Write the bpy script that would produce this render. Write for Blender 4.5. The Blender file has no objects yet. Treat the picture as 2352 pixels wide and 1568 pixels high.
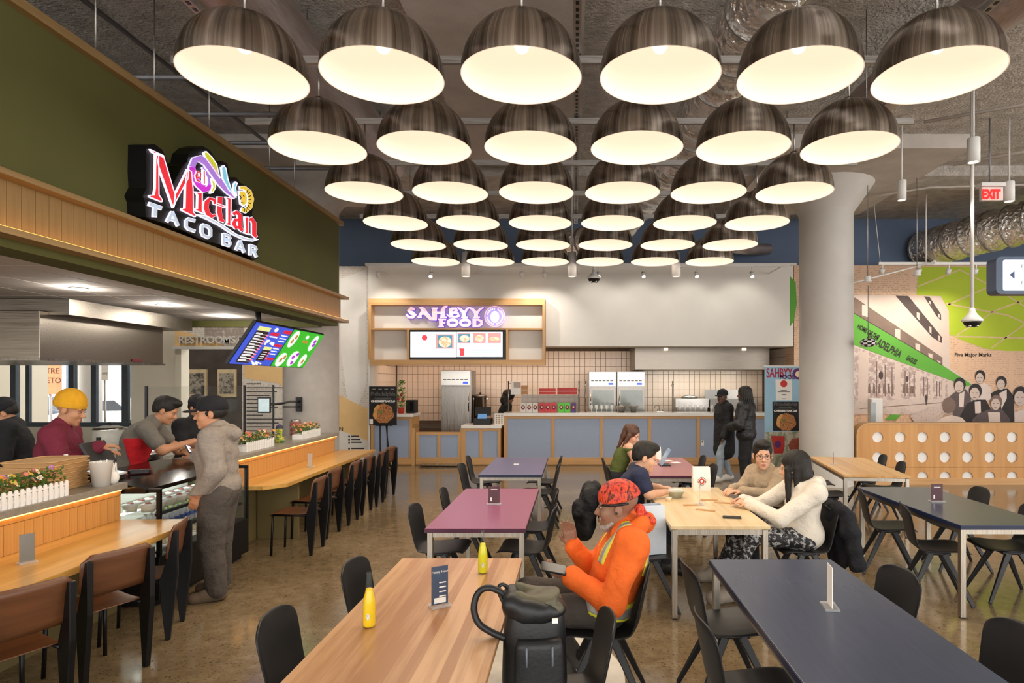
import bpy, math, random
import numpy as np
from mathutils import Vector, Matrix
random.seed(7)
SC = bpy.context.scene
COL = SC.collection
# ---------------------------------------------------------------- camera, world, exposure
F, CX, CY, H = 1430.0, 1320.0, 878.0, 1.87      # focal length and principal point in photo pixels, eye height
cam_d = bpy.data.cameras.new('camera'); cam = bpy.data.objects.new('camera', cam_d); COL.objects.link(cam)
cam_d.sensor_width = 36.0; cam_d.lens = F / 2352 * 36.0
cam_d.shift_x = (1176 - CX) / 2352; cam_d.shift_y = (CY - 784) / 2352
cam_d.clip_start = 0.05; cam_d.clip_end = 200
cam.location = (0, 0, H); cam.rotation_euler = (math.pi / 2, 0, 0)
SC.camera = cam
w = bpy.data.worlds.new('overcast'); SC.world = w; w.use_nodes = True
bg = w.node_tree.nodes['Background']; bg.inputs[0].default_value = (1.0, 0.97, 0.93, 1); bg.inputs[1].default_value = 4.4
vs = SC.view_settings
vs.view_transform = 'Standard'; vs.look = 'None'; vs.gamma = 1.0; vs.use_curve_mapping = False
vs.exposure = -0.1
cy = SC.cycles; cy.max_bounces = 6; cy.diffuse_bounces = 3; cy.glossy_bounces = 3; cy.transmission_bounces = 4; cy.transparent_max_bounces = 8; cy.caustics_reflective = False; cy.caustics_refractive = False
LAMP_E, LAMP_W, LED_E = .6, 27.0, 6.0
# ---------------------------------------------------------------- pixel -> place
def P(x, y, Y): return Vector(((x - CX) * Y / F, Y, H - (y - CY) * Y / F))
def G(x, y, z=0.0):
    Y = (H - z) * F / (y - CY); return Vector(((x - CX) * Y / F, Y, z))
def PX(x, y, X):
    Y = X * F / (x - CX); return Vector((X, Y, H - (y - CY) * Y / F))
def hexc(h):
    h = h.lstrip('#'); r = [int(h[i:i + 2], 16) / 255 for i in (0, 2, 4)]
    return tuple(c / 12.92 if c <= .04045 else ((c + .055) / 1.055) ** 2.4 for c in r)
# ---------------------------------------------------------------- materials
MATS = {}
def _new(name):
    m = bpy.data.materials.new(name); m.use_nodes = True; nt = m.node_tree
    return m, nt, nt.nodes['Principled BSDF']
def _coord(nt, scale=(1, 1, 1)):
    tc = nt.nodes.new('ShaderNodeTexCoord'); mp = nt.nodes.new('ShaderNodeMapping')
    mp.inputs['Scale'].default_value = scale; nt.links.new(tc.outputs['Object'], mp.inputs['Vector']); return mp.outputs[0]
def _noise(nt, vec, scale, detail=3, rough=.55):
    n = nt.nodes.new('ShaderNodeTexNoise'); n.inputs['Scale'].default_value = scale; n.inputs['Detail'].default_value = detail
    n.inputs['Roughness'].default_value = rough; nt.links.new(vec, n.inputs['Vector']); return n.outputs[0]
def _ramp(nt, fac, stops):
    r = nt.nodes.new('ShaderNodeValToRGB'); e = r.color_ramp.elements
    while len(e) < len(stops): e.new(.5)
    for i, (p, c) in enumerate(stops): e[i].position = p; e[i].color = (*c[:3], 1)
    nt.links.new(fac, r.inputs[0]); return r.outputs[0]
def _bump(nt, b, h, strength, dist=.01):
    n = nt.nodes.new('ShaderNodeBump'); n.inputs['Strength'].default_value = strength; n.inputs['Distance'].default_value = dist
    nt.links.new(h, n.inputs['Height']); nt.links.new(n.outputs[0], b.inputs['Normal'])
def _sc(c, k): return tuple(min(1, x * k) for x in c)
def mat(name, col, rough=.5, metal=0.0, var=.12, vs_=6.0, stretch=(1, 1, 1), bump=0.0, bs=60.0, bd=.004, emit=None, es=0.0, trans=0.0, ior=1.45, spec=.5, alpha=1.0):
    if name in MATS: return MATS[name]
    m, nt, b = _new(name)
    if isinstance(col, str): col = hexc(col)
    v = _coord(nt, stretch); n = _noise(nt, v, vs_)
    c = _ramp(nt, n, [(.3, _sc(col, 1 - var)), (.7, _sc(col, 1 + var))])
    nt.links.new(c, b.inputs['Base Color'])
    b.inputs['Roughness'].default_value = rough; b.inputs['Metallic'].default_value = metal
    b.inputs['Specular IOR Level'].default_value = spec; b.inputs['IOR'].default_value = ior
    if trans: b.inputs['Transmission Weight'].default_value = trans
    if alpha < 1: b.inputs['Alpha'].default_value = alpha
    if bump: _bump(nt, b, _noise(nt, v, bs, 4), bump, bd)
    if emit is not None:
        if isinstance(emit, str): emit = hexc(emit)
        b.inputs['Emission Color'].default_value = (*emit, 1); b.inputs['Emission Strength'].default_value = es
    MATS[name] = m; return m
def wood(name, c1, c2, axis=1, scale=7.0, rough=.38, stave=0.0, stave_axis=0, contrast=1.0, spec=.5):
    if name in MATS: return MATS[name]
    m, nt, b = _new(name)
    c1, c2 = hexc(c1), hexc(c2)
    st = [1.0, 1.0, 1.0]; st[axis] = .05
    v = _coord(nt, st); n = _noise(nt, v, scale * 3, 5, .65)
    fac = n
    if stave:
        tc = nt.nodes.new('ShaderNodeTexCoord'); sp = nt.nodes.new('ShaderNodeSeparateXYZ'); nt.links.new(tc.outputs['Object'], sp.inputs[0])
        d = nt.nodes.new('ShaderNodeMath'); d.operation = 'DIVIDE'; d.inputs[1].default_value = stave; nt.links.new(sp.outputs[stave_axis], d.inputs[0])
        fl = nt.nodes.new('ShaderNodeMath'); fl.operation = 'FLOOR'; nt.links.new(d.outputs[0], fl.inputs[0])
        wn = nt.nodes.new('ShaderNodeTexWhiteNoise'); wn.noise_dimensions = '1D'; nt.links.new(fl.outputs[0], wn.inputs['W'])
        mx = nt.nodes.new('ShaderNodeMath'); mx.operation = 'MULTIPLY_ADD'; mx.inputs[1].default_value = .35; nt.links.new(wn.outputs[0], mx.inputs[0])
        sb = nt.nodes.new('ShaderNodeMath'); sb.operation = 'SUBTRACT'; sb.inputs[1].default_value = .17; nt.links.new(n, sb.inputs[0])
        nt.links.new(sb.outputs[0], mx.inputs[2]); fac = mx.outputs[0]
    c = _ramp(nt, fac, [(.5 - .2 / contrast, c1), (.5 + .2 / contrast, c2)]); nt.links.new(c, b.inputs['Base Color'])
    b.inputs['Roughness'].default_value = rough; b.inputs['Specular IOR Level'].default_value = spec
    MATS[name] = m; return m
def emis(name, col, s):
    return mat(name, (.02, .02, .02) if False else col, .5, 0, .02, emit=col, es=s)
def floor_mat():
    m, nt, b = _new('polished_concrete')
    v = _coord(nt); big = _noise(nt, v, .9, 4, .6); mid = _noise(nt, v, 9, 5, .7); fine = _noise(nt, v, 55, 3, .6)
    ad = nt.nodes.new('ShaderNodeMath'); ad.operation = 'MULTIPLY_ADD'; ad.inputs[1].default_value = .55; nt.links.new(big, ad.inputs[0])
    m2 = nt.nodes.new('ShaderNodeMath'); m2.operation = 'MULTIPLY'; m2.inputs[1].default_value = .45; nt.links.new(mid, m2.inputs[0]); nt.links.new(m2.outputs[0], ad.inputs[2])
    base = _ramp(nt, ad.outputs[0], [(.33, hexc('#66573f')), (.5, hexc('#7f6d52')), (.68, hexc('#9a876a'))])
    sp = _ramp(nt, fine, [(.33, (.3, .28, .26)), (.44, (1, 1, 1))])
    mx = nt.nodes.new('ShaderNodeMixRGB'); mx.blend_type = 'MULTIPLY'; mx.inputs[0].default_value = .75
    nt.links.new(base, mx.inputs[1]); nt.links.new(sp, mx.inputs[2]); nt.links.new(mx.outputs[0], b.inputs['Base Color'])
    r = _ramp(nt, mid, [(.3, (.09,) * 3), (.7, (.2,) * 3)]); nt.links.new(r, b.inputs['Roughness'])
    b.inputs['Specular IOR Level'].default_value = .62
    return m
def news_mat(name, paper, ink, row=26.0, colw=1.1, dens=.52):
    m, nt, b = _new(name)
    tc = nt.nodes.new('ShaderNodeTexCoord'); sp = nt.nodes.new('ShaderNodeSeparateXYZ'); nt.links.new(tc.outputs['Object'], sp.inputs[0])
    def math_(op, a, bv=None, cv=None):
        n = nt.nodes.new('ShaderNodeMath'); n.operation = op
        for i, q in enumerate((a, bv, cv)):
            if q is None: continue
            if isinstance(q, (int, float)): n.inputs[i].default_value = q
            else: nt.links.new(q, n.inputs[i])
        return n.outputs[0]
    zr = math_('MULTIPLY', sp.outputs[2], row); fz = math_('FRACT', zr); line = math_('LESS_THAN', fz, .5); iz = math_('FLOOR', zr)
    cu = nt.nodes.new('ShaderNodeCombineXYZ'); nt.links.new(math_('MULTIPLY', sp.outputs[0], 22.0), cu.inputs[0]); nt.links.new(math_('MULTIPLY', iz, 7.3), cu.inputs[1])
    n = nt.nodes.new('ShaderNodeTexNoise'); n.inputs['Scale'].default_value = 1.0; n.inputs['Detail'].default_value = 2; nt.links.new(cu.outputs[0], n.inputs['Vector'])
    word = math_('GREATER_THAN', n.outputs[0], 1 - dens)
    fx = math_('FRACT', math_('MULTIPLY', sp.outputs[0], colw)); cm = math_('GREATER_THAN', fx, .1)
    ink_f = math_('MULTIPLY', math_('MULTIPLY', line, word), cm); ink_f = math_('MULTIPLY', ink_f, .6)
    mx = nt.nodes.new('ShaderNodeMixRGB'); mx.inputs[1].default_value = (*hexc(paper), 1); mx.inputs[2].default_value = (*hexc(ink), 1)
    nt.links.new(ink_f, mx.inputs[0]); nt.links.new(mx.outputs[0], b.inputs['Base Color']); b.inputs['Roughness'].default_value = .7
    MATS[name] = m; return m
def foil_mat():
    m, nt, b = _new('crinkled_foil')
    v = _coord(nt); n = nt.nodes.new('ShaderNodeTexVoronoi'); n.inputs['Scale'].default_value = 14; nt.links.new(v, n.inputs['Vector'])
    n2 = _noise(nt, v, 20, 4); ad = nt.nodes.new('ShaderNodeMath'); ad.operation = 'ADD'; nt.links.new(n.outputs[0], ad.inputs[0]); nt.links.new(n2, ad.inputs[1])
    _bump(nt, b, ad.outputs[0], .9, .04)
    b.inputs['Base Color'].default_value = (.9, .88, .86, 1); b.inputs['Metallic'].default_value = 1; b.inputs['Roughness'].default_value = .28
    MATS['foil'] = m; return m
def brushed(name, col, rough=.3, radial=False, st=(1, 1, .02), bs=120):
    if name in MATS: return MATS[name]
    m, nt, b = _new(name); v = _coord(nt, st); n = _noise(nt, v, bs, 3)
    c = _ramp(nt, n, [(.3, _sc(hexc(col), .8)), (.7, _sc(hexc(col), 1.2))]); nt.links.new(c, b.inputs['Base Color'])
    r = _ramp(nt, n, [(.3, (rough * .8,) * 3), (.7, (rough * 1.25,) * 3)]); nt.links.new(r, b.inputs['Roughness'])
    b.inputs['Metallic'].default_value = 1.0; b.inputs['Anisotropic'].default_value = .35
    MATS[name] = m; return m
def dome_mat(name):
    m, nt, b = _new(name); tc = nt.nodes.new('ShaderNodeTexCoord')
    mu = nt.nodes.new('ShaderNodeVectorMath'); mu.operation = 'MULTIPLY'; mu.inputs[1].default_value = (1, 1, 0); nt.links.new(tc.outputs['Object'], mu.inputs[0])
    no = nt.nodes.new('ShaderNodeVectorMath'); no.operation = 'NORMALIZE'; nt.links.new(mu.outputs[0], no.inputs[0])
    n = _noise(nt, no.outputs[0], 5.5, 6, .7); c = _ramp(nt, n, [(.34, hexc('#6d645b')), (.5, hexc('#a89d92')), (.66, hexc('#e6dcd1'))]); nt.links.new(c, b.inputs['Base Color'])  # base colour streaks carry the bright and dark reflections on the brushed metal
    r = _ramp(nt, n, [(.3, (.2,) * 3), (.7, (.34,) * 3)]); nt.links.new(r, b.inputs['Roughness']); b.inputs['Metallic'].default_value = 1; b.inputs['Anisotropic'].default_value = .6
    MATS[name] = m; return m
def photo_mat(name, cols, scale=9.0, es=0.0, st=(1, 1, 1)):
    """blotchy printed picture: several colours mixed by noise"""
    if name in MATS: return MATS[name]
    m, nt, b = _new(name); v = _coord(nt, st); n = _noise(nt, v, scale, 5, .7)
    k = len(cols); c = _ramp(nt, n, [(.3 + .4 * i / (k - 1), hexc(q)) for i, q in enumerate(cols)])
    nt.links.new(c, b.inputs['Base Color']); b.inputs['Roughness'].default_value = .6
    if es: nt.links.new(c, b.inputs['Emission Color']); b.inputs['Emission Strength'].default_value = es
    MATS[name] = m; return m
# ---------------------------------------------------------------- mesh builder
class MB:
    def __init__(s, M=None): s.v = []; s.f = []; s.mi = []; s.sm = []; s.M = M
    def add(s, vs_, fs, mi=0, sm=False):
        o = len(s.v)
        if s.M is not None: vs_ = [s.M @ Vector(p) for p in vs_]
        s.v += [tuple(p) for p in vs_]; s.f += [tuple(i + o for i in f) for f in fs]; s.mi += [mi] * len(fs); s.sm += [sm] * len(fs); return s
    def box(s, x0, x1, y0, y1, z0, z1, mi=0):
        if x0 > x1: x0, x1 = x1, x0
        if y0 > y1: y0, y1 = y1, y0
        if z0 > z1: z0, z1 = z1, z0
        return s.add([(x0, y0, z0), (x1, y0, z0), (x1, y1, z0), (x0, y1, z0), (x0, y0, z1), (x1, y0, z1), (x1, y1, z1), (x0, y1, z1)],
                     [(0, 3, 2, 1), (4, 5, 6, 7), (0, 1, 5, 4), (1, 2, 6, 5), (2, 3, 7, 6), (3, 0, 4, 7)], mi)
    def bar(s, a, b, w1, h1, w2=None, h2=None, up=(0, 0, 1), mi=0):
        a, b = Vector(a), Vector(b); d = (b - a).normalized(); u = Vector(up)
        if abs(d.dot(u)) > .98: u = Vector((1, 0, 0))
        sx = d.cross(u).normalized(); sz = sx.cross(d); w2 = w2 or w1; h2 = h2 or h1
        vs_ = [c + sx * (i * ww / 2) + sz * (j * hh / 2) for c, ww, hh in ((a, w1, h1), (b, w2, h2)) for i, j in ((-1, -1), (1, -1), (1, 1), (-1, 1))]
        return s.add(vs_, [(0, 3, 2, 1), (4, 5, 6, 7), (0, 1, 5, 4), (1, 2, 6, 5), (2, 3, 7, 6), (3, 0, 4, 7)], mi)
    def tube(s, path, r, n=8, caps=True, mi=0, sm=True):
        path = [Vector(p) for p in path]; k = len(path); rs = r if isinstance(r, (list, tuple)) else [r] * k
        vs_ = []; u = None
        for i, p in enumerate(path):
            d = (path[min(i + 1, k - 1)] - path[max(i - 1, 0)]).normalized()
            if u is None: u = Vector((0, 0, 1)) if abs(d.z) < .9 else Vector((1, 0, 0))
            u = (u - d * u.dot(d)).normalized(); q = d.cross(u)
            vs_ += [p + (u * math.cos(2 * math.pi * j / n) + q * math.sin(2 * math.pi * j / n)) * rs[i] for j in range(n)]
        fs = [(i * n + j, i * n + (j + 1) % n, (i + 1) * n + (j + 1) % n, (i + 1) * n + j) for i in range(k - 1) for j in range(n)]
        s.add(vs_, fs, mi, sm)
        if caps:
            o = len(s.v) - k * n
            s.f += [tuple(o + j for j in reversed(range(n))), tuple(o + (k - 1) * n + j for j in range(n))]; s.mi += [mi] * 2; s.sm += [False] * 2
        return s
    def lathe(s, prof, n=24, c=(0, 0, 0), mi=0, sm=True):
        c = Vector(c); k = len(prof)
        vs_ = [(c.x + r * math.cos(2 * math.pi * j / n), c.y + r * math.sin(2 * math.pi * j / n), c.z + z) for r, z in prof for j in range(n)]
        fs = [(i * n + j, i * n + (j + 1) % n, (i + 1) * n + (j + 1) % n, (i + 1) * n + j) for i in range(k - 1) for j in range(n)]
        return s.add(vs_, fs, mi, sm)
    def ball(s, c, r, n=12, m=8, mi=0):
        c = Vector(c); r = Vector(r) if not isinstance(r, (int, float)) else Vector((r, r, r))
        vs_ = [(c.x + r.x * math.sin(math.pi * i / m) * math.cos(2 * math.pi * j / n), c.y + r.y * math.sin(math.pi * i / m) * math.sin(2 * math.pi * j / n), c.z - r.z * math.cos(math.pi * i / m)) for i in range(m + 1) for j in range(n)]
        fs = [(i * n + j, i * n + (j + 1) % n, (i + 1) * n + (j + 1) % n, (i + 1) * n + j) for i in range(m) for j in range(n)]
        return s.add(vs_, fs, mi, True)
    def prism(s, poly, f, d, mi=0):
        """poly: 2-D points; f(u,v,w) -> place; w runs 0..d"""
        k = len(poly); vs_ = [f(u, v, 0) for u, v in poly] + [f(u, v, d) for u, v in poly]
        fs = [tuple(range(k)), tuple(reversed(range(k, 2 * k)))] + [(i, i + k, (i + 1) % k + k, (i + 1) % k) for i in range(k)]
        return s.add(vs_, fs, mi)
    def ribbon(s, pts, f, d, grow=0.0, mi=0):
        """pts (u, v, width) along a pen stroke"""
        L, R = [], []; k = len(pts)
        for i, (x, y, wd) in enumerate(pts):
            a, b = pts[max(i - 1, 0)], pts[min(i + 1, k - 1)]; dx, dy = b[0] - a[0], b[1] - a[1]; q = math.hypot(dx, dy) or 1
            ex = ey = 0
            if grow and i in (0, k - 1): sg = -1 if i == 0 else 1; ex, ey = dx / q * grow * sg, dy / q * grow * sg
            hw = wd / 2 + grow
            L.append((x + ex - dy / q * hw, y + ey + dx / q * hw)); R.append((x + ex + dy / q * hw, y + ey - dx / q * hw))
        for i in range(k - 1): s.prism([L[i], L[i + 1], R[i + 1], R[i]], f, d, mi)
        return s
    def build(s, name, mats, parent=None, bevel=0.0, world=False, solid=0.0, sub=0, autosm=False):
        M0 = Matrix()
        if parent is not None:
            if world: M0 = PM[parent.name].inverted()
            vs_ = [tuple(M0 @ Vector(p)) for p in s.v] if world else s.v; loc = None
        else:
            a = np.array(s.v); loc = Vector(((a[:, 0].min() + a[:, 0].max()) / 2, (a[:, 1].min() + a[:, 1].max()) / 2, a[:, 2].min()))
            vs_ = [tuple(p) for p in (a - np.array(loc))]
        me = bpy.data.meshes.new(name); me.from_pydata(vs_, [], s.f)
        for m in (mats if isinstance(mats, (list, tuple)) else [mats]): me.materials.append(m)
        if any(s.mi): me.polygons.foreach_set('material_index', s.mi)
        me.polygons.foreach_set('use_smooth', s.sm); me.update()
        o = bpy.data.objects.new(name, me); COL.objects.link(o)
        if loc is not None: o.location = loc; PM[o.name] = Matrix.Translation(loc)
        else: o.parent = parent; PM[o.name] = PM[parent.name].copy()
        if solid: md = o.modifiers.new('solidify', 'SOLIDIFY'); md.thickness = solid; md.offset = 0
        if bevel: md = o.modifiers.new('bevel', 'BEVEL'); md.width = bevel; md.segments = 2; md.limit_method = 'ANGLE'
        if sub: md = o.modifiers.new('subdivision', 'SUBSURF'); md.levels = sub; md.render_levels = sub
        return o
PM = {}
def soft(p, n=2):
    p = [Vector(q) for q in p]
    for _ in range(n): p = [p[0]] + [v for a, b in zip(p[:-1], p[1:]) for v in (a * .75 + b * .25, a * .25 + b * .75)] + [p[-1]]
    return p
def mp(o): PM[o.name] = Matrix.Translation(o.location) @ o.rotation_euler.to_matrix().to_4x4()
def tag(o, label, cat=None, group=None, kind=None):
    o['label'] = label
    if cat: o['category'] = cat
    if group: o['group'] = group
    if kind: o['kind'] = kind
    return o
def thing(name, label, cat, loc=(0, 0, 0), rz=0.0, group=None):
    o = bpy.data.objects.new(name, None); COL.objects.link(o); o.empty_display_size = .1
    o.location = loc; o.rotation_euler = (0, 0, rz); mp(o); return tag(o, label, cat, group)
def struct(o, label=None):
    o['kind'] = 'structure'
    if label: o['label'] = label
    return o
KIDS = {}
def dup(root, loc, rz=0.0, label=None, group=None):
    def cp(o, par):
        c = o.copy(); COL.objects.link(c)
        if par is not None: c.parent = par
        for ch in o.children: cp(ch, c)
        return c
    r = cp(root, None); r.location = loc; r.rotation_euler = (0, 0, rz); mp(r)
    if label: r['label'] = label
    if group: r['group'] = group
    return r
def share(src, name, M4, parent):
    o = bpy.data.objects.new(name, src.data); COL.objects.link(o); o.parent = parent; o.matrix_local = M4; return o
def text(body, size, M4, material, parent, name='lettering', ext=.001, bold=0.0, align='CENTER', width=None, world=True):
    cu = bpy.data.curves.new('t', 'FONT'); cu.body = body; cu.size = size; cu.extrude = ext; cu.offset = bold; cu.align_x = align; cu.align_y = 'CENTER'; cu.resolution_u = 3
    o = bpy.data.objects.new('t', cu); me = bpy.data.meshes.new_from_object(o); bpy.data.objects.remove(o); bpy.data.curves.remove(cu)
    n = len(me.vertices); a = np.empty(n * 3); me.vertices.foreach_get('co', a); a = a.reshape(-1, 3)
    if width and n: k = width / max(1e-6, a[:, 0].max() - a[:, 0].min()); a[:, 0] *= k
    Mx = (PM[parent.name].inverted() @ M4) if (world and parent is not None) else M4
    A = np.array(Mx); a = a @ A[:3, :3].T + A[:3, 3]; me.vertices.foreach_set('co', a.ravel()); me.update()
    me.materials.clear(); me.materials.append(material); me.name = name
    o = bpy.data.objects.new(name, me); COL.objects.link(o)
    if parent is not None: o.parent = parent; PM[o.name] = PM[parent.name].copy()
    return o
def axes(o, x, y):
    x, y = Vector(x).normalized(), Vector(y).normalized(); z = x.cross(y); o = Vector(o)
    return Matrix(((x.x, y.x, z.x, o.x), (x.y, y.y, z.y, o.y), (x.z, y.z, z.z, o.z), (0, 0, 0, 1)))
def face_cam(c): return axes(c, (1, 0, 0), (0, 0, 1))          # upright, read from the -Y side
def plight(name, loc, power, col, radius=.05, parent=None, spot=None, aim=None):
    d = bpy.data.lights.new(name, 'SPOT' if spot else 'POINT'); d.energy = power; d.color = col; d.shadow_soft_size = radius
    if spot: d.spot_size = spot; d.spot_blend = .6
    o = bpy.data.objects.new(name, d); COL.objects.link(o); loc = Vector(loc)
    rot = (Vector(aim) - loc).to_track_quat('-Z', 'Y').to_euler() if aim is not None else None
    if parent is not None:
        o.parent = parent; o.matrix_local = PM[parent.name].inverted() @ (Matrix.Translation(loc) @ (rot.to_matrix().to_4x4() if rot else Matrix()))
    else:
        o.location = loc
        if rot: o.rotation_euler = rot
    return o
def alight(name, loc, aim, sx, sy, power, col, parent=None):
    d = bpy.data.lights.new(name, 'AREA'); d.shape = 'RECTANGLE'; d.size = sx; d.size_y = sy; d.energy = power; d.color = col
    o = bpy.data.objects.new(name, d); COL.objects.link(o); loc = Vector(loc); q = (Vector(aim) - loc).to_track_quat('-Z', 'Y').to_matrix().to_4x4()
    if parent is not None: o.parent = parent; o.matrix_local = PM[parent.name].inverted() @ Matrix.Translation(loc) @ q
    else: o.location = loc; o.rotation_euler = q.to_euler()
    return o
WARM = (1.0, .80, .58); NEUT = (1.0, .93, .84); COOL = (.85, .92, 1.0)
# ================================================================ MATERIALS
m_floor = floor_mat()
m_ceil = mat('sprayed_ceiling', '#c6bfb6', .95, 0, .22, 5, bump=1.0, bs=26, bd=.06)
m_beam = mat('ceiling_concrete', '#c4bcb4', .9, 0, .12, 2, bump=.4, bs=40, bd=.01)
m_blue = mat('slate_blue_paint', '#64748e', .8, 0, .04, 1.5)
m_white = mat('white_wall_paint', '#e4e0d8', .7, 0, .03, 1.5, bump=.05, bs=200)
m_cream = mat('cream_wall_paint', '#ded5c0', .7, 0, .03, 1.5)
m_green = mat('olive_paint', '#5f5e31', .75, 0, .05, 1.5, bump=.05, bs=250)
m_oak = wood('oak_veneer', '#b98a55', '#d2a671', 2, 5, .45)
m_oakx = wood('oak_veneer_long', '#b98a55', '#d2a671', 0, 5, .45)
m_oaky = wood('oak_trim', '#8f734a', '#a98a5c', 1, 5, .45)
m_bead = wood('beadboard_wood', '#8d7145', '#a5875a', 2, 6, .5)
m_bead2 = wood('counter_board_wood', '#b67f3e', '#d39a55', 2, 6, .42)
m_bartop = wood('bar_laminate', '#b8893f', '#d8aa60', 1, 4, .28)
m_concrete = mat('column_concrete', '#b5aea6', .75, 0, .07, 5, bump=.15, bs=60)
m_colwhite = mat('painted_column', '#c9c5bf', .7, 0, .03, 3, bump=.12, bs=50)
m_steel = brushed('stainless_steel', '#b7b3ad', .24, st=(1, .02, 1))
m_hood = brushed('hood_steel', '#8d857b', .34, st=(.02, 1, 1)); m_steel2 = brushed('stainless_vertical', '#918c86', .3, st=(1, 1, .02))
m_alu = brushed('satin_aluminium', '#b3aa9d', .38, st=(1, 1, .05))
m_black = mat('black_plastic', '#17181a', .42, 0, .1, 30, bump=.12, bs=400, bd=.001)
m_blackm = mat('black_metal', '#141416', .38, .3, .05, 10)
m_chairb = mat('black_chair_shell', '#1d1e20', .44, 0, .08, 30, bump=.1, bs=500, bd=.001)
m_grey = mat('grey_stone', '#8d8578', .3, 0, .12, 40)
m_glass = mat('clear_glass', (.12, .15, .14), .02, 0, .01, alpha=.1, spec=.9)
m_acryl = mat('clear_acrylic', (.8, .82, .82), .05, 0, .01, alpha=.35, spec=.8)
m_pet = mat('clear_bottle_plastic', (.93, .96, .98), .06, 0, .01, alpha=.35, spec=.8)
m_tilec = mat('ceiling_tile', '#d9cfc6', .9, 0, .03, 30, bump=.2, bs=200)
m_whitep = mat('white_plastic', '#e8e6e2', .45, 0, .02, 8)
m_paper = mat('white_paper', '#efece6', .75, 0, .03, 8)
m_galv = brushed('galvanised_strut', '#a9a5a0', .45, st=(.05, 1, 1), bs=60)
m_foil = foil_mat()
m_led = mat('led_strip', '#ffd9a0', .5, 0, .01, emit=hexc('#ffb85a'), es=LED_E); m_led2 = mat('led_strip_dim', '#ffd9a0', .5, 0, .01, emit=hexc('#ffb452'), es=LED_E * 1.5)
m_newsp = news_mat('newsprint_pink', '#d9b69a', '#a98a74', 24, .9, .5)
m_newsw = news_mat('newsprint_white', '#e2d8cc', '#b9ab9d', 20, 1.4, .5)
m_grout = mat('dark_grout', '#6b5a4c', .9)
m_tile = mat('cream_tile', '#f0dcc8', .18, 0, .03, 3)
m_sandc = mat('stall_base_wood', '#c79b62', .5, 0, .08, 6)
m_bluep = mat('pale_blue_laminate', '#98a6be', .6, 0, .05, 60)
m_quartz = mat('white_quartz', '#e9e6e0', .25, 0, .03, 30)
m_copper = mat('brown_band', '#6a5a4a', .6)
# ================================================================ SHELL
struct(MB().box(-15, 15, -7, 17.6, -.1, 0).build('floor', m_floor), 'polished speckled concrete floor')
ceil = struct(MB().box(-15, 15, -7, 17.6, 5.7, 5.9).build('ceiling', m_ceil), 'rough sprayed concrete ceiling')
struct(MB().box(-7.05, -6.15, -7, 14.6, 5.36, 5.7).build('ceiling_beam', m_ceil))
for y in (4.2, 11.4): struct(MB().box(-15, 15, y - .4, y + .4, 5.52, 5.7).build('ceiling_beam', m_ceil))
struct(MB().box(3.2, 6.1, 9.6, 13.4, 5.48, 5.7).build('ceiling_drop_panel', m_beam)); struct(MB().box(-6.2, -3.3, 9.6, 12.8, 5.48, 5.7).build('ceiling_drop_panel', m_beam)); struct(MB().box(-1.7, .1, -2, 10.6, 5.58, 5.7).build('ceiling_drop_panel', m_beam))
struct(MB().box(-15, 15, 14.6, 14.8, 4.3, 5.7).build('wall_back', m_blue), 'slate blue upper wall above the stalls')
struct(MB().box(14.6, 14.8, 8.5, 14.6, 0, 5.7).build('wall_right', m_white))
struct(MB().box(-15, -14.8, -7, 17.5, 0, 5.7).build('wall_left', m_cream))
x0, x1, xb = P(846, 0, 14).x, P(1822, 0, 14).x, P(1252, 0, 14).x
sof = struct(MB().box(x0, x1, 14.0, 14.6, 2.68, 4.49).build('wall_stall', m_white), 'tall white soffit wall over the blue counter')
MB().box(x0 - .05, x1 + .05, 13.93, 14.62, 4.49, 4.54).build('ledge_cap', m_white, sof, world=True)
# left mural wall and restroom corner
lx0, lx1 = P(556, 0, 14.2).x, x0 + .02
lm = struct(MB().box(lx0, lx1, 14.2, 14.6, 0, 4.52).build('wall_mural_left', m_newsw), 'pale wall with printed columns and yellow shapes')
FZ = lambda Y, e=0.0: (lambda u, v, w_: P(u, v, Y) + Vector((0, -e - w_, 0)))
m_yel = mat('mural_yellow', '#eec68a', .7, 0, .03); m_muw = mat('mural_white', '#e9e4dc', .7, 0, .02)
MB().prism([(782, 640), (842, 618), (842, 880), (806, 980), (782, 800)], FZ(14.2), .002).build('printed_shape', m_muw, lm, world=True)
MB().prism([(772, 903), (846, 940), (846, 1012), (772, 985)], FZ(14.2), .004).build('printed_shape', m_yel, lm, world=True)
MB().prism([(560, 835), (700, 850), (700, 930), (640, 880), (560, 868)], FZ(14.2), .003).build('printed_shape', m_yel, lm, world=True)
MB().prism([(772, 985), (846, 1012), (846, 1060), (772, 1060)], FZ(14.2), .003).build('printed_shape', m_muw, lm, world=True)
m_ink = mat('dark_ink', '#33302f', .7)
b = MB()
for i in range(9):
    y = 1000 + i * 7
    if i in (3,): continue
    b.prism([(800, y), (804, y), (804, y + 4), (800, y + 4)], FZ(14.2, .004), .001); b.prism([(807, y), (825 + (i * 37) % 17, y), (825 + (i * 37) % 17, y + 3), (807, y + 3)], FZ(14.2, .004), .001)
b.build('printed_list', m_ink, lm, world=True)
text('ON', .13, face_cam(P(778, 985, 14.19)), m_ink, lm, 'printed_heading')
b = MB()
for i in range(16):
    y = 880 + i * 9; b.prism([(566, y), (600 + (i * 53) % 70, y), (600 + (i * 53) % 70, y + 2.2), (566, y + 2.2)], FZ(14.2, .001), .001)
b.build('printed_list', m_ink, lm, world=True)
px_, pw = P(402, 0, 14.2).x, P(416, 0, 14.2).x
bz = P(0, 800, 14.2).z
hd = struct(MB().box(px_, lx0, 14.2, 14.5, bz, 4.5).build('wall_restroom_header', m_newsw), 'printed header over the restroom passage')
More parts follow.
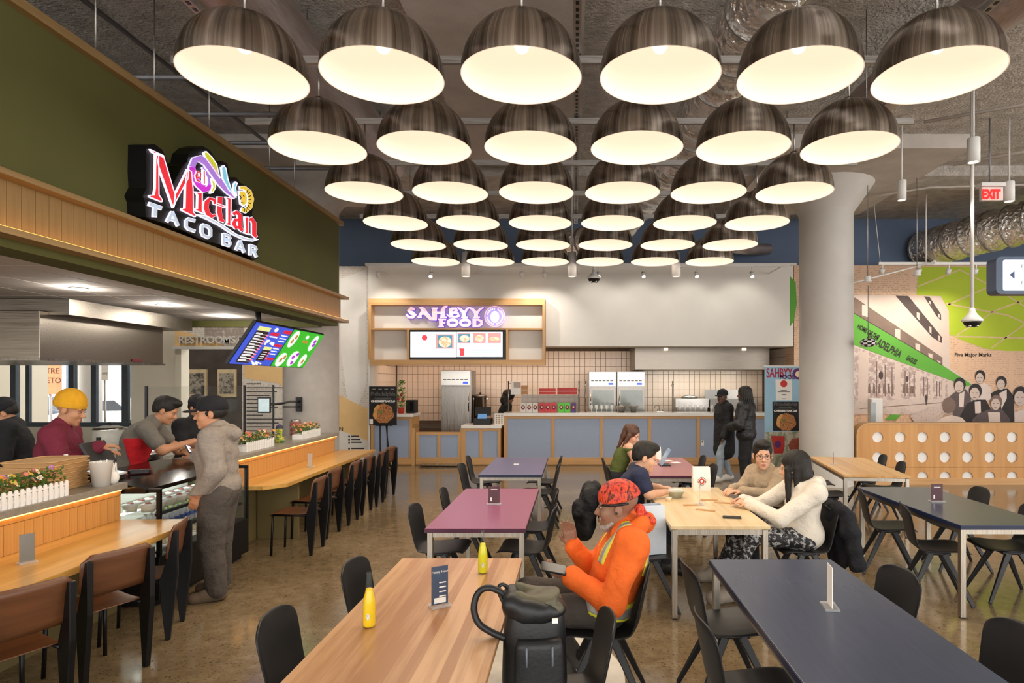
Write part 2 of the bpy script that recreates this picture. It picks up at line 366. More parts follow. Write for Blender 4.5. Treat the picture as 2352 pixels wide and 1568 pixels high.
MB().box(px_, pw, 14.2, 14.5, 0, bz).build('jamb', m_cream, hd, world=True)
MB().box(px_ - .02, lx0 + .02, 14.12, 14.2, bz - .02, bz + .05).build('lintel_trim', m_white, hd, world=True)
MB().prism([(402, 755), (450, 770), (520, 795), (402, 795)], FZ(14.2), .003).build('printed_shape', m_yel, hd, world=True)
m_sepia = photo_mat('sepia_print', ['#cfc4b8', '#9a8c80', '#e6ddd2'], 5)
MB().prism([(470, 742), (560, 742), (560, 778), (470, 772)], FZ(14.2), .002).build('printed_photo', m_sepia, hd, world=True)
m_slet = mat('steel_letter', '#dedad2', .5, 0)
text('RESTROOMS', .23, face_cam(P(476, 781, 14.15)), m_slet, hd, 'sign_letters', .02, .004, width=(P(541, 0, 14.15) - P(412, 0, 14.15)).x)
struct(MB().box(P(395, 0, 16.9).x, P(580, 0, 16.9).x, 16.9, 17.0, 0, 3).build('wall_passage', mat('dark_passage_wall', '#4a4240', .7, 0, .25, 3)), 'dark wood wall at the end of the restroom passage')
for i, (a, c) in enumerate(((424, 475), (500, 542))):
    t = thing('picture_frame', ['black and white picture in cream frame beside passage jamb', 'black and white picture in cream frame nearer the mural wall'][i], 'picture', P((a + c) / 2, 913, 16.88))
    MB().box(P(a, 0, 16.85).x, P(c, 0, 16.85).x, 16.84, 16.9, P(0, 912, 16.85).z, P(0, 848, 16.85).z).build('frame', mat('cream_frame', '#d8c6a4', .6), t, world=True)
    MB().box(P(a + 5, 0, 16.85).x, P(c - 5, 0, 16.85).x, 16.825, 16.845, P(0, 904, 16.85).z, P(0, 857, 16.85).z).build('print', photo_mat('grey_photo_%d' % i, ['#20201f', '#4d4a47', '#b3aca2', '#2a2826'], 7 + 3 * i), t, world=True)
struct(MB().box(P(308, 0, 14.4).x, px_, 14.3, 14.6, 0, 4.5).build('wall_beige', m_cream), 'cream wall between window and restroom passage')
# street windows behind the taco kitchen
wx0, wx1 = -14.8, P(308, 0, 14.4).x
m_dframe = mat('dark_window_frame', '#4b535b', .5, .3)
wn = struct(MB().box(wx0, wx1, 14.35, 14.5, 0, .85).build('window_1', m_cream), 'tall street windows with dark mullions behind kitchen')
MB().box(wx0, wx1, 14.35, 14.5, 2.95, 4.5).build('window_header', m_cream, wn, world=True)
for u in (33, 166, 288): MB().box(P(u - 6, 0, 14.4).x, P(u + 6, 0, 14.4).x, 14.36, 14.48, .85, 2.95).build('mullion', m_dframe, wn, world=True)
MB().box(P(60, 0, 14.4).x, P(68, 0, 14.4).x, 14.38, 14.46, .85, 2.95).build('mullion', m_dframe, wn, world=True)
MB().box(P(210, 0, 14.4).x, P(222, 0, 14.4).x, 14.38, 14.46, .85, 2.95).build('mullion', m_dframe, wn, world=True)
MB().box(wx0, wx1, 14.33, 14.5, .85, .95).build('sill', m_dframe, wn, world=True)
for a, c in ((wx0, P(27, 0, 14.4).x), (P(39, 0, 14.4).x, P(160, 0, 14.4).x), (P(172, 0, 14.4).x, P(282, 0, 14.4).x)):
    MB().box(a, c, 14.42, 14.43, .95, 2.95).build('pane', m_glass, wn, world=True)
# street outside
struct(MB().box(-40, -3, 17.7, 45, -.3, -.15).build('ground_street', mat('asphalt', '#8d8f92', .9, 0, .1, 3)), 'grey street outside the kitchen windows')
fb = MB().box(-38, -6, 34, 36, -.2, 14).build('far_building', mat('pale_facade', '#eef2f5', .8, 0, .06, .6)); tag(fb, 'pale building across the street seen through kitchen windows', 'building')
for i in range(10):
    for j in range(3): MB().box(-37 + i * 3.1, -35.2 + i * 3.1, 33.9, 34.05, .8 + j * 4, 3.4 + j * 4).build('window_pane', mat('facade_glass', '#6f7f90', .2), fb, world=True)
def car(px, Y, col, label, ln=4.3):
    c = P(px, 0, Y); t = thing('parked_car', label, 'car', (c.x, Y, -.15))
    pr = [(-2.1, .3), (-2.1, .75), (-1.4, .9), (-.8, 1.4), (.7, 1.42), (1.4, .95), (2.1, .8), (2.15, .3)]
    MB().prism(pr, lambda u, v, w_: Vector((u, -.85 + w_, v)), 1.7).build('body', mat('car_paint_' + col[1:], col, .25), t, bevel=.06)
    MB().prism([(-.72, .95), (-.68, 1.33), (.62, 1.35), (1.1, .98)], lambda u, v, w_: Vector((u, -.87 + w_, v)), 1.74).build('side_glass', mat('car_glass', '#2c343c', .1), t)
    for sx in (-1.35, 1.35):
        for sy in (-.8, .8): MB().tube([(sx, sy - .1, .32), (sx, sy + .1, .32)], .32, 14).build('wheel', m_blackm, t)
car(75, 26, '#5b6470', 'dark grey parked car beyond the orange construction sign'); car(262, 24, '#e3e6e8', 'white parked car seen through the right window pane')
t = thing('construction_sign', 'orange construction street sign outside the window', 'sign', P(116, 905, 19))
MB().box(P(90, 0, 19).x, P(142, 0, 19).x, 18.98, 19, P(0, 905, 19).z, P(0, 822, 19).z).build('sign_board', mat('orange_sign', '#e8895e', .6), t, world=True)
MB().tube([P(116, 905, 19.03), Vector((P(116, 0, 19).x, 19.03, -.15))], .04, 8).build('post', m_galv, t, world=True)
text('STRE', .24, face_cam(P(116, 852, 18.97)), m_ink, t, 'sign_lettering'); text('DETO', .24, face_cam(P(116, 874, 18.97)), m_ink, t, 'sign_lettering')
for pxx in (200, 215):
    pass
struct(MB().tube([(P(206, 0, 18.5).x, 18.5, -.2), (P(206, 0, 18.5).x, 18.5, 5)], .3, 18).build('street_pillar', m_colwhite), 'round white pillar outside the window')
t = thing('street_notice', 'white street notice ending in EFT behind the glass', 'sign', P(240, 862, 18))
MB().box(P(234, 0, 18).x, P(249, 0, 18).x, 17.98, 18, P(0, 873, 18).z, P(0, 832, 18).z).build('sign_board', m_paper, t, world=True)
MB().tube([P(241, 873, 18.02), Vector((P(241, 0, 18).x, 18.02, -.15))], .03, 8).build('post', m_galv, t, world=True)
text('EFT', .1, face_cam(P(241, 858, 17.97)), m_ink, t, 'sign_lettering')
# round columns
for nm, pxc, Y, r, m_, lb in (('column_left', 715, 11.25, .47, m_concrete, 'bare grey concrete round column at the end of the taco counter'), ('column_right', 1897, 11.5, .47, m_colwhite, 'painted pale round column beside the perforated bench')):
    X = P(pxc, 0, Y).x
    o = struct(MB().lathe([(r, 0), (r, 4.95), (r * 1.05, 5.0), (r * 1.75, 5.48)], 48, (X, Y, 0)).build(nm, m_), lb)
# fluted conduit pipe on the concrete column
# ================================================================ TACO STALL FASCIA
XF = -3.9
fa = struct(MB().box(XF - .25, XF, 1.6, 10.3, 2.9, 4.47).build('wall_fascia', m_green), 'olive green fascia wall of the taco bar')
MB().box(XF - .32, XF + .06, 1.6, 10.36, 4.47, 4.54).build('cap_trim', m_oaky, fa, world=True)
MB().box(XF, XF + .13, 1.6, 10.4, 3.25, 3.29).build('upper_shelf', m_oaky, fa, world=True)
MB().box(XF - .02, XF + .13, 1.6, 10.4, 2.86, 2.905).build('lower_shelf', m_oaky, fa, world=True)
MB().box(XF - .3, XF - .02, 1.6, 10.3, 2.8, 2.9).build('soffit_band', m_green, fa, world=True)
MB().box(-9.2, XF - .3, 10.2, 10.34, 2.78, 3.1).build('end_band', m_green, fa, world=True)
MB().box(XF + .085, XF + .1, 1.6, 10.35, 2.906, 2.914).build('led_strip', m_led2, fa, world=True)
src = None
for i in range(76):
    y = 1.62 + i * .1145
    if src is None: src = MB().box(0, .02, 0, .11, 2.905, 3.25).build('board', m_bead, fa, bevel=.003); src.matrix_local = PM[fa.name].inverted() @ Matrix.Translation((XF, y, 0))
    else: share(src, 'board', PM[fa.name].inverted() @ Matrix.Translation((XF, y, 0)), fa)
kc = struct(MB().box(-13.5, XF - .3, 1.6, 10.3, 2.9, 3.0).build('ceiling_kitchen', m_grout), 'white tiled kitchen ceiling')
src = None
for i in range(12):
    for j in range(14):
        Mx = PM[kc.name].inverted() @ Matrix.Translation((XF - .32 - .62 * (i + 1), 1.65 + .62 * j, 2.88))
        if src is None: src = MB().box(.008, .612, .008, .612, 0, .02).build('ceiling_panel', m_tilec, kc); src.matrix_local = Mx
        else: share(src, 'ceiling_panel', Mx, kc)
for i, (u, v) in enumerate(((180, 662), (375, 700), (516, 726), (20, 640), (300, 745))):
    if i > 2: continue
    z = 2.875; Y = (H - z) * F / (v - CY); c = Vector(((u - CX) * Y / F, Y, z))
    t = thing('downlight', 'small round recessed downlight in the kitchen ceiling tiles', 'light', c, 0, 'kitchen downlights')
    MB().lathe([(.085, .004), (.085, -.004), (.06, -.004), (.06, .004)], 20).build('trim_ring', m_whitep, t)
    MB().lathe([(0.0, -.001), (.06, -.001)], 20).build('lens', mat('downlight_lens', '#ffe9cc', .5, 0, 0.0, emit=hexc('#ffe2b8'), es=9), t)
    plight('downlight_lamp', c + Vector((0, 0, -.03)), 26, NEUT, .05, t)
# ================================================================ PENDANT LAMPS
m_dome = dome_mat('brushed_dome')
m_inner = mat('lamp_inside', '#e8dfd0', .6, 0, .01, emit=hexc('#ffe8d2'), es=LAMP_E)
m_bulb = mat('opal_bulb', '#ffffff', .4, 0, .01, emit=hexc('#fff1dc'), es=LAMP_E * 4.0)
Sx, Sy, RL = .876, 1.205, .381
ZR = 3.81
def lamp_proto():
    t = thing('dome_pendant', 'large brushed metal dome pendant lamp with glowing cream inside', 'lamp', (0, 0, 0), 0, 'dome pendants in six rows')
    n = 14; out = [(RL * math.cos(a), RL * 1.0 * math.sin(a)) for a in [math.pi / 2 * i / n for i in range(n)]] + [(.03, RL)]
    MB().lathe([(RL, -.012)] + out, 48).build('dome', m_dome, t)
    ri = RL - .006; inn = [(ri * math.cos(a), ri * math.sin(a)) for a in [math.pi / 2 * i / n for i in range(n)]] + [(0.0, ri)]
    MB().lathe([(RL, -.012), (ri, -.012)] + inn, 48).build('inner_reflector', m_inner, t)
    MB().ball((0, 0, .2), (.05, .05, .06), 14, 10).build('bulb', m_bulb, t)
    MB().tube([(0, 0, .25), (0, 0, RL)], .02, 10).build('lamp_holder', m_whitep, t)
    MB().lathe([(0, RL + .03), (.035, RL + .03), (.045, RL - .004), (0, RL - .004)], 16).build('cap', m_dome, t)
    MB().tube([(0, 0, RL + .02), (0, 0, 4.515 - ZR)], .009, 8).build('hanging_rod', m_galv, t)
    d = bpy.data.lights.new('pendant_lamp', 'SPOT'); d.energy = LAMP_W; d.color = (1.0, .84, .66); d.shadow_soft_size = .3; d.spot_size = math.radians(150); d.spot_blend = .5
    o = bpy.data.objects.new('pendant_lamp', d); COL.objects.link(o); o.parent = t; o.location = (0, 0, .03)
    return t
lp = lamp_proto(); first = True; ROWS = []
for r in range(6):
    Y = 3.94 + r * Sy; ROWS.append(Y); xc = P(1357 - (0 if r == 0 else 0), 0, 3.94).x - (Y - 3.94) * .0225
    for c in range(6):
        loc = (xc + (c - 2.5) * Sx, Y, ZR)
        if first: lp.location = loc; mp(lp); first = False
        else: dup(lp, loc)
# strut rails carrying the lamps
for r, Y in enumerate(ROWS):
    xc = P(1357, 0, 3.94).x - (Y - 3.94) * .0225
    b = MB(); b.box(xc - 3.4, xc + 3.4, Y - .021, Y + .021, 4.5, 4.53); b.box(xc - 3.4, xc + 3.4, Y - .021, Y - .015, 4.53, 4.56); b.box(xc - 3.4, xc + 3.4, Y + .015, Y + .021, 4.53, 4.56)
    tag(b.build('strut_rail', m_galv), 'long galvanised strut rail carrying a row of dome pendants', 'rail', 'strut rails above pendants')
for i, X in enumerate((-2.75, .02, 3.0)):
    t = thing('perforated_channel', 'galvanised channel with slots running along above the pendant rails', 'rail', (X, 7, 4.57), 0, 'slotted channels above pendants')
    b = MB(); b.box(-.03, .03, -3.6, 3.6, 0, .012); b.box(-.03, -.024, -3.6, 3.6, .012, .045); b.box(.024, .03, -3.6, 3.6, .012, .045); b.build('channel', m_galv, t)
    b = MB()
    for k in range(90): b.box(-.012, .012, -3.55 + k * .08, -3.51 + k * .08, -.003, .001)
    b.build('slots', m_blackm, t)['kind'] = 'stuff'
for X in (-2.75, .02, 3.0):
    for Y in (4.0, 6.4, 8.8, 10.4):
        tag(MB().tube([(X, Y, 4.6), (X, Y, 5.72)], .006, 6).build('threaded_rod', m_galv), 'thin threaded rod from the ceiling to the slotted channels', 'rod', 'rods holding the channels')
# ducts and pipes
def duct(name, label, path, r, m_, ring=0.0, n=24):
    t = thing(name, label, 'duct', path[0]); pts = [Vector(p) for p in path]
    fine = []
    for i in range(len(pts) - 1):
        p0 = pts[max(i - 1, 0)]; p1, p2 = pts[i], pts[i + 1]; p3 = pts[min(i + 2, len(pts) - 1)]
        k = max(4, int((p2 - p1).length / .06))
        for j in range(k):
            q = j / k; fine.append(.5 * ((2 * p1) + (p2 - p0) * q + (2 * p0 - 5 * p1 + 4 * p2 - p3) * q * q + (3 * p1 - p0 - 3 * p2 + p3) * q ** 3))
    fine.append(pts[-1])
    rs = [r * (1 + (.05 * math.sin(i * 1.3) + .04 * math.sin(i * 2.9 + 1) if ring else 0)) for i in range(len(fine))]
    MB().tube(fine, rs, n, True).build('duct_skin', m_, t, world=True)
    if ring:
        acc = 0
        for i in range(1, len(fine) - 1):
            acc += (fine[i] - fine[i - 1]).length
            if acc > ring:
                acc = 0; d = (fine[i + 1] - fine[i - 1]).normalized() * .012
                MB().tube([fine[i] - d, fine[i] + d], r * 1.07, n, True).build('band', m_galv, t, world=True)
    return t
d1 = duct('insulated_duct', 'crinkled silver foil insulated duct snaking above the pendants', [(2.2, 2.6, 5.15), (1.75, 4.0, 5.1), (1.55, 5.6, 5.05), (1.5, 7.2, 5.0), (1.35, 9.0, 4.95), (1.0, 10.8, 4.85), (.8, 12.2, 4.82), (.3, 13.0, 4.84), (-.4, 13.5, 4.86)], .27, m_foil, .55)
text('Morgan', .16, axes((1.72, 3.72, 4.84), (.35, .93, 0), (-.9, .34, .2)), mat('maroon_print', '#6b2238', .6), d1, 'duct_print')
duct('insulated_duct', 'crinkled silver foil insulated duct entering the mural wall', [(10.9, 9.9, 5.0), (9.5, 11.0, 5.0), (8.7, 12.4, 4.98), (8.3, 13.5, 4.95), (8.1, 14.5, 4.95)], .4, m_foil, .4)
m_spiral = brushed('spiral_duct_metal', '#b5aaa6', .5, st=(1, .05, 1))
duct('spiral_duct', 'big smooth grey round duct under the ceiling above the taco sign', [(-2.9, 1.5, 5.18), (-2.85, 5, 5.18), (-2.8, 9.3, 5.18)], .32, m_spiral, 0, 32)
duct('spiral_duct', 'grey round duct crossing near the right column top', [(4.4, 3.2, 5.24), (3.7, 6, 5.24), (3.5, 8.6, 5.24)], .24, m_spiral, 0, 28)
duct('spiral_duct', 'short grey duct stub in front of the slate blue wall', [(3.35, 13.2, 4.75), (3.9, 13.9, 4.85), (4.5, 14.5, 4.97)], .13, m_spiral, 0, 20)
m_pipe = mat('grey_pipe', '#77767a', .5, .4)
for i, (x, y, z, r) in enumerate(((-5.3, 5.0, 5.2, .035), (-5.5, 5.0, 5.28, .03), (-5.75, 5.0, 5.2, .05), (-4.6, 4.5, 5.45, .025))):
    tag(MB().tube([(x, y - 3.5, z), (x, y + 5, z)], r, 10).build('conduit_pipe', m_pipe), 'grey conduit pipe running under the ceiling above the fascia', 'pipe', 'conduits over the fascia')
for i, y in enumerate((6.6, 7.5, 8.4, 9.4)):
    tag(MB().tube([(-6.5, y, 5.1), (-3.1, y, 5.1)], .03, 8).build('cross_pipe', m_pipe), 'grey pipe crossing below the ceiling behind the taco fascia', 'pipe', 'cross pipes behind the fascia')
for i, (x, y) in enumerate(((-4.0, 5.2), (-4.05, 6.0), (-4.05, 6.9), (-4.02, 8.2), (-4.05, 9.0))):
    tag(MB().tube([(x, y, 4.54), (x, y, 5.7)], .008, 6).build('hanger_rod', m_galv), 'thin hanger rod from ceiling to the fascia top', 'rod', 'hangers of the fascia')
# pipes on right ceiling
tag(MB().tube([(4.6, 8.2, 5.3), (6.4, 7.4, 5.35), (8.6, 6.4, 5.4), (11, 5.4, 5.45)], .022, 8).build('sprinkler_pipe', m_beam), 'thin pale sprinkler pipe slanting under the right ceiling', 'pipe')
tag(MB().tube([(4.9, 12.5, 5.42), (6.5, 11.4, 5.44), (9, 11.2, 5.45), (12, 10.4, 5.46)], .02, 8).build('conduit_pipe', m_beam), 'pale conduit pipe bending across the right ceiling', 'pipe')
tag(MB().tube([(6.2, 10.2, 5.44), (7.4, 9.4, 5.46), (9.5, 8.2, 5.48), (12, 6.5, 5.48)], .03, 8).build('conduit_pipe', m_beam), 'long pale conduit running to the exit sign', 'pipe')
def spot(px, py, Y, wpx, hpx, label, aim=None, pw=30, group=None, grp_cat='spotlight', ztop=None):
    c = P(px, py + hpx / 2, Y); r = wpx * Y / F / 2; h = hpx * Y / F
    t = thing('cylinder_spotlight', label, 'spotlight', c, 0, group)
    MB().lathe([(0, h), (r * .9, h), (r, h - .01), (r, 0), (r * .82, 0), (r * .8, .02)], 24).build('housing', m_whitep, t)
    MB().lathe([(0, .015), (r * .8, .015)], 20).build('lens', mat('spot_lens', '#fff0d8', .5, 0, 0.0, emit=hexc('#ffe6c4'), es=14), t)
    zt = (ztop or 5.68) - c.z
    MB().tube([(0, 0, h), (0, 0, zt)], .012, 8).build('stem', m_whitep, t)
    plight('spot_lamp', c + Vector((0, 0, -.02)), pw, NEUT, .04, t, math.radians(70), c + Vector((0, .5, -3)) if aim is None else aim)
for u in (1070, 1314, 1553): spot(u, 607, 10.2, 20, 56, 'white cylinder spotlight hanging just behind the last pendant row', None, 60, 'cylinder spotlights behind the pendants')
spot(2071, 437, 9.2, 20, 46, 'white cylinder spotlight with red clip near the pale column', None, 120)
spot(2236, 345, 7.3, 27, 56, 'white cylinder spotlight above the exit sign', None, 120)
spot(2318, 440, 9.0, 22, 46, 'white cylinder spotlight right beside the exit sign', None, 120)
# track heads washing the white stall wall
trk = thing('lighting_track', 'thin white lighting track held off the white stall wall', 'track', P(1330, 612, 13))
MB().box(P(850, 0, 13).x, P(1815, 0, 13).x, 12.98, 13.02, P(0, 612, 13).z, P(0, 606, 13).z).build('rail', m_whitep, trk, world=True)
for u in (860, 1090, 1330, 1570, 1800): MB().bar(P(u, 609, 13.0), Vector((P(u, 609, 13.0).x, 14.0, P(u, 609, 13.0).z)), .02, .02).build('wall_arm', m_whitep, trk, world=True)
m_hot = mat('track_lens', '#fff6e6', .5, 0, 0.0, emit=hexc('#fff0da'), es=40)
for i, u in enumerate((868, 990, 1198, 1250, 1375, 1478, 1600, 1727)):
    top = P(u, 610, 13); c = P(u, 630, 13); back = u in (1198, 1250, 868)
    t = thing('track_spotlight', 'small white track spotlight aimed at the white stall wall' if back else 'small glaring white track spotlight on the stall track', 'spotlight', c, 0, 'track spots on the stall wall' if back else 'glaring track spots')
    MB().tube([top, c + Vector((0, 0, .04))], .012, 8).build('arm', m_whitep, t, world=True)
    a = Vector((0, .7, -.7)).normalized() if back else Vector((0, -.62, -.78)).normalized()
    MB().tube([c - a * .06, c + a * .07], .04, 14).build('head', m_whitep, t, world=True)
    MB().tube([c + a * .071, c + a * .076], .03, 12).build('lens', m_hot, t, world=True)
    plight('track_lamp', c + a * .09, 60 if not back else 40, NEUT, .03, t, math.radians(95), c + Vector((0, 1.0, -1.1)) if back else c + Vector((0, -.6, -1.4)))
    if not back: plight('wash_lamp', c + Vector((0, .1, -.05)), 16, NEUT, .05, t, math.radians(110), c + Vector((0, 1, -.9)))
for x, y, z, lb in ((-8.6, 12.4, 5.2, 'added white cylinder spotlight to brighten the restroom passage header'), (-6.4, 12.6, 5.2, 'added white cylinder spotlight to brighten the yellow printed mural'), (-5.3, 12.6, 5.2, 'added white cylinder spotlight to brighten the wall left of the oak sign frame')):  # added wall washers, hidden behind the fascia, to brighten header and left mural
    t = thing('cylinder_spotlight', lb, 'spotlight', (x, y, z)); MB().lathe([(0, .2), (.07, .2), (.07, 0), (.055, 0), (.055, .02)], 18).build('housing', m_whitep, t); MB().lathe([(0, .015), (.055, .015)], 16).build('lens', MATS['spot_lens'], t); MB().tube([(0, 0, .2), (0, 0, 5.69 - z)], .012, 8).build('stem', m_whitep, t)
    plight('spot_lamp', Vector((x, y, z - .03)), 130, NEUT, .05, t, math.radians(80), Vector((x, 14.2, 2.4)))
def dome_cam(c, label, ztop, r=.1):
    t = thing('security_camera', label, 'camera', c)
    MB().lathe([(0, .16), (.03, .16), (.035, .12), (r * .6, .07), (r, .02), (r, 0), (r * .9, -.005)], 24).build('housing', m_whitep, t)
    MB().lathe([(r * .88, 0), (r * .75, -.04), (r * .4, -.065), (0, -.07)], 20).build('dome', m_black, t)
    b = MB()
    for k in range(4): a = k * math.pi / 2 + .6; b.ball((r * .5 * math.cos(a), r * .5 * math.sin(a), -.055), .018, 8, 6)
    b.build('lens', mat('lens_glint', '#c8ccd0', .1, .8), t)
    MB().tube([(0, 0, .15), (0, 0, ztop - c.z)], .022, 10).build('pole', m_whitep, t)
dome_cam(P(1364, 640, 11.5), 'white dome security camera hanging before the white stall wall', 5.53, .13)
dome_cam(P(2233, 738, 7.6), 'white dome security camera on a long pole before the mural', 5.7, .115)
# ================================================================ TABLES
TZ = .745
m_tw1 = wood('striped_walnut_top', '#a67347', '#cfa276', 1, 5, .3, .05, 0, 1.25, spec=.5)
m_tw2 = wood('pale_maple_top', '#d6b98a', '#e6cea4', 1, 4, .26, .045, 0, .8)
m_tw3 = wood('beech_top', '#bf8f56', '#d8ad74', 1, 4, .3, .045, 0, 1.0)
m_tpur = mat('purple_laminate', '#8d4c6e', .3, 0, .06, 90)
m_tnav = mat('navy_laminate', '#414a60', .24, 0, .05, 40, (1, .08, 1))
m_tnav2 = mat('indigo_laminate', '#595d84', .3, 0, .08, 60)
m_tred = mat('rose_laminate', '#a0666c', .3, 0, .08, 60)
m_edn = mat('dark_edge', '#1c2440', .35); m_edp = mat('plum_edge', '#4a1c34', .35)
def table(label, x0, x1, y0, y1, top, edge=None, rz=0.0):
    cx, cy, w_, l = (x0 + x1) / 2, (y0 + y1) / 2, x1 - x0, y1 - y0
    t = thing('dining_table', label, 'table', (cx, cy, 0), rz); a, c = w_ / 2, l / 2
    MB().box(-a, a, -c, c, TZ - .03, TZ).build('tabletop', top, t, bevel=.003)
    if edge: MB().box(-a - .002, a + .002, -c - .002, c + .002, TZ - .034, TZ - .004).build('edge_band', edge, t)
    s = .042
    for sx in (-1, 1):
        for sy in (-1, 1):
            lx, ly = sx * (a - s / 2 - .012), sy * (c - s / 2 - .02)
            g = MB().box(lx - s / 2, lx + s / 2, ly - s / 2, ly + s / 2, .012, TZ - .036).build('leg', m_alu, t, bevel=.002)
            MB().box(lx - s / 2 + .006, lx + s / 2 - .006, ly - s / 2 + .006, ly + s / 2 - .006, 0, .012).build('glide', m_black, g)
    for sx in (-1, 1): MB().box(sx * (a - .033) - .014, sx * (a - .033) + .014, -c + .062, c - .062, TZ - .076, TZ - .036).build('apron', m_alu, t)
    for sy in (-1, 1): MB().box(-a + .055, a - .055, sy * (c - .041) - .014, sy * (c - .041) + .014, TZ - .076, TZ - .036).build('apron', m_alu, t)
    return t
table('walnut striped long table with two yellow drink bottles', -1.105, -.335, 2.16, 3.99, m_tw1)
table('purple topped table holding a maroon menu card', -1.155, -.38, 4.80, 6.60, m_tpur, m_edp)
table('indigo topped table nearest the pale blue counter', -1.175, -.40, 7.6, 9.36, m_tnav2, m_edn)
table('pale maple table where three people sit with a takeaway bag', .755, 1.535, 4.88, 6.68, m_tw2)
table('glossy navy table with an edge-on menu stand and no sitters', .857, 1.63, 2.14, 3.96, m_tnav, m_edn)
table('rose topped table with a tablet in front of the woman in green', .835, 1.605, 7.52, 9.32, m_tred, m_edp)
T7 = table('beech topped table beside the pale round column', 3.42, 4.19, 7.52, 9.42, m_tw3, None, -math.radians(9))
table('navy table holding a maroon menu card beside the perforated bench', 3.04, 3.81, 4.90, 6.70, m_tnav, m_edn)
# ================================================================ BLACK SHELL CHAIRS
def shell_chair():
    t = thing('shell_chair', 'black plastic shell chair', 'chair')
    prof = [(.235, .425), (.22, .443), (.15, .447), (.05, .437), (-.06, .43), (-.14, .436), (-.185, .462), (-.205, .505), (-.216, .56), (-.228, .62), (-.24, .68), (-.252, .74), (-.262, .785), (-.268, .812)]
    hw = [.205, .222, .228, .226, .218, .205, .196, .193, .196, .202, .207, .208, .198, .15]
    K = 9; vs_ = []
    for i, ((x, z), q) in enumerate(zip(prof, hw)):
        for j in range(K):
            s = -1 + 2 * j / (K - 1); e = s * s
            if i <= 5: vs_.append((x, s * q, z + .012 * e))
            else:
                zz = z - (.02 * e * e if i >= 12 else 0); vs_.append((x + .035 * e, s * q, zz))
    fs = [(i * K + j, i * K + j + 1, (i + 1) * K + j + 1, (i + 1) * K + j) for i in range(len(prof) - 1) for j in range(K - 1)]
    MB().add(vs_, fs, 0, True).build('shell', m_chairb, t, solid=.013, sub=1)
    MB().box(-.1, .1, -.13, .13, .395, .428).build('bracket', m_black, t, bevel=.01)
    for sx in (-1, 1):
        for sy in (-1, 1):
            MB().bar((sx * .05, sy * .115, .41), (sx * .245, sy * .205, 0.0), .05, .034, .026, .022, up=(0, 1, 0)).build('leg', m_black, t, bevel=.006)
    return t
sc0 = shell_chair(); used = [False]
def chair(x, y, face, label, group, jit=0.0):
    """x,y: backrest position; face: +1 looks to +x, -1 looks to -x"""
    rz = (0 if face > 0 else math.pi) + jit
    loc = (x + .245 * math.cos(rz), y + .245 * math.sin(rz), 0)
    if not used[0]:
        used[0] = True; sc0.location = loc; sc0.rotation_euler = (0, 0, rz); mp(sc0); sc0['label'] = label; sc0['group'] = group; return sc0
    return dup(sc0, loc, rz, label, group)
g = 'black shell chairs'
chair(-1.33, 3.72, 1, 'black shell chair on bottle side of walnut table, farther from camera end', g + ' left of walnut table', -.06)['label'] = 'black shell chair at the walnut table behind the two yellow bottles'
chair(-1.40, 2.88, 1, 'black shell chair at the walnut table behind the two yellow bottles', g + ' left of walnut table', .03)
chair(.16, 2.86, -1, 'black shell chair carrying the black backpack', g + ' right of walnut table', .1)
chair(.42, 3.66, -1, 'black shell chair the man in orange sits on', g + ' right of walnut table', -.05)
for x, y, f, j in ((-1.33, 6.25, 1, .05), (-1.41, 5.42, 1, -.03)): chair(x, y, f, 'black shell chair at the purple table on the taco bar side', g + ' left of purple table', j)
for x, y, f, j in ((-.18, 6.2, -1, .06), (-.17, 5.4, -1, -.05)): chair(x, y, f, 'black shell chair at the purple table on the side facing away from the taco bar', g + ' right of purple table', j)
for x, y, f, j in ((-1.55, 9.0, 1, .03), (-1.49, 8.15, 1, -.04)): chair(x, y, f, 'black shell chair at the indigo table on the taco bar side', g + ' left of indigo table', j)
for x, y, f, j in ((-.20, 9.0, -1, -.03), (-.21, 8.15, -1, .03)): chair(x, y, f, 'black shell chair at the indigo table on the side facing away from the taco bar', g + ' right of indigo table', j)
chair(.36, 5.22, 1, 'black shell chair with a white paper bag on its seat', g + ' at maple table')
chair(.20, 6.22, 1, 'black shell chair with a black puffer jacket over its back', g + ' at maple table')
chair(2.22, 5.42, -1, 'black shell chair with a dark coat over its back', g + ' at maple table', .06)
chair(2.16, 6.32, -1, 'black shell chair under the man in the beige sweater', g + ' at maple table', .03)
for x, y, f, j in ((.66, 3.68, 1, .08), (.58, 2.86, 1, .04)): chair(x, y, f, 'black shell chair tucked under the glossy navy table on the walnut table side', g + ' left of glossy navy table', j)
for x, y, f, j in ((1.87, 3.55, -1, .1), (1.97, 2.72, -1, .12)): chair(x, y, f, 'black shell chair at the glossy navy table on the perforated bench side', g + ' right of glossy navy table', j)
chair(.40, 8.75, 1, 'black shell chair under the woman in the green top', g + ' left of rose table')
chair(.42, 8.0, 1, 'empty black shell chair beside the woman in the green top', g + ' left of rose table', .05)
for x, y, f, j in ((1.88, 9.05, -1, 0), (1.82, 8.1, -1, .05)): chair(x, y, f, 'black shell chair at the rose table facing the woman in green', g + ' right of rose table', j)
for x, y, f, j in ((2.88, 6.28, 1, -.3), (2.90, 5.50, 1, -.3)): chair(x, y, f, 'black shell chair at the navy menu-card table with its back to the maple table', g + ' left of navy card table', j)
for x, y, f, j in ((4.12, 6.3, -1, -.12), (4.02, 5.42, -1, -.1)): chair(x, y, f, 'black shell chair at the navy menu-card table on the bench side', g + ' right of navy card table', j)
for x, y, f, j in ((3.18, 8.9, 1, -.2), (3.0, 8.0, 1, -.15)): chair(x, y, f, 'black shell chair at the beech table on the maple table side', g + ' left of beech table', j)
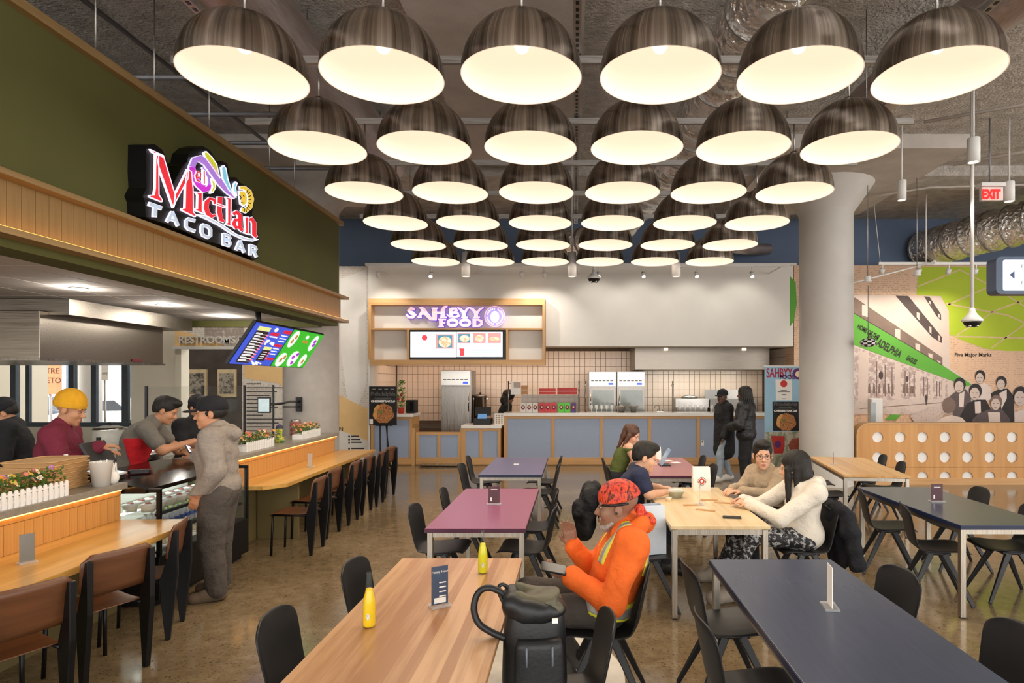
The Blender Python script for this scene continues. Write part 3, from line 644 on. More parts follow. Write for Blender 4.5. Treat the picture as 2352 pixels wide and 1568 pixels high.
for x, y, f, j in ((4.55, 9.15, -1, -.2), (4.40, 8.35, -1, -.2)): chair(x, y, f, 'black shell chair between the beech table and the perforated bench', g + ' right of beech table', j)
# ================================================================ WOOD AND STEEL BAR CHAIRS
m_wal = wood('walnut_ply', '#4f2f1c', '#704629', 1, 6, .36)
m_plye = mat('ply_edge', '#c28a52', .5)
def rounded(w_, h_, r, n=5):
    pts = []
    for cx, cy, a0 in ((w_ / 2 - r, h_ / 2 - r, 0), (-w_ / 2 + r, h_ / 2 - r, 90), (-w_ / 2 + r, -h_ / 2 + r, 180), (w_ / 2 - r, -h_ / 2 + r, 270)):
        for i in range(n + 1): a = math.radians(a0 + 90 * i / n); pts.append((cx + r * math.cos(a), cy + r * math.sin(a)))
    return pts
def bar_chair():
    t = thing('plywood_chair', 'walnut plywood chair', 'chair')
    prof = [(.23, .415), (.215, .445), (.17, .458), (.05, .45), (-.08, .44), (-.2, .45)]; K = 7
    vs_ = [(x, (-1 + 2 * j / (K - 1)) * (.205 - .012 * (i > 3) - .02 * (i == 0)), z) for i, (x, z) in enumerate(prof) for j in range(K)]
    fs = [(i * K + j, i * K + j + 1, (i + 1) * K + j + 1, (i + 1) * K + j) for i in range(5) for j in range(K - 1)]
    MB().add(vs_, fs, 0, True).build('seat', m_wal, t, solid=.012, sub=1)
    def bend(u, v, w_): return Vector((-.245 - .11 * v / .26 * .35 + .35 * u * u + w_, u, .69 + v))
    R = rounded(.43, .265, .05); b = MB(); K = 11; rows = 7; vs_ = []
    for i in range(rows):
        v = -.1325 + .265 * i / (rows - 1); cut = max(0.0, abs(v) - .0825); hw = .215 - (.05 - math.sqrt(max(0, .05 ** 2 - cut ** 2)))
        for j in range(K): vs_.append(bend((-1 + 2 * j / (K - 1)) * hw, v, 0))
    fs = [(i * K + j, i * K + j + 1, (i + 1) * K + j + 1, (i + 1) * K + j) for i in range(rows - 1) for j in range(K - 1)]
    b.add(vs_, fs, 0, True); bk = b.build('backrest', m_wal, t, solid=.012)
    for sy in (-1, 1):
        pl = [(-.235, 0), (-.205, 0), (-.165, .43), (-.19, .50), (-.262, .79), (-.285, .79), (-.285, .47)]
        MB().prism(pl, lambda u, v, w_: Vector((u, sy * .185 - .018 + w_, v)), .036).build('rear_leg', m_blackm, t, bevel=.004)
        MB().tube([(.19, sy * .17, .445), (.205, sy * .18, 0)], .0125, 10).build('front_leg', m_blackm, t)
        MB().tube([(.19, sy * .17, .435), (-.2, sy * .17, .425)], .012, 8).build('side_rail', m_blackm, t)
    MB().tube([(.19, -.17, .435), (.19, .17, .435)], .012, 8).build('front_rail', m_blackm, t)
    return t
bc0 = bar_chair(); ub = [False]
def bchair(x, y, rz, label, group):
    loc = (x + .26 * math.cos(rz), y + .26 * math.sin(rz), 0)
    if not ub[0]: ub[0] = True; bc0.location = loc; bc0.rotation_euler = (0, 0, rz); mp(bc0); bc0['label'] = label; bc0['group'] = group
    else: dup(bc0, loc, rz, label, group)
PI = math.pi
lb = 'walnut plywood chair at the bar below the bright flower box'
bchair(-2.82, 3.22, PI - .42, lb, 'plywood chairs at the near bar'); bchair(-2.86, 3.92, PI - .4, lb, 'plywood chairs at the near bar')
bchair(-2.98, 4.72, PI + .32, 'walnut plywood chair turned askew beside the man in the grey hoodie', 'plywood chairs at the near bar')
for i, (x, y) in enumerate(((-2.82, 6.92), (-2.92, 7.62), (-2.92, 8.32), (-2.95, 8.95), (-2.95, 9.55), (-3.0, 10.2))):
    bchair(x, y, PI + (.05, -.03, .04, 0, .05, -.1)[i], 'walnut plywood chair in the row along the far bar toward the magazine poster', 'plywood chairs along the far bar')
# ================================================================ THINGS ON TABLES
m_soda = mat('yellow_soda', '#f6cf10', .2, 0, .05, 3)
m_soda2 = mat('lime_soda', '#e2dd1c', .2, 0, .05, 3)
m_bcode = photo_mat('barcode_print', ['#202020', '#e8e0c0', '#303030'], 90)
def soda(c, m_, label):
    t = thing('soda_bottle', label, 'bottle', c)
    MB().lathe([(0, .003), (.026, .003), (.0275, .012), (.0275, .10), (.026, .125), (.0165, .165), (.0145, .176), (0, .176)], 24).build('drink', m_, t)
    MB().lathe([(0, 0), (.028, 0), (.0295, .01), (.0295, .105), (.028, .128), (.0175, .17), (.0135, .205), (.0125, .235), (.0145, .238), (.0145, .25), (.011, .25), (.0105, .235), (.012, .2)], 24).build('glass', m_glass, t)
    MB().box(-.004, .012, -.0306, -.0298, .04, .066).build('barcode', m_bcode, t)
soda(G(848, 1438, TZ), m_soda, 'clear glass bottle of bright yellow soda near the empty chairs'); soda(G(1109, 1315, TZ), m_soda2, 'clear glass bottle of lime yellow soda near the man in orange')
def card_stand(c, rz, label, face, w_=.1, h_=.15, lines=None, head=None, hc=None):
    t = thing('menu_stand', label, 'menu stand', c, rz)
    MB().box(-w_ * .62, w_ * .62, -.035, .035, 0, .012).build('acrylic_base', m_acryl, t, bevel=.002)
    MB().box(-w_ / 2, w_ / 2, -.002, .002, .012, .012 + h_).build('card', face, t)
    MB().box(-w_ / 2 - .002, w_ / 2 + .002, -.0045, -.003, .012, .016 + h_).build('acrylic_sheet', m_glass, t)
    if head: text(head, w_ * .2, face_cam((0, -.0052, .012 + h_ * .86)), hc, t, 'card_heading', .0003, world=False)
    if lines is not None:
        b = MB()
        for i in range(4): b.box(-w_ * .05, w_ * .36, -.0056, -.005, h_ * (.62 - .12 * i), h_ * (.65 - .12 * i))
        b.build('card_text', lines, t); MB().box(-w_ * .36, w_ * .36, -.0056, -.005, h_ * .1, h_ * .24).build('card_box', lines, t)
    return t
m_cnav = mat('navy_card', '#3b4a68', .5); m_cmar = mat('maroon_card', '#5b2338', .5); m_cwh = mat('card_white_ink', '#e9e6df', .6)
card_stand(G(1010, 1392, TZ), .55, 'navy happy hour card in acrylic stand on the walnut table', m_cnav, .085, .19, m_cwh, 'Happy Hour', m_cwh)
for c, rz, lb in ((G(1135, 1158, TZ), .02, 'maroon menu card in acrylic stand on the purple table'), (G(2152, 1152, TZ), -.04, 'maroon menu card in acrylic stand on the navy table by the bench')):
    t = card_stand(c, rz, lb, m_cmar, .105, .155); MB().box(-.035, -.02, -.0056, -.005, .03, .065).build('card_tag', m_cwh, t); MB().box(-.03, .03, -.0056, -.005, .135, .142).build('card_line', m_cwh, t)
card_stand(G(1906, 1395, TZ), 1.42, 'tall menu stand seen edge-on on the glossy navy table', m_paper, .1, .2)
card_stand(G(62, 1293, TZ), 1.0, 'grey menu card in acrylic stand on the near bar', mat('grey_card', '#8a867f', .5), .075, .17)
card_stand(G(712, 1072, TZ), 1.3, 'clear edge-on menu stand on the far bar', m_acryl, .09, .17)
card_stand(G(1607, 1158, TZ), 1.5, 'thin edge-on menu stand among the wrapped cutlery on the maple table', m_acryl, .1, .17)
card_stand(G(1914, 1066, TZ), 1.2, 'small maroon menu stand on the beech table', m_cmar, .1, .15)
# takeaway things on the maple table
m_bag = mat('white_bag_paper', '#ece8e0', .7, 0, .03, 12, bump=.25, bs=12, bd=.01)
def paper_bag(c, w_, d, h_, rz, label, logo=False, m_=None):
    t = thing('paper_bag', label, 'bag', c, rz); m_ = m_ or m_bag; a, e = w_ / 2, d / 2
    vs_ = [(-a, -e, 0), (a, -e, 0), (a, e, 0), (-a, e, 0), (-a, -e, h_ * .55), (a, -e, h_ * .55), (a * .9, 0, h_ * .6), (a, e, h_ * .55), (-a, e, h_ * .55), (-a * .9, 0, h_ * .6), (-a, -e * .55, h_), (a, -e * .55, h_ * .99), (a * .93, 0, h_ * .97), (a, e * .5, h_), (-a, e * .5, h_ * .99), (-a * .93, 0, h_ * .97)]
    fs = [(3, 2, 1, 0), (0, 1, 5, 4), (1, 2, 7, 6, 5), (2, 3, 8, 7), (3, 0, 4, 9, 8), (4, 5, 11, 10), (5, 6, 12, 11), (6, 7, 13, 12), (7, 8, 14, 13), (8, 9, 15, 14), (9, 4, 10, 15)]
    MB().add(vs_, fs).build('bag_body', m_, t, solid=.002)
    if logo:
        mr = mat('red_print', '#c83a34', .6); z = h_ * .42
        MB().tube([(0, -e - .0015, z), (0, -e - .003, z)], .028, 24).build('round_emblem', mr, t)
        MB().prism([(-.008, -.014), (-.015, .002), (-.011, .012), (-.003, .008), (.004, .016), (.013, .008), (.008, -.004), (.002, -.016)], lambda u, v, w_2: Vector((u, -e - .0032 - w_2, z + v)), .001).build('rooster_mark', m_paper, t)
        b = MB()
        for k in range(16): q = k * PI / 8; b.box(.039 * math.cos(q) - .004, .039 * math.cos(q) + .004, -e - .003, -e - .0015, z + .039 * math.sin(q) - .004, z + .039 * math.sin(q) + .004)
        b.build('ring_lettering', m_ink, t)
    return t
paper_bag(G(1610, 1126, TZ), .175, .11, .25, -.03, 'white takeaway paper bag with red rooster emblem on the maple table', True)
paper_bag(G(1506, 1057, TZ), .13, .1, .2, .2, 'plain white paper bag on the rose table')
paper_bag((.62, 5.2, .453), .24, .16, .40, .3, 'pale blue-white paper carrier bag standing on a black chair', False, mat('bluish_bag', '#c9d2dc', .6, 0, .06, 8))
c = G(1552, 1142, TZ); t = thing('salad_bowl', 'clear lidded bowl of green salad on the maple table', 'bowl', c)
MB().lathe([(0, .004), (.055, .004), (.078, .05), (.08, .06), (0, .066)], 24).build('salad', photo_mat('salad_greens', ['#5d6a22', '#a0a348', '#3f4a16', '#8a5a30'], 22), t)
MB().lathe([(.05, 0), (.058, 0), (.084, .062), (.09, .064), (.086, .075), (.06, .09), (0, .093)], 24).build('clear_tub', m_pet, t)
c = G(1536, 1150, TZ); t = thing('sauce_cup', 'small lidded cup of pale dressing beside the salad bowl', 'cup', c)
MB().lathe([(0, 0), (.024, 0), (.03, .034), (0, .034)], 16).build('cup', mat('dressing', '#d9c5a4', .4), t); MB().lathe([(0, .038), (.032, .037), (.033, .032)], 16).build('lid', m_pet, t)
m_kraft = mat('kraft_paper', '#b98d5e', .8, 0, .06, 20)
for u, v, rz in ((1590, 1160, .12), (1627, 1148, .02), (1662, 1155, -.35), (1620, 1172, -.5)):
    tag(MB(Matrix.Translation(G(u, v, TZ)) @ Matrix.Rotation(rz, 4, 'Z')).box(-.085, .085, -.022, .022, 0, .006).build('cutlery_sleeve', m_kraft, bevel=.002), 'brown paper sleeve of wrapped cutlery lying on the maple table', 'napkin', 'cutlery sleeves on the maple table')
def phone(c, rz, label, rx=0.0, on=False):
    t = thing('smartphone', label, 'phone', c, rz); t.rotation_euler = (rx, 0, rz); mp(t)
    MB().prism(rounded(.148, .073, .01), lambda u, v, w_: Vector((u, v, w_)), .011).build('phone_case', m_black, t)
    MB().prism(rounded(.14, .066, .008), lambda u, v, w_: Vector((u, v, .0112 + w_)), .0008).build('screen', mat('lit_screen', '#cfe0f5', .2, 0, .05, 30, emit=hexc('#c8d8f0'), es=1.6) if on else mat('dark_screen', '#0b0c0f', .1), t)
    return t
phone(G(1681, 1189, TZ), -.15, 'black smartphone lying on the maple table')
c = G(1519, 1068, TZ); t = thing('tablet', 'pale blue tablet propped up in front of the woman in green', 'tablet', c, .0)
MB(Matrix.Rotation(.0, 4, 'Z')).add([(-.02, -.12, .01), (-.005, -.12, .01), (.115, -.12, .22), (.1, -.12, .22), (-.02, .12, .01), (-.005, .12, .01), (.115, .12, .22), (.1, .12, .22)], [(0, 1, 2, 3), (7, 6, 5, 4), (0, 4, 5, 1), (1, 5, 6, 2), (2, 6, 7, 3), (3, 7, 4, 0)]).build('screen_slab', mat('tablet_blue', '#86a7c8', .25), t)
MB().box(-.03, .12, -.1, .1, 0, .012).build('stand', m_black, t)
for u, v in ((1552, 1062), (1533, 1058)): tag(MB(Matrix.Translation(G(u, v, TZ)) @ Matrix.Rotation(.4, 4, 'Z')).box(-.06, .06, -.05, .05, 0, .004).build('paper_napkin', m_paper), 'crumpled napkin by the tablet on the rose table', 'napkin', 'napkins on the rose table')
tag(MB(Matrix.Translation(G(1186, 1066, TZ))).box(-.035, .035, -.03, .03, 0, .005).build('power_socket', m_whitep), 'small white socket plate set in the indigo tabletop', 'socket')
# backpack on the chair beside the man in orange
m_bp = mat('black_nylon', '#1b1c1e', .45, 0, .15, 40, bump=.3, bs=60, bd=.004)
m_bpo = mat('olive_flap', '#57523f', .5, 0, .12, 8, bump=.6, bs=9, bd=.02)
t = thing('backpack', 'black roll-top backpack with olive flap standing on a chair', 'backpack', (-.18, 2.8, .445), .1)
def rbox(b, cx, cy, z0, z1, a, e, n=14, p=3.2, taper=1.0, rows=8):
    vs_ = []
    for i in range(rows + 1):
        q = i / rows; k = 1 - (1 - taper) * q; edge = 1 - .12 * (abs(2 * q - 1) ** 6)
        for j in range(n * 2):
            an = PI * j / n; c_, s_ = math.cos(an), math.sin(an)
            vs_.append((cx + a * k * edge * math.copysign(abs(c_) ** (2 / p), c_), cy + e * k * edge * math.copysign(abs(s_) ** (2 / p), s_), z0 + (z1 - z0) * q))
    N = n * 2; fs = [(i * N + j, i * N + (j + 1) % N, (i + 1) * N + (j + 1) % N, (i + 1) * N + j) for i in range(rows) for j in range(N)] + [tuple(reversed(range(N))), tuple(range(rows * N, rows * N + N))]
    return b.add(vs_, fs, 0, True)
rbox(MB(), 0, 0, 0.01, .44, .15, .125, p=2.7, taper=.9).build('main_body', m_bp, t)
FLAP = t
rbox(MB(), .015, -.12, .05, .32, .115, .04, p=2.8, taper=.92).build('front_pocket', m_bp, t)
for u in (-.04, .07): MB().tube([(u, -.158, .3), (u, -.162, .22)], .005, 6).build('zip_pull', mat('grey_cord', '#6d7480', .5), t)
MB().tube(soft([(-.1, .0, .45), (-.19, .0, .515), (-.25, .0, .50), (-.275, -.01, .43), (-.255, -.02, .36), (-.2, -.03, .325), (-.13, -.05, .30)]), .015, 8).build('shoulder_strap', m_bp, t)
MB().tube(soft([(-.09, .04, .46), (-.14, .03, .52), (-.17, .02, .50), (-.13, 0, .42)]), .009, 8).build('grab_handle', m_bp, t)
MB().box(.07, .095, -.135, -.122, .39, .41).build('logo_tab', m_cwh, t)
# ================================================================ TACO SIGN
def smap(X): return lambda u, v, w_: PX(300 + u * .185, 320 + v * .185, X) + Vector((w_, 0, 0))
sg = thing('taco_bar_sign', 'illuminated black sign reading el Mictlan Taco Bar in red and white', 'sign', (XF, 6.6, 3.3))
BK = [(195, 70), (300, 60), (395, 130), (425, 200), (470, 340), (520, 560), (570, 470), (640, 330), (700, 280), (720, 180), (800, 110), (900, 85), (990, 140), (1080, 300), (1130, 270), (1200, 300), (1230, 470), (1310, 470), (1360, 540), (1470, 590), (1520, 700), (1530, 850), (1505, 930), (1560, 1000), (1575, 1160), (1600, 1240), (1570, 1310), (1580, 1480), (1540, 1500), (1470, 1440), (1380, 1400), (1290, 1390), (1230, 1340), (1100, 1300), (990, 1270), (870, 1240), (780, 1190), (650, 1130), (560, 1100), (420, 1040), (250, 990), (190, 960), (180, 780), (150, 700), (200, 600), (190, 400)]
f0 = smap(-3.74)
vb = [f0(u, v, 0) for u, v in BK]; k = len(BK); bkw = [p + Vector((-.16, 0, 0)) for p in vb]
MB().add(vb + bkw, [tuple(range(k)), tuple(reversed(range(k, 2 * k)))] + [(i, i + k, (i + 1) % k + k, (i + 1) % k) for i in range(k)]).build('backing', m_blackm, sg, world=True)
def E(name, h, s): return mat(name, h, .5, 0, .01, emit=hexc(h), es=s)
e_red = E('glow_red', '#e0303c', .75); e_mag = E('glow_magenta', '#c838c8', .75); e_lil = E('glow_lilac', '#b080dc', .75); e_yel = E('glow_lime', '#cfd030', .75); e_blu = E('glow_sky', '#88cfe6', .75); e_gold = E('glow_gold', '#ecc84a', .75)
e_wht = E('glow_white', '#f0eeff', .85); e_gry = E('glow_grey', '#b4c0d0', .75)
def glyph(name, col, polys=(), ribs=(), X=-3.735, out=6, fm=None, oc=None, d1=.012, d2=.016):
    fm = fm or smap(X); b = MB(); bo = MB()
    for p in polys:
        b.prism(p, fm, d2); q = list(p) + [p[0]]
        for i in range(len(p)): bo.ribbon([(q[i][0], q[i][1], out), (q[i + 1][0], q[i + 1][1], out)], fm, d1 + .006, grow=out * .35)
    for r in ribs:
        b.ribbon(r, fm, d2); bo.ribbon(r, fm, d1, grow=out)
    o = b.build(name, col, sg_cur[0], world=True); bo.build('halo_edge', oc or e_wht, o, world=True); return o
sg_cur = [sg]
glyph('letter_m', e_red, [[(222, 125), (385, 200), (375, 218), (300, 185), (255, 165)], [(290, 180), (325, 200), (330, 690), (372, 750), (365, 775), (215, 715), (215, 695), (272, 690), (285, 600)], [(290, 170), (385, 205), (535, 700), (510, 850), (325, 330)], [(510, 850), (530, 690), (690, 370), (700, 400), (690, 490), (545, 760)], [(690, 370), (735, 400), (755, 620), (760, 900), (795, 945), (780, 960), (615, 880), (620, 860), (655, 855), (665, 480)]])
glyph('letter_i', e_red, [[(785, 650), (870, 665), (870, 890), (890, 905), (885, 920), (780, 880), (780, 865), (810, 860), (815, 690)]])
glyph('letter_c', e_red, ribs=[[(1035, 800, 25), (1020, 750, 35), (970, 735, 35), (930, 780, 55), (920, 850, 60), (945, 920, 55), (990, 955, 40), (1035, 940, 20)]])
glyph('letter_t', e_red, [[(1050, 790), (1155, 830), (1150, 850), (1045, 812)]], [[(1095, 715, 55), (1085, 900, 55), (1110, 1000, 50), (1145, 1020, 25)]])
glyph('letter_l', e_red, [[(1160, 715), (1230, 730), (1225, 1050), (1245, 1080), (1160, 1055), (1185, 1030), (1185, 750)]])
glyph('letter_a', e_red, ribs=[[(1260, 930, 40), (1300, 905, 45), (1345, 940, 50), (1345, 1100, 50), (1375, 1130, 40)], [(1340, 1000, 30), (1285, 1000, 45), (1265, 1050, 50), (1295, 1095, 40), (1340, 1085, 30)]])
glyph('letter_n', e_red, [[(1400, 960), (1450, 965), (1450, 1165), (1470, 1185), (1390, 1160), (1410, 1140)]], [[(1440, 1010, 30), (1490, 985, 45), (1520, 1040, 50), (1520, 1180, 50), (1550, 1215, 30)]])
glyph('word_el', e_red, [[(880, 380), (908, 392), (908, 562), (880, 550)]], [[(800, 470, 16), (850, 470, 16), (850, 420, 16), (815, 400, 16), (795, 450, 16), (810, 510, 16), (850, 525, 14)]], out=6, X=-3.722)
glyph('plume_swirl', e_mag, ribs=[[(965, 560, 40), (950, 610, 60), (900, 625, 75), (830, 560, 75), (765, 450, 75), (745, 340, 70)]])
glyph('plume_swirl', e_lil, ribs=[[(745, 345, 70), (780, 255, 70), (850, 240, 80), (930, 290, 85), (1010, 400, 85), (1100, 540, 70), (1190, 650, 45), (1275, 730, 8)], [(962, 570, 30), (955, 470, 30), (915, 395, 22), (880, 350, 12)]])
glyph('plume_drop', e_yel, [[(890, 170), (920, 150), (990, 220), (1050, 310), (1090, 480), (1000, 350), (920, 240)]]); glyph('plume_drop', e_yel, [[(985, 480), (1030, 540), (1035, 600), (1000, 660), (970, 670), (1000, 590)]])
glyph('plume_drop', e_blu, [[(1110, 350), (1140, 325), (1165, 360), (1190, 500), (1240, 640), (1295, 720), (1200, 630), (1130, 500)]]); glyph('plume_drop', e_blu, [[(1265, 560), (1290, 525), (1305, 545), (1285, 600), (1300, 700), (1265, 640)]])
glyph('sun_crest', e_gold, [[(1330, 640), (1400, 640), (1430, 700), (1430, 780), (1390, 830), (1350, 800), (1340, 720)]], [[(1345, 600, 30), (1400, 600, 40), (1455, 650, 60), (1483, 740, 65), (1465, 840, 60), (1410, 890, 50), (1365, 870, 40)]], out=6)
b = MB()
for k in range(9):
    a = -1.0 + k * .33; b.ribbon([(1415 + 45 * math.cos(a), 750 + 105 * math.sin(a), 8), (1415 + 82 * math.cos(a), 750 + 155 * math.sin(a), 10)], smap(-3.715), .002)
b.ribbon([(1350, 690, 10), (1370, 720, 12), (1360, 750, 8)], smap(-3.715), .002); b.ribbon([(1395, 690, 10), (1410, 710, 10)], smap(-3.715), .002); b.ribbon([(1370, 780, 8), (1410, 790, 8)], smap(-3.715), .002)
b.build('crest_marks', m_ink, sg, world=True)
glyph('swoosh', e_gry, [[(800, 935), (880, 940), (1000, 990), (1150, 1080), (1300, 1180), (1450, 1230), (1565, 1240), (1500, 1262), (1400, 1250), (1250, 1180), (1100, 1080), (950, 1000)]])
TB = {'t': [[(215, 800, 40), (370, 855, 40)], [(290, 830, 45), (285, 960, 45)]], 'a': [[(440, 1020, 30), (505, 905, 34)], [(505, 905, 34), (575, 1070, 30)], [(475, 990, 22), (545, 1010, 22)]],
      'c': [[(785, 1010, 30), (705, 987, 30), (678, 1010, 30), (678, 1080, 30), (705, 1112, 30), (785, 1140, 30)]], 'o': [[(885, 1062, 32), (955, 1083, 32), (980, 1120, 32), (980, 1195, 32), (950, 1218, 32), (890, 1190, 32), (872, 1150, 32), (872, 1090, 32), (885, 1062, 32)]],
      'b': [[(1145, 1170, 28), (1142, 1305, 28)], [(1145, 1178, 26), (1212, 1198, 26), (1226, 1225, 26), (1208, 1248, 26), (1145, 1237, 26)], [(1145, 1240, 26), (1218, 1262, 26), (1230, 1295, 26), (1212, 1322, 26), (1142, 1300, 26)]],
      'a2': [[(1300, 1370, 26), (1348, 1262, 28)], [(1348, 1262, 28), (1398, 1400, 26)], [(1325, 1345, 20), (1385, 1360, 20)]], 'r': [[(1477, 1308, 26), (1475, 1432, 26)], [(1477, 1316, 24), (1538, 1336, 24), (1550, 1362, 24), (1535, 1386, 24), (1480, 1376, 24)], [(1518, 1388, 24), (1552, 1455, 24)]]}
for q, r in TB.items(): glyph('letter_' + q[0], e_gry, ribs=r, out=6)
# ================================================================ TACO COUNTER (turned two degrees)
CF = Matrix.Translation((-3.56, 0, 0)) @ Matrix.Rotation(math.radians(2.06), 4, 'Z')
CR = math.radians(2.06)
def cf(x, y, z): return CF @ Vector((x, y, z))
m_tan = mat('olive_tan_panel', '#7d6f48', .6, 0, .06, 4)
def bar_section(y0, y1, label):
    t = thing('bar_counter', label, 'counter', cf(0, (y0 + y1) / 2, 0), CR)
    yc = (y0 + y1) / 2; a, c = y0 - yc, y1 - yc
    MB().box(-.5, 0, a, c, 0, 1.0).build('body', m_tan, t)
    MB().box(-.53, .07, a, c + .0, 1.0, 1.05).build('stone_ledge', m_grey, t, bevel=.004)
    MB().box(.015, .035, a, c - .02, .985, .998).build('led_strip', m_led, t)
    MB().box(0, .016, a, c, .945, 1.0).build('top_rail', m_bead2, t)
    n = int((c - a) / .078); src = None
    for i in range(n):
        Mx = Matrix.Translation((0, a + .078 * i, 0))
        if src is None: src = MB().box(0, .014, 0, .075, .745, .942).build('board', m_bead2, t, bevel=.002); src.matrix_local = Mx
        else: share(src, 'board', Mx, t)
    return t
bar_section(2.0, 5.12, 'wood fronted service counter with flower box and tray stacks on its ledge')
bar_section(6.72, 10.2, 'wood fronted service counter with two flower boxes by the concrete column')
def bar_top(pts, label, ys):
    M_ = CF; b = MB(); b.prism(pts, lambda u, v, w_: CF @ Vector((u, v, TZ - w_)), .045)
    t = thing('bar_table', label, 'table', cf(.3, (pts[0][1] + pts[2][1]) / 2, 0), CR); b.build('bar_top', m_bartop, t, bevel=.004, world=True)
    for y in ys: MB(CF).box(.02, .5, y - .02, y + .02, 0, TZ - .045).build('support_panel', m_tan, t, world=True)
    return t
bar_top([(.015, 1.9), (.64, 1.9), (.66, 4.95), (.52, 5.12), (.015, 5.12)], 'honey coloured bar table under the flower box ledge', (2.0,))
bar_top([(.015, 6.74), (.42, 6.74), (.60, 6.95), (.60, 10.45), (.015, 10.45)], 'honey coloured bar table running toward the magazine poster', (7.5, 9.9))
# display case
cs = thing('display_case', 'black framed refrigerated display case with drinks and desserts', 'display case', cf(.05, 5.92, 0), CR)
MB(CF).box(-.40, .30, 5.16, 6.68, .06, .42).build('base', m_blackm, cs, world=True, bevel=.006)
MB(CF).box(-.36, .24, 5.2, 6.64, 0, .06).build('plinth', m_black, cs, world=True)
MB(CF).box(-.40, -.34, 5.16, 6.68, .42, 1.0).build('back_panel', m_whitep, cs, world=True)
MB(CF).add([(-.64, 5.14, 1.045), (-.02, 5.14, 1.045), (.2, 5.14, .985), (.2, 5.14, .95), (-.64, 5.14, .95), (-.64, 6.7, 1.045), (-.02, 6.7, 1.045), (.2, 6.7, .985), (.2, 6.7, .95), (-.64, 6.7, .95)], [(0, 1, 2, 3, 4), (9, 8, 7, 6, 5), (0, 5, 6, 1), (1, 6, 7, 2), (2, 7, 8, 3), (3, 8, 9, 4), (4, 9, 5, 0)]).build('top_canopy', mat('black_gloss', '#15120f', .12), cs, world=True)
for y in (5.18, 6.66):
    MB(CF).box(.27, .3, y - .015, y + .015, .42, .97).build('corner_post', m_blackm, cs, world=True)
    MB(CF).box(-.34, .3, y - .015, y + .015, .955, .985).build('end_rail', m_blackm, cs, world=True)
    MB(CF).box(-.34, .27, y - .004, y + .004, .42, .955).build('end_glass', m_glass, cs, world=True)
MB(CF).box(.28, .288, 5.2, 6.64, .42, .95).build('front_glass', m_glass, cs, world=True)
for z in (.58, .76): MB(CF).box(-.34, .24, 5.2, 6.64, z, z + .012).build('shelf', m_glass, cs, world=True); MB(CF).box(.235, .25, 5.2, 6.64, z - .012, z + .014).build('shelf_edge', m_blackm, cs, world=True)
for z in (.93, .745): MB(CF).box(-.1, -.07, 5.22, 6.62, z, z + .012).build('light_tube', mat('case_tube', '#ffffff', .5, 0, 0, emit=hexc('#f4fff4'), es=14), cs, world=True)
m_label = mat('blue_label', '#3f62b0', .5, 0, .25, 60)
def bottle(c, label, group, m_=None, h_=.19, r=.031, lab=None):
    t = thing('water_bottle', label, 'bottle', c, 0, group)
    MB().lathe([(0, 0), (r * .95, 0), (r, .01), (r, h_ * .62), (r * .8, h_ * .74), (r * .38, h_ * .88), (r * .38, h_ * .93)], 12).build('bottle_body', m_ or m_pet, t)
    MB().lathe([(r * .42, h_ * .93), (r * .42, h_), (0, h_)], 10).build('cap', m_whitep, t)
    MB().lathe([(r * 1.03, h_ * .3), (r * 1.03, h_ * .52)], 12).build('label_band', lab or m_label, t)
    return t
b0 = bottle(cf(.17, 5.3, .592), 'clear water bottle with blue label on the display case shelf', 'water bottles in the display case', h_=.155)
for i in range(15):
    for j in range(2):
        if i == 0 and j == 0: continue
        dup(b0, cf(.17 - .075 * j, 5.3 + .075 * i, .592))
m_green_b = mat('green_juice', '#7d9a34', .2, 0, .1, 20); j0 = None
for i in range(9):
    if j0 is None: j0 = bottle(cf(-.05, 5.75, .592), 'small green and amber juice bottle behind the water bottles', 'juice bottles in the display case', m_green_b, .16, .026, mat('amber_label', '#c98a3a', .5))
    else: dup(j0, cf(-.05, 5.75 + i * .075, .592))
m_tub = mat('milky_tub', '#ddd8c4', .35, 0, .08, 30); c0 = None
for i in range(9):
    for j in range(2):
        l = cf(.12 - .15 * j, 5.3 + .145 * i, .772)
        if c0 is None:
            c0 = thing('dessert_tub', 'round milky dessert tub with lid on the upper case shelf', 'tub', l, 0, 'dessert tubs in the display case')
            MB().lathe([(0, 0), (.05, 0), (.058, .055), (.0, .055)], 14).build('tub', m_tub, c0); MB().lathe([(.06, .052), (.06, .064), (.0, .07)], 14).build('lid', m_whitep, c0); MB().ball((0, 0, .066), (.03, .025, .012), 8, 6).build('filling', mat('berry', '#a9544a', .5), c0)
        else: dup(c0, l)
for i in range(4):
    t = thing('fruit_cup', 'orange fruit drink dispenser jar at the display case end', 'jar', cf(.16 - .13 * (i % 2), 6.42 + .12 * (i // 2), .422), 0, 'orange jars in the display case')
    MB().lathe([(0, 0), (.05, 0), (.055, .02), (.055, .12), (.0, .125)], 14).build('jar', mat('orange_drink', '#d98a3a', .2, 0, .25, 18), t); MB().lathe([(.05, .12), (.05, .14), (0, .142)], 12).build('lid', m_green_b, t)
for i in range(6):
    t = thing('dessert_plate', 'pale pastry tray on the case floor', 'tray', cf(.05, 5.35 + i * .18, .422), 0, 'pastry trays in the display case')
    MB().box(-.12, .12, -.07, .07, 0, .02).build('tray', m_whitep, t, bevel=.004); MB().ball((0, 0, .03), (.09, .05, .03), 10, 6).build('pastry', photo_mat('pastry', ['#caa36a', '#e8dcc0', '#b58a50'], 30), t)
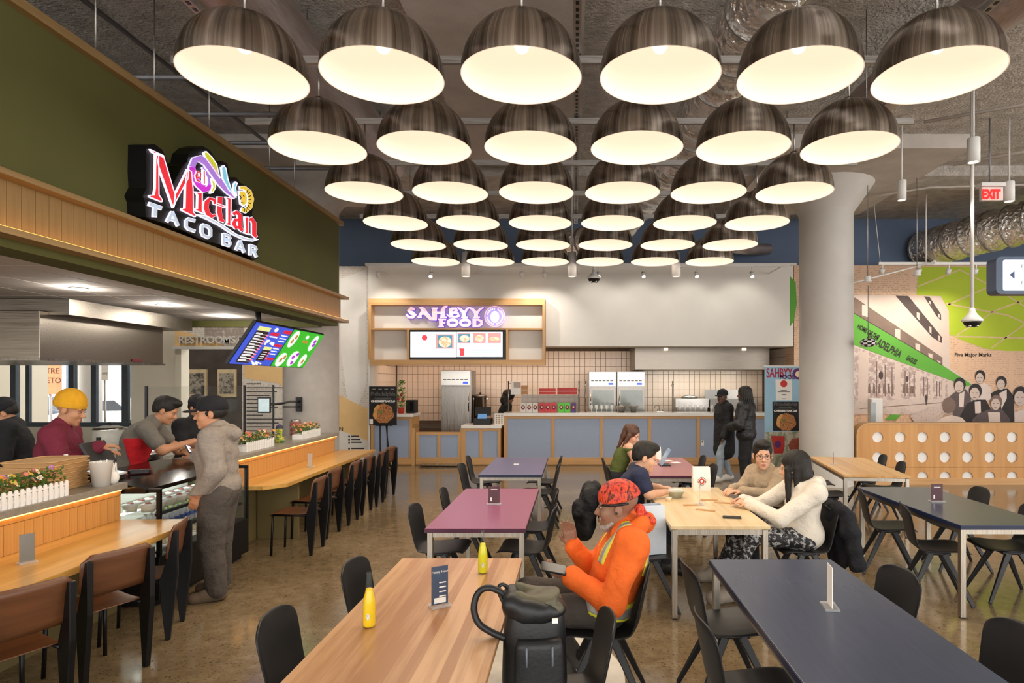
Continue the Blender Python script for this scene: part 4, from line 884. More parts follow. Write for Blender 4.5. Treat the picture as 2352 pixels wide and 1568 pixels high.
# things on the near ledge
m_picket = mat('white_picket', '#efece8', .5)
def flower_box(y0, y1, label, cols, seed, x=-.02, pick=.029, hgt=.115):
    rnd = random.Random(seed); t = thing('flower_box', label, 'planter', cf(x, (y0 + y1) / 2, 1.05), CR); L = (y1 - y0) / 2
    MB().box(-.075, .06, -L, L, 0.0, .07).build('trough', m_picket, t)
    n = int(2 * L / (pick * 1.55)); src = None
    for i in range(n):
        y = -L + pick * .5 + i * (2 * L - pick) / (n - 1)
        if src is None:
            src = MB().prism([(-pick / 2, 0), (pick / 2, 0), (pick / 2, hgt * .9), (pick * .3, hgt * .98), (0, hgt), (-pick * .3, hgt * .98), (-pick / 2, hgt * .9)], lambda u, v, w_: Vector((.062 + w_, u, v)), .007).build('picket', m_picket, t); src.matrix_local = Matrix.Translation((0, y, 0))
        else: share(src, 'picket', Matrix.Translation((0, y, 0)), t)
    for z in (.03, .08): MB().box(.058, .063, -L, L, z, z + .012).build('picket_rail', m_picket, t)
    b = MB()
    for i in range(int(420 * L / .3)):
        c = Vector((rnd.uniform(-.08, .06), rnd.uniform(-L, L), rnd.uniform(.08, .19))); d = Vector((rnd.gauss(0, 1), rnd.gauss(0, 1), rnd.gauss(.4, .6))).normalized() * rnd.uniform(.018, .04); s = d.orthogonal().normalized() * .008
        b.add([c, c + d * .5 + s, c + d, c + d * .5 - s], [(0, 1, 2, 3)])
    o = b.build('foliage', mat('leaf_green', '#4c6a24', .6, 0, .35, 30), t); o['kind'] = 'stuff'
    for i in range(int(44 * L / .3)):
        col = cols[i % len(cols)]; c = Vector((rnd.uniform(-.06, .075), rnd.uniform(-L, L), rnd.uniform(.135, .215))); r = rnd.uniform(.014, .026); b = MB()
        nrm = Vector((.7 + rnd.gauss(0, .3), rnd.gauss(0, .5), .6)).normalized(); u = nrm.orthogonal().normalized(); v = nrm.cross(u)
        for k in range(6):
            a = k * PI / 3; d = u * math.cos(a) + v * math.sin(a); e = u * math.cos(a + .5) + v * math.sin(a + .5); e2 = u * math.cos(a - .5) + v * math.sin(a - .5)
            b.add([c, c + e2 * r * .75 + nrm * .004, c + d * r + nrm * .002, c + e * r * .75 + nrm * .004], [(0, 1, 2, 3)])
        fl = b.build('flower', mat('petal_' + col[1:], col, .6, 0, .1, 40), t); MB().ball(c + nrm * .003, r * .3, 6, 4).build('flower_centre', mat('flower_heart', '#d9a62a', .6), fl)
    return t
flower_box(3.55, 4.52, 'white picket flower box of bright mixed flowers beside the tray stacks', ['#e8b62a', '#d8c24a', '#b07ac0', '#e9e0cf', '#e07a90', '#c8343c', '#f0e6d0', '#e88a3a'], 3)
flower_box(7.32, 8.05, 'white picket flower box of peach flowers nearer the man in the hoodie', ['#e88a6a', '#e9c0a0', '#d8a050', '#c9645a', '#f0d9c0'], 5, -.1)
flower_box(8.95, 9.65, 'white picket flower box of peach flowers beside the concrete column', ['#e88a6a', '#e8b05a', '#d87a5a', '#e9c0a0'], 6, -.1)
m_tray = mat('kraft_tray', '#c9a06c', .7, 0, .06, 20, bump=.2, bs=120)
t0 = None
def tray(loc, label, group):
    global t0
    if t0 is None:
        t0 = thing('kraft_tray', label, 'tray', loc, CR + .05, group); rp = rounded(.36, .46, .05); r2 = rounded(.33, .43, .045)
        vs_ = [(x, y, 0) for x, y in r2] + [(x, y, .03) for x, y in rp]; k = len(rp)
        MB().add(vs_, [tuple(range(k)), tuple(range(k, 2 * k))] + [(i, (i + 1) % k, (i + 1) % k + k, i + k) for i in range(k)]).build('tray_body', m_tray, t0)
        MB().tube([(x, y, .03) for x, y in rp] + [(*rp[0], .03)], .005, 6).build('rim', m_tray, t0)
    else: dup(t0, loc, CR + .05, label, group)
for i in range(7): tray(cf(-.31, 4.78, 1.052 + .033 * i), 'kraft takeaway tray in the taller stack beside the cutlery tub', 'trays in the taller stack')
for i in range(6): tray(cf(-.31, 4.22, 1.052 + .033 * i), 'kraft takeaway tray in the lower stack behind the flower box', 'trays in the lower stack')
c = cf(-.01, 4.93, 1.05); t = thing('straw_tub', 'translucent white tub full of wrapped straws on the ledge end', 'tub', c)
MB().lathe([(0, 0), (.058, 0), (.078, .19), (.082, .195), (.076, .192), (.055, .01)], 24).build('tub', mat('translucent_tub', '#e6e2da', .3, 0, .03, alpha=.75), t)
rnd = random.Random(9)
for i in range(26):
    a = rnd.uniform(0, 6.28); r = rnd.uniform(0, .045); MB().tube([(r * math.cos(a), r * math.sin(a), .02), (r * 1.4 * math.cos(a), r * 1.4 * math.sin(a), rnd.uniform(.175, .21))], .005, 5).build('straw', m_paper, t)
c = cf(.0, 5.05, 1.05); t = thing('plastic_bag', 'crumpled white carrier bag with looped handles beside the straw tub', 'bag', c)
MB().ball((0, 0, .05), (.04, .05, .055), 12, 8).build('bag_body', m_bag, t)
for s in (-1, 1): MB().tube([(0, s * .035, .08), (.0, s * .03, .13), (.01, s * .015, .165), (0, s * .005, .12), (0, s * .01, .08)], .008, 6).build('bag_handle', m_bag, t)
c = cf(-.38, 5.06, 1.05); t = bottle(c, 'clear plastic water bottle behind the tray stacks', None, h_=.24, r=.034); t['group'] = ''
del t['group']
# till and tablet on black counter
m_scr = mat('till_screen', '#cfe2f6', .2, 0, .03, emit=hexc('#bcd8f4'), es=1.1)
t = thing('tablet_till', 'white tablet till lying tilted on the black counter', 'till', cf(-.22, 5.28, 1.05), CR + .2)
MB().add([(-.11, -.14, 0), (.11, -.14, 0), (.11, .14, 0), (-.11, .14, 0), (-.11, -.14, .07), (.11, -.14, .02), (.11, .14, .02), (-.11, .14, .07)], [(0, 1, 2, 3), (4, 7, 6, 5), (0, 4, 5, 1), (1, 5, 6, 2), (2, 6, 7, 3), (3, 7, 4, 0)]).build('stand', m_black, t)
MB(Matrix.Translation((0, 0, .053)) @ Matrix.Rotation(.223, 4, 'Y')).box(-.105, .105, -.14, .14, 0, .012).build('tablet_body', m_whitep, t)
MB(Matrix.Translation((0, 0, .066)) @ Matrix.Rotation(.223, 4, 'Y')).box(-.09, .09, -.12, .12, 0, .001).build('screen', m_scr, t)
t = thing('pos_terminal', 'black pos terminal with its back to the flower box', 'till', cf(-.46, 5.5, 1.05), CR + .1)
MB().box(-.1, .1, -.12, .12, 0, .03).build('base', m_black, t, bevel=.008); MB().bar((0, 0, .03), (-.02, 0, .16), .05, .05).build('neck', m_black, t)
MB(Matrix.Translation((.02, 0, .2)) @ Matrix.Rotation(-.5, 4, 'Y')).box(-.012, .012, -.17, .17, -.11, .11).build('monitor', m_black, t, bevel=.006)
t = thing('card_reader', 'black card reader in front of the tablet till', 'card reader', cf(-.16, 5.62, 1.05), .6)
MB().prism(rounded(.17, .08, .02), lambda u, v, w_: Vector((u, v, w_)), .035).build('reader_body', m_black, t, bevel=.006); MB().box(-.06, .0, -.03, .03, .0355, .037).build('reader_screen', m_ink, t)
# items behind the far ledge
t = thing('skull_figurine', 'painted blue and yellow folk art figurine on the far ledge', 'figurine', cf(-.16, 8.5, 1.05))
MB().lathe([(0, 0), (.06, 0), (.065, .03), (.05, .08), (.03, .12), (.045, .15), (.05, .19), (.03, .22), (0, .23)], 18).build('figurine_body', photo_mat('folk_paint', ['#27346a', '#d8c23a', '#3a7a3a', '#2a2a50'], 28), t); MB().ball((.0, 0, .2), (.05, .05, .05), 12, 8).build('figurine_head', mat('folk_dark', '#3a3550', .5, 0, .3, 30), t)
t = thing('framed_menu', 'small dark framed notice on the far ledge beside the flower box', 'notice', cf(-.12, 7.12, 1.05), .5)
MB().box(-.07, .07, -.008, .008, 0, .2).build('frame', m_blackm, t); MB().box(-.058, .058, -.0095, -.008, .015, .185).build('print', photo_mat('menu_print', ['#5a2a2a', '#c0b0a0', '#803030'], 40), t)
t = thing('pepper_jar', 'jar of dark red chillies against the concrete column', 'jar', cf(-.45, 9.75, 1.05))
MB().lathe([(0, 0), (.08, 0), (.085, .02), (.085, .2), (.07, .22), (0, .22)], 16).build('jar', photo_mat('chillies', ['#6a2a2a', '#9a5a4a', '#c9b0a8'], 30), t); MB().lathe([(.075, .22), (.075, .24), (0, .245)], 14).build('lid', m_steel, t)
for y, lb in ((8.55, 'tall steel mixing bowl stack behind the far ledge'), (7.0, 'low steel warming pan behind the far ledge')):
    t = thing('steel_pan', lb, 'pan', cf(-1.15, y + .3, .92)); MB().lathe([(0, 0), (.13, 0), (.16, .12), (.17, .125), (.155, .12), (.12, .01)], 24).build('pan_body', m_steel, t); MB().lathe([(.16, .12), (.1, .15), (.02, .16), (.02, .18), (0, .18)], 20).build('lid', m_steel, t)
# work counter behind
wc = thing('prep_counter', 'stainless prep counter behind the taco bar', 'counter', cf(-1.15, 8.4, 0), CR)
MB(CF).box(-1.4, -.92, 7.0, 10.2, .0, .88).build('body', m_steel2, wc, world=True); MB(CF).box(-1.42, -.9, 7.0, 10.2, .88, .92).build('worktop', m_steel, wc, world=True)
wc = thing('back_prep_counter', 'stainless prep counter under the kitchen windows', 'counter', (-9.0, 9.6, 0)); MB().box(-13, -5.9, 9.3, 10.0, 0, .86).build('body', m_steel2, wc, world=True); MB().box(-13, -5.85, 9.25, 10.05, .86, .9).build('worktop', m_steel, wc, world=True)
t = thing('rice_cooker', 'big pale rice cooker with black lid knob behind yellow beanie worker', 'cooker', P(178, 1000, 8.9).xy.to_3d() + Vector((0, .62, .9)))
MB().lathe([(0, 0), (.2, 0), (.22, .04), (.22, .25), (.2, .28), (.1, .31), (0, .315)], 28).build('cooker_body', mat('cooker_enamel', '#c9c6bb', .35), t); MB().lathe([(.225, .25), (.225, .265), (.2, .285)], 28).build('steel_rim', m_steel, t); MB().ball((0, 0, .335), (.035, .035, .025), 12, 8).build('knob', m_black, t)
for s in (-1, 1): MB().box(s * .22 - .02, s * .22 + .02, -.03, .03, .17, .22).build('side_handle', m_black, t)
MB().box(-.03, .03, -.235, -.215, .08, .15).build('switch', m_black, t)
for u, lb in ((278, 'stacked white paper cups by the apron worker'), (306, 'second stack of white cups near the cream wall')):
    t = thing('cup_stack', lb, 'cups', (P(u, 0, 9.6).x, 9.6, .9)); MB().lathe([(0, 0), (.06, 0), (.085, .2), (.09, .2), (.09, .21), (.085, .21), (.088, .25), (.09, .26), (0, .26)], 18).build('cup', m_paper, t); MB().lathe([(.088, .26), (.093, .265), (.093, .28), (.085, .28)], 18).build('cup_rim', m_paper, t)
# hood
hd_ = thing('kitchen_hood', 'large stainless extraction hood over the taco kitchen', 'hood', (-8, 8.4, 2.15))
MB().box(-13.2, -6.3, 7.33, 9.53, 2.15, 2.72).build('hood_body', m_hood, hd_, world=True, bevel=.01)
MB().box(-13.2, -6.05, 7.45, 9.85, 2.68, 2.87).build('upper_band', m_hood, hd_, world=True)
MB().box(-13.2, -6.28, 7.31, 9.55, 2.13, 2.155).build('bottom_lip', m_steel2, hd_, world=True)
MB().box(-6.295, -6.285, 8.85, 9.05, 2.17, 2.2).build('maker_plate', mat('plate_red', '#7a2a30', .5), hd_, world=True)
# sneeze glass, monitor arm
gl = thing('sneeze_guard', 'clear sneeze guard glass behind the counter with dark posts', 'glass screen', cf(-.98, 8.0, .92), CR)
for a, c in ((7.02, 8.1), (8.14, 9.2), (9.24, 10.15)):
    MB(CF).box(-.98, -.972, a, c, 1.1, 1.82).build('glass_pane', m_glass, gl, world=True)
for y in (7.0, 8.12, 9.22, 10.17): MB(CF).box(-.99, -.965, y - .012, y + .012, .92, 1.83).build('post', m_blackm, gl, world=True)
t = thing('order_monitor', 'small order monitor on a black wall arm by the concrete column', 'monitor', P(606, 930, 9.3))
MB().box(P(593, 0, 9.3).x, P(622, 0, 9.3).x, 9.28, 9.31, P(0, 948, 9.3).z, P(0, 912, 9.3).z).build('bezel', m_black, t, world=True); MB().box(P(595, 0, 9.3).x, P(620, 0, 9.3).x, 9.275, 9.28, P(0, 945, 9.3).z, P(0, 915, 9.3).z).build('screen', mat('order_screen', '#b8c8cc', .3, 0, .1, 20, emit=hexc('#b8ccd0'), es=.5), t, world=True)
MB().tube([P(608, 930, 9.32), P(650, 926, 9.6), P(664, 922, 10.0), P(684, 922, 10.72)], .018, 8).build('arm', m_black, t, world=True); MB().tube([P(650, 934, 9.6), P(684, 934, 10.7)], .012, 8).build('arm', m_black, t, world=True)
MB().box(P(678, 0, 10.7).x, P(690, 0, 10.7).x, 10.72, 10.78, P(0, 945, 10.7).z, P(0, 912, 10.7).z).build('wall_plate', m_blackm, t, world=True)
# menu boards
def TV(u, v, w_): # u 0..1 along, v 0..1 down
    top = Vector((-3.95, 7.72, 2.63)).lerp(Vector((-3.95, 9.82, 2.625)), u); bot = Vector((-4.31, 7.72, 2.10)).lerp(Vector((-4.29, 9.82, 2.097)), u)
    return top.lerp(bot, v) + Vector((.83, 0, -.56)) * ((w_ * 7 + .004) if w_ > 0 else w_)
def tvq(b, u0, u1, v0, v1, d): return b.prism([(u0, v0), (u1, v0), (u1, v1), (u0, v1)], TV, d)
tv = thing('menu_board', 'pair of tilted blue and green menu screens hung over the taco counter', 'screen', (-4.1, 8.77, 2.1))
for i, (a, c) in enumerate(((0, .497), (.503, 1))): tvq(MB(), a, c, 0, 1, -.04).build('bezel', m_black, tv, world=True)
def SE(n, h): return mat('screen_' + n, h, .3, 0, .02, emit=hexc(h), es=.75)
s_blue, s_green, s_dark, s_wh, s_red, s_lime, s_pur, s_pink = SE('blue', '#3a55d0'), SE('green', '#34b428'), SE('dark', '#2a1f1c'), SE('white', '#e6ecf0'), SE('red', '#c81f3c'), SE('lime', '#d9e08a'), SE('purple', '#a030c8'), SE('pink', '#e87a9a')
tvq(MB(), .012, .49, .02, .98, .001).build('left_screen', s_blue, tv, world=True); tvq(MB(), .51, .99, .02, .98, .001).build('right_screen', s_green, tv, world=True)
for q in ((.06, .2, .18, .93), (.27, .36, .60, .86)): tvq(MB(), *q, .002).build('menu_column', s_dark, tv, world=True)
for q in ((.06, .2, .08, .17), (.27, .36, .52, .59)): tvq(MB(), *q, .002).build('menu_heading', s_lime, tv, world=True)
for q in ((.38, .48, .07, .15), (.375, .47, .43, .49), (.375, .475, .77, .83), (.24, .34, .17, .24)): tvq(MB(), *q, .002).build('menu_tag', s_red, tv, world=True)
b = MB(); rnd = random.Random(4)
for i in range(11): tvq(b, .065, .12 + .05 * rnd.random(), .22 + i * .064, .235 + i * .064, .003); tvq(b, .065, .19, .245 + i * .064, .252 + i * .064, .003)
for i in range(4): tvq(b, .28, .33, .64 + i * .055, .65 + i * .055, .003)
for i in range(3): tvq(b, .38, .46, .2 + i * .07, .215 + i * .07, .003)
for i in range(3): tvq(b, .38, .45, .53 + i * .07, .545 + i * .07, .003)
tvq(b, .245, .335, .26, .28, .003)
for i in range(12): u = .23 + .12 * rnd.random(); v = .33 + .12 * rnd.random(); tvq(b, u, u + .012, v, v + .03, .003)
for i in range(12): u = .22 + .14 * rnd.random(); v = .88 + .07 * rnd.random(); tvq(b, u, u + .012, v, v + .025, .003)
b.build('menu_text', s_wh, tv, world=True)['kind'] = 'stuff'
b = MB()
for i in range(10): tvq(b, .19, .21, .24 + i * .066, .265 + i * .066, .004)
for i in range(3): tvq(b, .355, .37, .65 + i * .06, .67 + i * .06, .004)
b.build('menu_prices', s_pink, tv, world=True)['kind'] = 'stuff'
def oval(cu, cv, ru, rv, n=14): return [(cu + ru * math.cos(2 * PI * k / n), cv + rv * math.sin(2 * PI * k / n)) for k in range(n)]
for cu, cv, ru, rv in ((.57, .25, .045, .22), (.9, .28, .04, .22), (.58, .8, .055, .18), (.74, .75, .06, .21), (.9, .78, .04, .18), (.275, .1, .02, .05), (.75, .15, .02, .05)): MB().prism(oval(cu, cv, ru, rv), TV, .002).build('dish_plate', s_wh, tv, world=True)
for cu, cv in ((.72, .7), (.75, .85), (.90, .22), (.91, .32), (.76, .62)): MB().prism(oval(cu, cv, .018, .05, 8), TV, .003).build('dish_flower', s_pur, tv, world=True)
for cu, cv in ((.56, .3), (.58, .18), (.57, .8), (.6, .72), (.9, .8)): MB().prism(oval(cu, cv, .014, .06, 8), TV, .003).build('dish_food', SE('ochre', '#a8873a'), tv, world=True)
tvq(MB(), .72, .79, .24, .3, .003).build('logo_word', SE('ochre', '#a8873a'), tv, world=True)
MB().tube([(-4.2, 8.3, 2.45), (-4.2, 8.25, 2.88)], .035, 10).build('ceiling_pole', m_blackm, tv, world=True); MB().box(-4.42, -4.2, 8.2, 9.3, 2.34, 2.46).build('mount_bracket', m_blackm, tv, world=True)
# ================================================================ BLUE COUNTER STALL
YS = 14.05
xl = lambda u, Y=YS: P(u, 0, Y).x
zl = lambda v, Y=YS: P(0, v, Y).z
# tiled rear wall and side walls
YT = 16.4
tw = struct(MB().box(-4.75, 5.15, YT, YT + .15, 0, 2.9).build('wall_tiled', m_grout), 'cream tiled rear wall of the blue counter stall')
tx0, tx1, tz0, tz1 = -4.68, 5.08, .86, 2.84; pw_, ph_ = .1375, .204
nc, nr = int((tx1 - tx0) / pw_), int((tz1 - tz0) / ph_); src = None; cnt = 0
tile_m = lambda: MB().add([(.003, 0, .003), (pw_ - .003, 0, .003), (pw_ - .003, 0, ph_ - .003), (.003, 0, ph_ - .003), (.007, -.008, .007), (pw_ - .007, -.008, .007), (pw_ - .007, -.008, ph_ - .007), (.007, -.008, ph_ - .007)], [(4, 5, 6, 7), (0, 1, 5, 4), (1, 2, 6, 5), (2, 3, 7, 6), (3, 0, 4, 7)])
rest = MB()
order = sorted([(i, j) for j in range(nr) for i in range(nc)], key=lambda q: (0 if q[1] >= 4 else 1, abs(q[0] - nc * .42)))
for k_, (i, j) in enumerate(order):
    o_ = Vector((tx0 + i * pw_, YT, tz0 + j * ph_))
    if k_ < 300:
        Mx = PM[tw.name].inverted() @ Matrix.Translation(o_)
        if src is None: src = tile_m().build('tile', m_tile, tw); src.matrix_local = Mx
        else: share(src, 'tile', Mx, tw)
    else:
        q = tile_m(); rest.add([Vector(p) + o_ for p in q.v], q.f)
rest.build('tiles_field', m_tile, tw, world=True)['kind'] = 'stuff'
def side_tiles(name, X, y0, y1, s):
    w_ = struct(MB().box(X, X - s * .12, y0, y1, 0, 2.9).build(name, m_grout)); b = MB(); pw2 = .2
    for j in range(nr):
        for i in range(int((y1 - y0) / pw2)):
            y = y0 + i * pw2; z = tz0 + j * ph_; b.box(X, X + s * .008, y + .004, y + pw2 - .004, z + .004, z + ph_ - .004)
    b.build('tiles_field', m_tile, w_, world=True)['kind'] = 'stuff'
side_tiles('wall_stall_left', -4.68, 14.25, YT, 1); side_tiles('wall_stall_right', 5.08, 14.25, YT, -1)
MB().box(xl(846), -4.62, 14.05, 14.3, 0, 2.7).build('corner_post', m_white, sof, world=True)
struct(MB().box(xl(846), xl(1822), 14.3, YT + .1, 2.84, 2.9).build('ceiling_stall', m_white))
struct(MB().box(xl(840), xl(1830), 14.6, YT + .2, 2.9, 4.5).build('wall_bulkhead', m_white))
alight('stall_lamp', (-2.4, 15.2, 2.82), (-2.4, 15.4, 0), 4.0, .3, 36, (1.0, .72, .52)); alight('stall_lamp', (1.0, 15.0, 2.82), (1.0, 15.4, 0), 3.0, .3, 24, (1.0, .76, .56))
# counters
def counter(name, label, u0, u1, vtop, battens, ybase=1066, depth=.6, Yf=YS, tops=True, top_over=6):
    X0, X1, zt = xl(u0, Yf), xl(u1, Yf), P(0, vtop, Yf).z
    t = thing(name, label, 'counter', ((X0 + X1) / 2, Yf + depth / 2, 0))
    MB().box(X0, X1, Yf + .03, Yf + depth, 0, zt - .07).build('body', m_sandc, t, world=True)
    MB().box(X0, X1, Yf - .005, Yf + .03, .02, .18).build('plinth', m_oakx, t, world=True)
    MB().box(X0, X1, Yf - .01, Yf + .03, zt - .13, zt - .07).build('head_rail', m_oakx, t, world=True)
    if tops: MB().box(X0 - .02, X1 + .02, Yf - .06, Yf + depth + .05, zt - .07, zt).build('worktop', m_quartz, t, world=True, bevel=.006)
    us = [u0] + list(battens) + [u1]; bw = .035
    for k_, u in enumerate(us):
        x = xl(u, Yf); x = max(X0 + bw, min(X1 - bw, x)); MB().box(x - bw, x + bw, Yf - .012, Yf + .03, .18, zt - .13).build('batten', m_oak, t, world=True)
    for a, c in zip(us[:-1], us[1:]): MB().box(xl(a, Yf) + bw, xl(c, Yf) - bw, Yf + .012, Yf + .03, .18, zt - .13).build('blue_panel', m_bluep, t, world=True)
    return t
counter('service_counter', 'long pale blue panelled counter with white worktop', 1158, 1828, 948, (1270, 1382, 1492, 1604, 1716))
counter('service_counter', 'low pale blue counter section holding the black cash register', 1062, 1150, 976, (1105,))
counter('service_counter', 'pale blue counter section behind the magazine poster', 852, 948, 950, ())
gt = counter('counter_gate', 'low blue panelled counter gate with glass shelf above', 955, 1060, 985, (1008,), tops=False, depth=.12)
MB().box(xl(948), xl(1066), YS - .05, YS + .3, zl(982), zl(976)).build('shelf_glass', m_glass, gt, world=True)
for u in (950, 1062): MB().box(xl(u) - .04, xl(u) + .04, YS - .02, YS + .3, 0, zl(983)).build('gate_post', m_oak, gt, world=True)
MB().box(xl(968), xl(1055), YS - .3, YS - .02, .03, .05).build('kick_shelf', m_steel, gt, world=True)
# sign box
sb = thing('sign_frame', 'oak framed sign box with glowing SAHBYY FOOD letters and menu screen', 'sign', (xl(1050), 13.8, zl(838)))
Y1, Y2 = 13.62, 14.0
def bx2(u0, u1, v0, v1, ya, yb, Y=13.62): return MB().box(xl(u0, Y), xl(u1, Y), ya, yb, zl(v0, Y), zl(v1, Y))
bx2(846, 1252, 685, 700, Y1, Y2).build('frame_rail', m_oakx, sb, world=True); bx2(850, 1252, 826, 838, Y1, Y2).build('frame_rail', m_oakx, sb, world=True); bx2(852, 1250, 753, 757, Y1 + .02, Y2).build('frame_rail', m_oakx, sb, world=True)
for u in (846, 1246): bx2(u, u + 6, 700, 826, Y1, Y2).build('frame_stile', m_oak, sb, world=True)
for u in (934, 1162): bx2(u, u + 5, 757, 826, Y1 + .02, Y2).build('frame_stile', m_oak, sb, world=True)
bx2(850, 1248, 700, 826, 13.86, 13.9).build('back_board', m_white, sb, world=True)
def fmap(Y): return lambda u, v, w_: P(920 + u * .11054, 690 + v * .11054, Y) + Vector((0, -w_, 0))
e_pk = E('glow_blush', '#ffd0d4', .62); e_vio = E('glow_violet', '#5f3ed0', .5)
sg_cur[0] = sb
def ring(cx, cy, rx, ry, w_, n=24): return [(cx + rx * math.cos(2 * PI * i / n), cy + ry * math.sin(2 * PI * i / n), w_) for i in range(n + 1)]
SB = {'s': [[(310, 190, 50), (230, 165, 60), (175, 205, 70), (240, 260, 90), (310, 310, 80), (265, 350, 60), (180, 350, 55), (130, 290, 35)]],
      'a': [[(360, 352, 40), (450, 352, 30)], [(395, 350, 55), (450, 250, 60), (475, 190, 60)], [(400, 150, 35), (480, 180, 80), (560, 300, 90), (640, 385, 70), (760, 405, 30)], [(440, 280, 38), (550, 280, 38)]],
      'h': [[(715, 160, 100), (718, 390, 90)], [(650, 165, 30), (790, 165, 30)], [(750, 258, 50), (870, 258, 50)], [(985, 125, 25), (920, 145, 60), (890, 200, 95), (890, 350, 100)], [(830, 355, 30), (970, 355, 30)]],
      'b': [[(1060, 160, 85), (1060, 355, 85)], [(1060, 170, 40), (1160, 172, 48), (1185, 208, 50), (1120, 245, 40)], [(1100, 255, 40), (1200, 268, 50), (1218, 318, 60), (1140, 350, 42), (1000, 320, 35), (965, 280, 25)]],
      'y': [[(1185, 152, 22), (1250, 180, 50), (1320, 260, 80), (1330, 350, 85)], [(1430, 145, 40), (1380, 190, 45), (1335, 270, 60)], [(1270, 352, 30), (1400, 352, 30)]],
      'y2': [[(1430, 152, 30), (1500, 180, 55), (1570, 260, 80), (1580, 350, 85)], [(1735, 150, 22), (1660, 180, 45), (1590, 270, 60)], [(1515, 352, 30), (1660, 352, 30)]],
      'f': [[(850, 395, 80), (850, 548, 80)], [(790, 395, 32), (955, 400, 32)], [(850, 470, 32), (940, 470, 40)], [(780, 545, 25), (910, 545, 25)]], 'o': [ring(1090, 465, 95, 62, 62)], 'o2': [ring(1350, 465, 95, 62, 62)],
      'd': [[(1540, 395, 80), (1540, 548, 80)], [(1500, 398, 35), (1620, 400, 50), (1690, 440, 65), (1690, 490, 65), (1620, 535, 50), (1500, 545, 35)]]}
for q, r in SB.items(): glyph('letter_' + q[0], e_pk, ribs=r, out=9, fm=fmap(13.8), oc=e_vio, d1=.03, d2=.05)
f_ = fmap(13.8)
MB().prism([(1965 + 218 * math.cos(a), 335 + 218 * math.sin(a)) for a in [2 * PI * i / 40 for i in range(40)]], f_, .05).build('round_emblem', E('glow_lavender', '#b8a4ec', .55), sb, world=True)
MB().ribbon(ring(1965, 335, 208, 208, 18, 40), f_, .054).build('emblem_rim', e_pk, sb, world=True)
b = MB()
for i in range(26):
    a = 2 * PI * i / 26
    if i % 7 != 6: b.ribbon([(1965 + 160 * math.cos(a), 335 + 160 * math.sin(a), 34), (1965 + 160 * math.cos(a + .15), 335 + 160 * math.sin(a + .15), 34)], f_, .054)
b.build('emblem_lettering', e_wht, sb, world=True)
MB().prism([(1965 + 90 * math.cos(a), 345 + 120 * math.sin(a)) for a in [2 * PI * i / 20 for i in range(20)]], f_, .056).build('emblem_centre', e_wht, sb, world=True)
bx2(937, 1161, 758, 826, 13.68, 13.8).build('screen_bezel', m_black, sb, world=True)
def q2(b, c, d, r=None): return b.prism([(c[0], c[1]), (c[2], c[1]), (c[2], c[3]), (c[0], c[3])], fmap(13.68), d)
s_pale = SE('pale', '#e4f2fb'); b = MB(); q2(b, (205, 650, 1150, 1175), .002); q2(b, (1165, 650, 2120, 1170), .002); b.build('menu_screen', mat('screen_pale_sign', '#e4f2fb', .3, 0, .02, emit=hexc('#e2f1fb'), es=.9), sb, world=True)
b = MB(); q2(b, (735, 700, 1105, 1000), .003); q2(b, (1185, 675, 1450, 885), .003); q2(b, (1510, 675, 1770, 885), .003); q2(b, (1820, 675, 2085, 885), .003); b.build('picture_frames', SE('rose', '#d49a98'), sb, world=True)
b = MB(); q2(b, (770, 725, 1070, 975), .004); q2(b, (1205, 695, 1440, 870), .004); b.build('picture_ground', SE('teal', '#4a90a8'), sb, world=True)
e_food = photo_mat('menu_food', ['#f0dcb0', '#d8a878', '#fff0d8', '#a8503a'], 14, .8)
b = MB()
for cx, cy, rx, ry in ((925, 860, 135, 115), (1330, 790, 105, 70), (1640, 785, 90, 75), (1950, 800, 115, 40)): b.prism([(cx + rx * math.cos(2 * PI * i / 18), cy + ry * math.sin(2 * PI * i / 18)) for i in range(18)], fmap(13.68), .006)
b.build('dish_pictures', e_food, sb, world=True)
s_rd = SE('red2', '#d8404a'); b = MB(); b.prism([(500 + 58 * math.cos(2 * PI * i / 20), 772 + 58 * math.sin(2 * PI * i / 20)) for i in range(20)], fmap(13.68), .004); b.prism([(1215, 995), (1320, 995), (1325, 1080), (1310, 1155), (1230, 1150), (1240, 1060)], fmap(13.68), .004); b.build('red_marks', s_rd, sb, world=True)
b = MB()
for v, a, c in ((905, 440, 570), (935, 390, 630), (1062, 470, 540), (1045, 760, 1080), (1075, 760, 1060), (1100, 780, 1090), (920, 1190, 1440), (920, 1510, 1770), (920, 1820, 2080), (1040, 1420, 2050), (1075, 1420, 2000), (1110, 1420, 2010), (1145, 1400, 1990)): q2(b, (a, v, c, v + 8), .003)
b.build('menu_text', SE('greytext', '#aebcc8'), sb, world=True)['kind'] = 'stuff'
plight('sign_glow', (xl(1050, 13.3), 13.45, zl(725, 13.4)), 4, (.9, .8, 1.0), .2, sb)
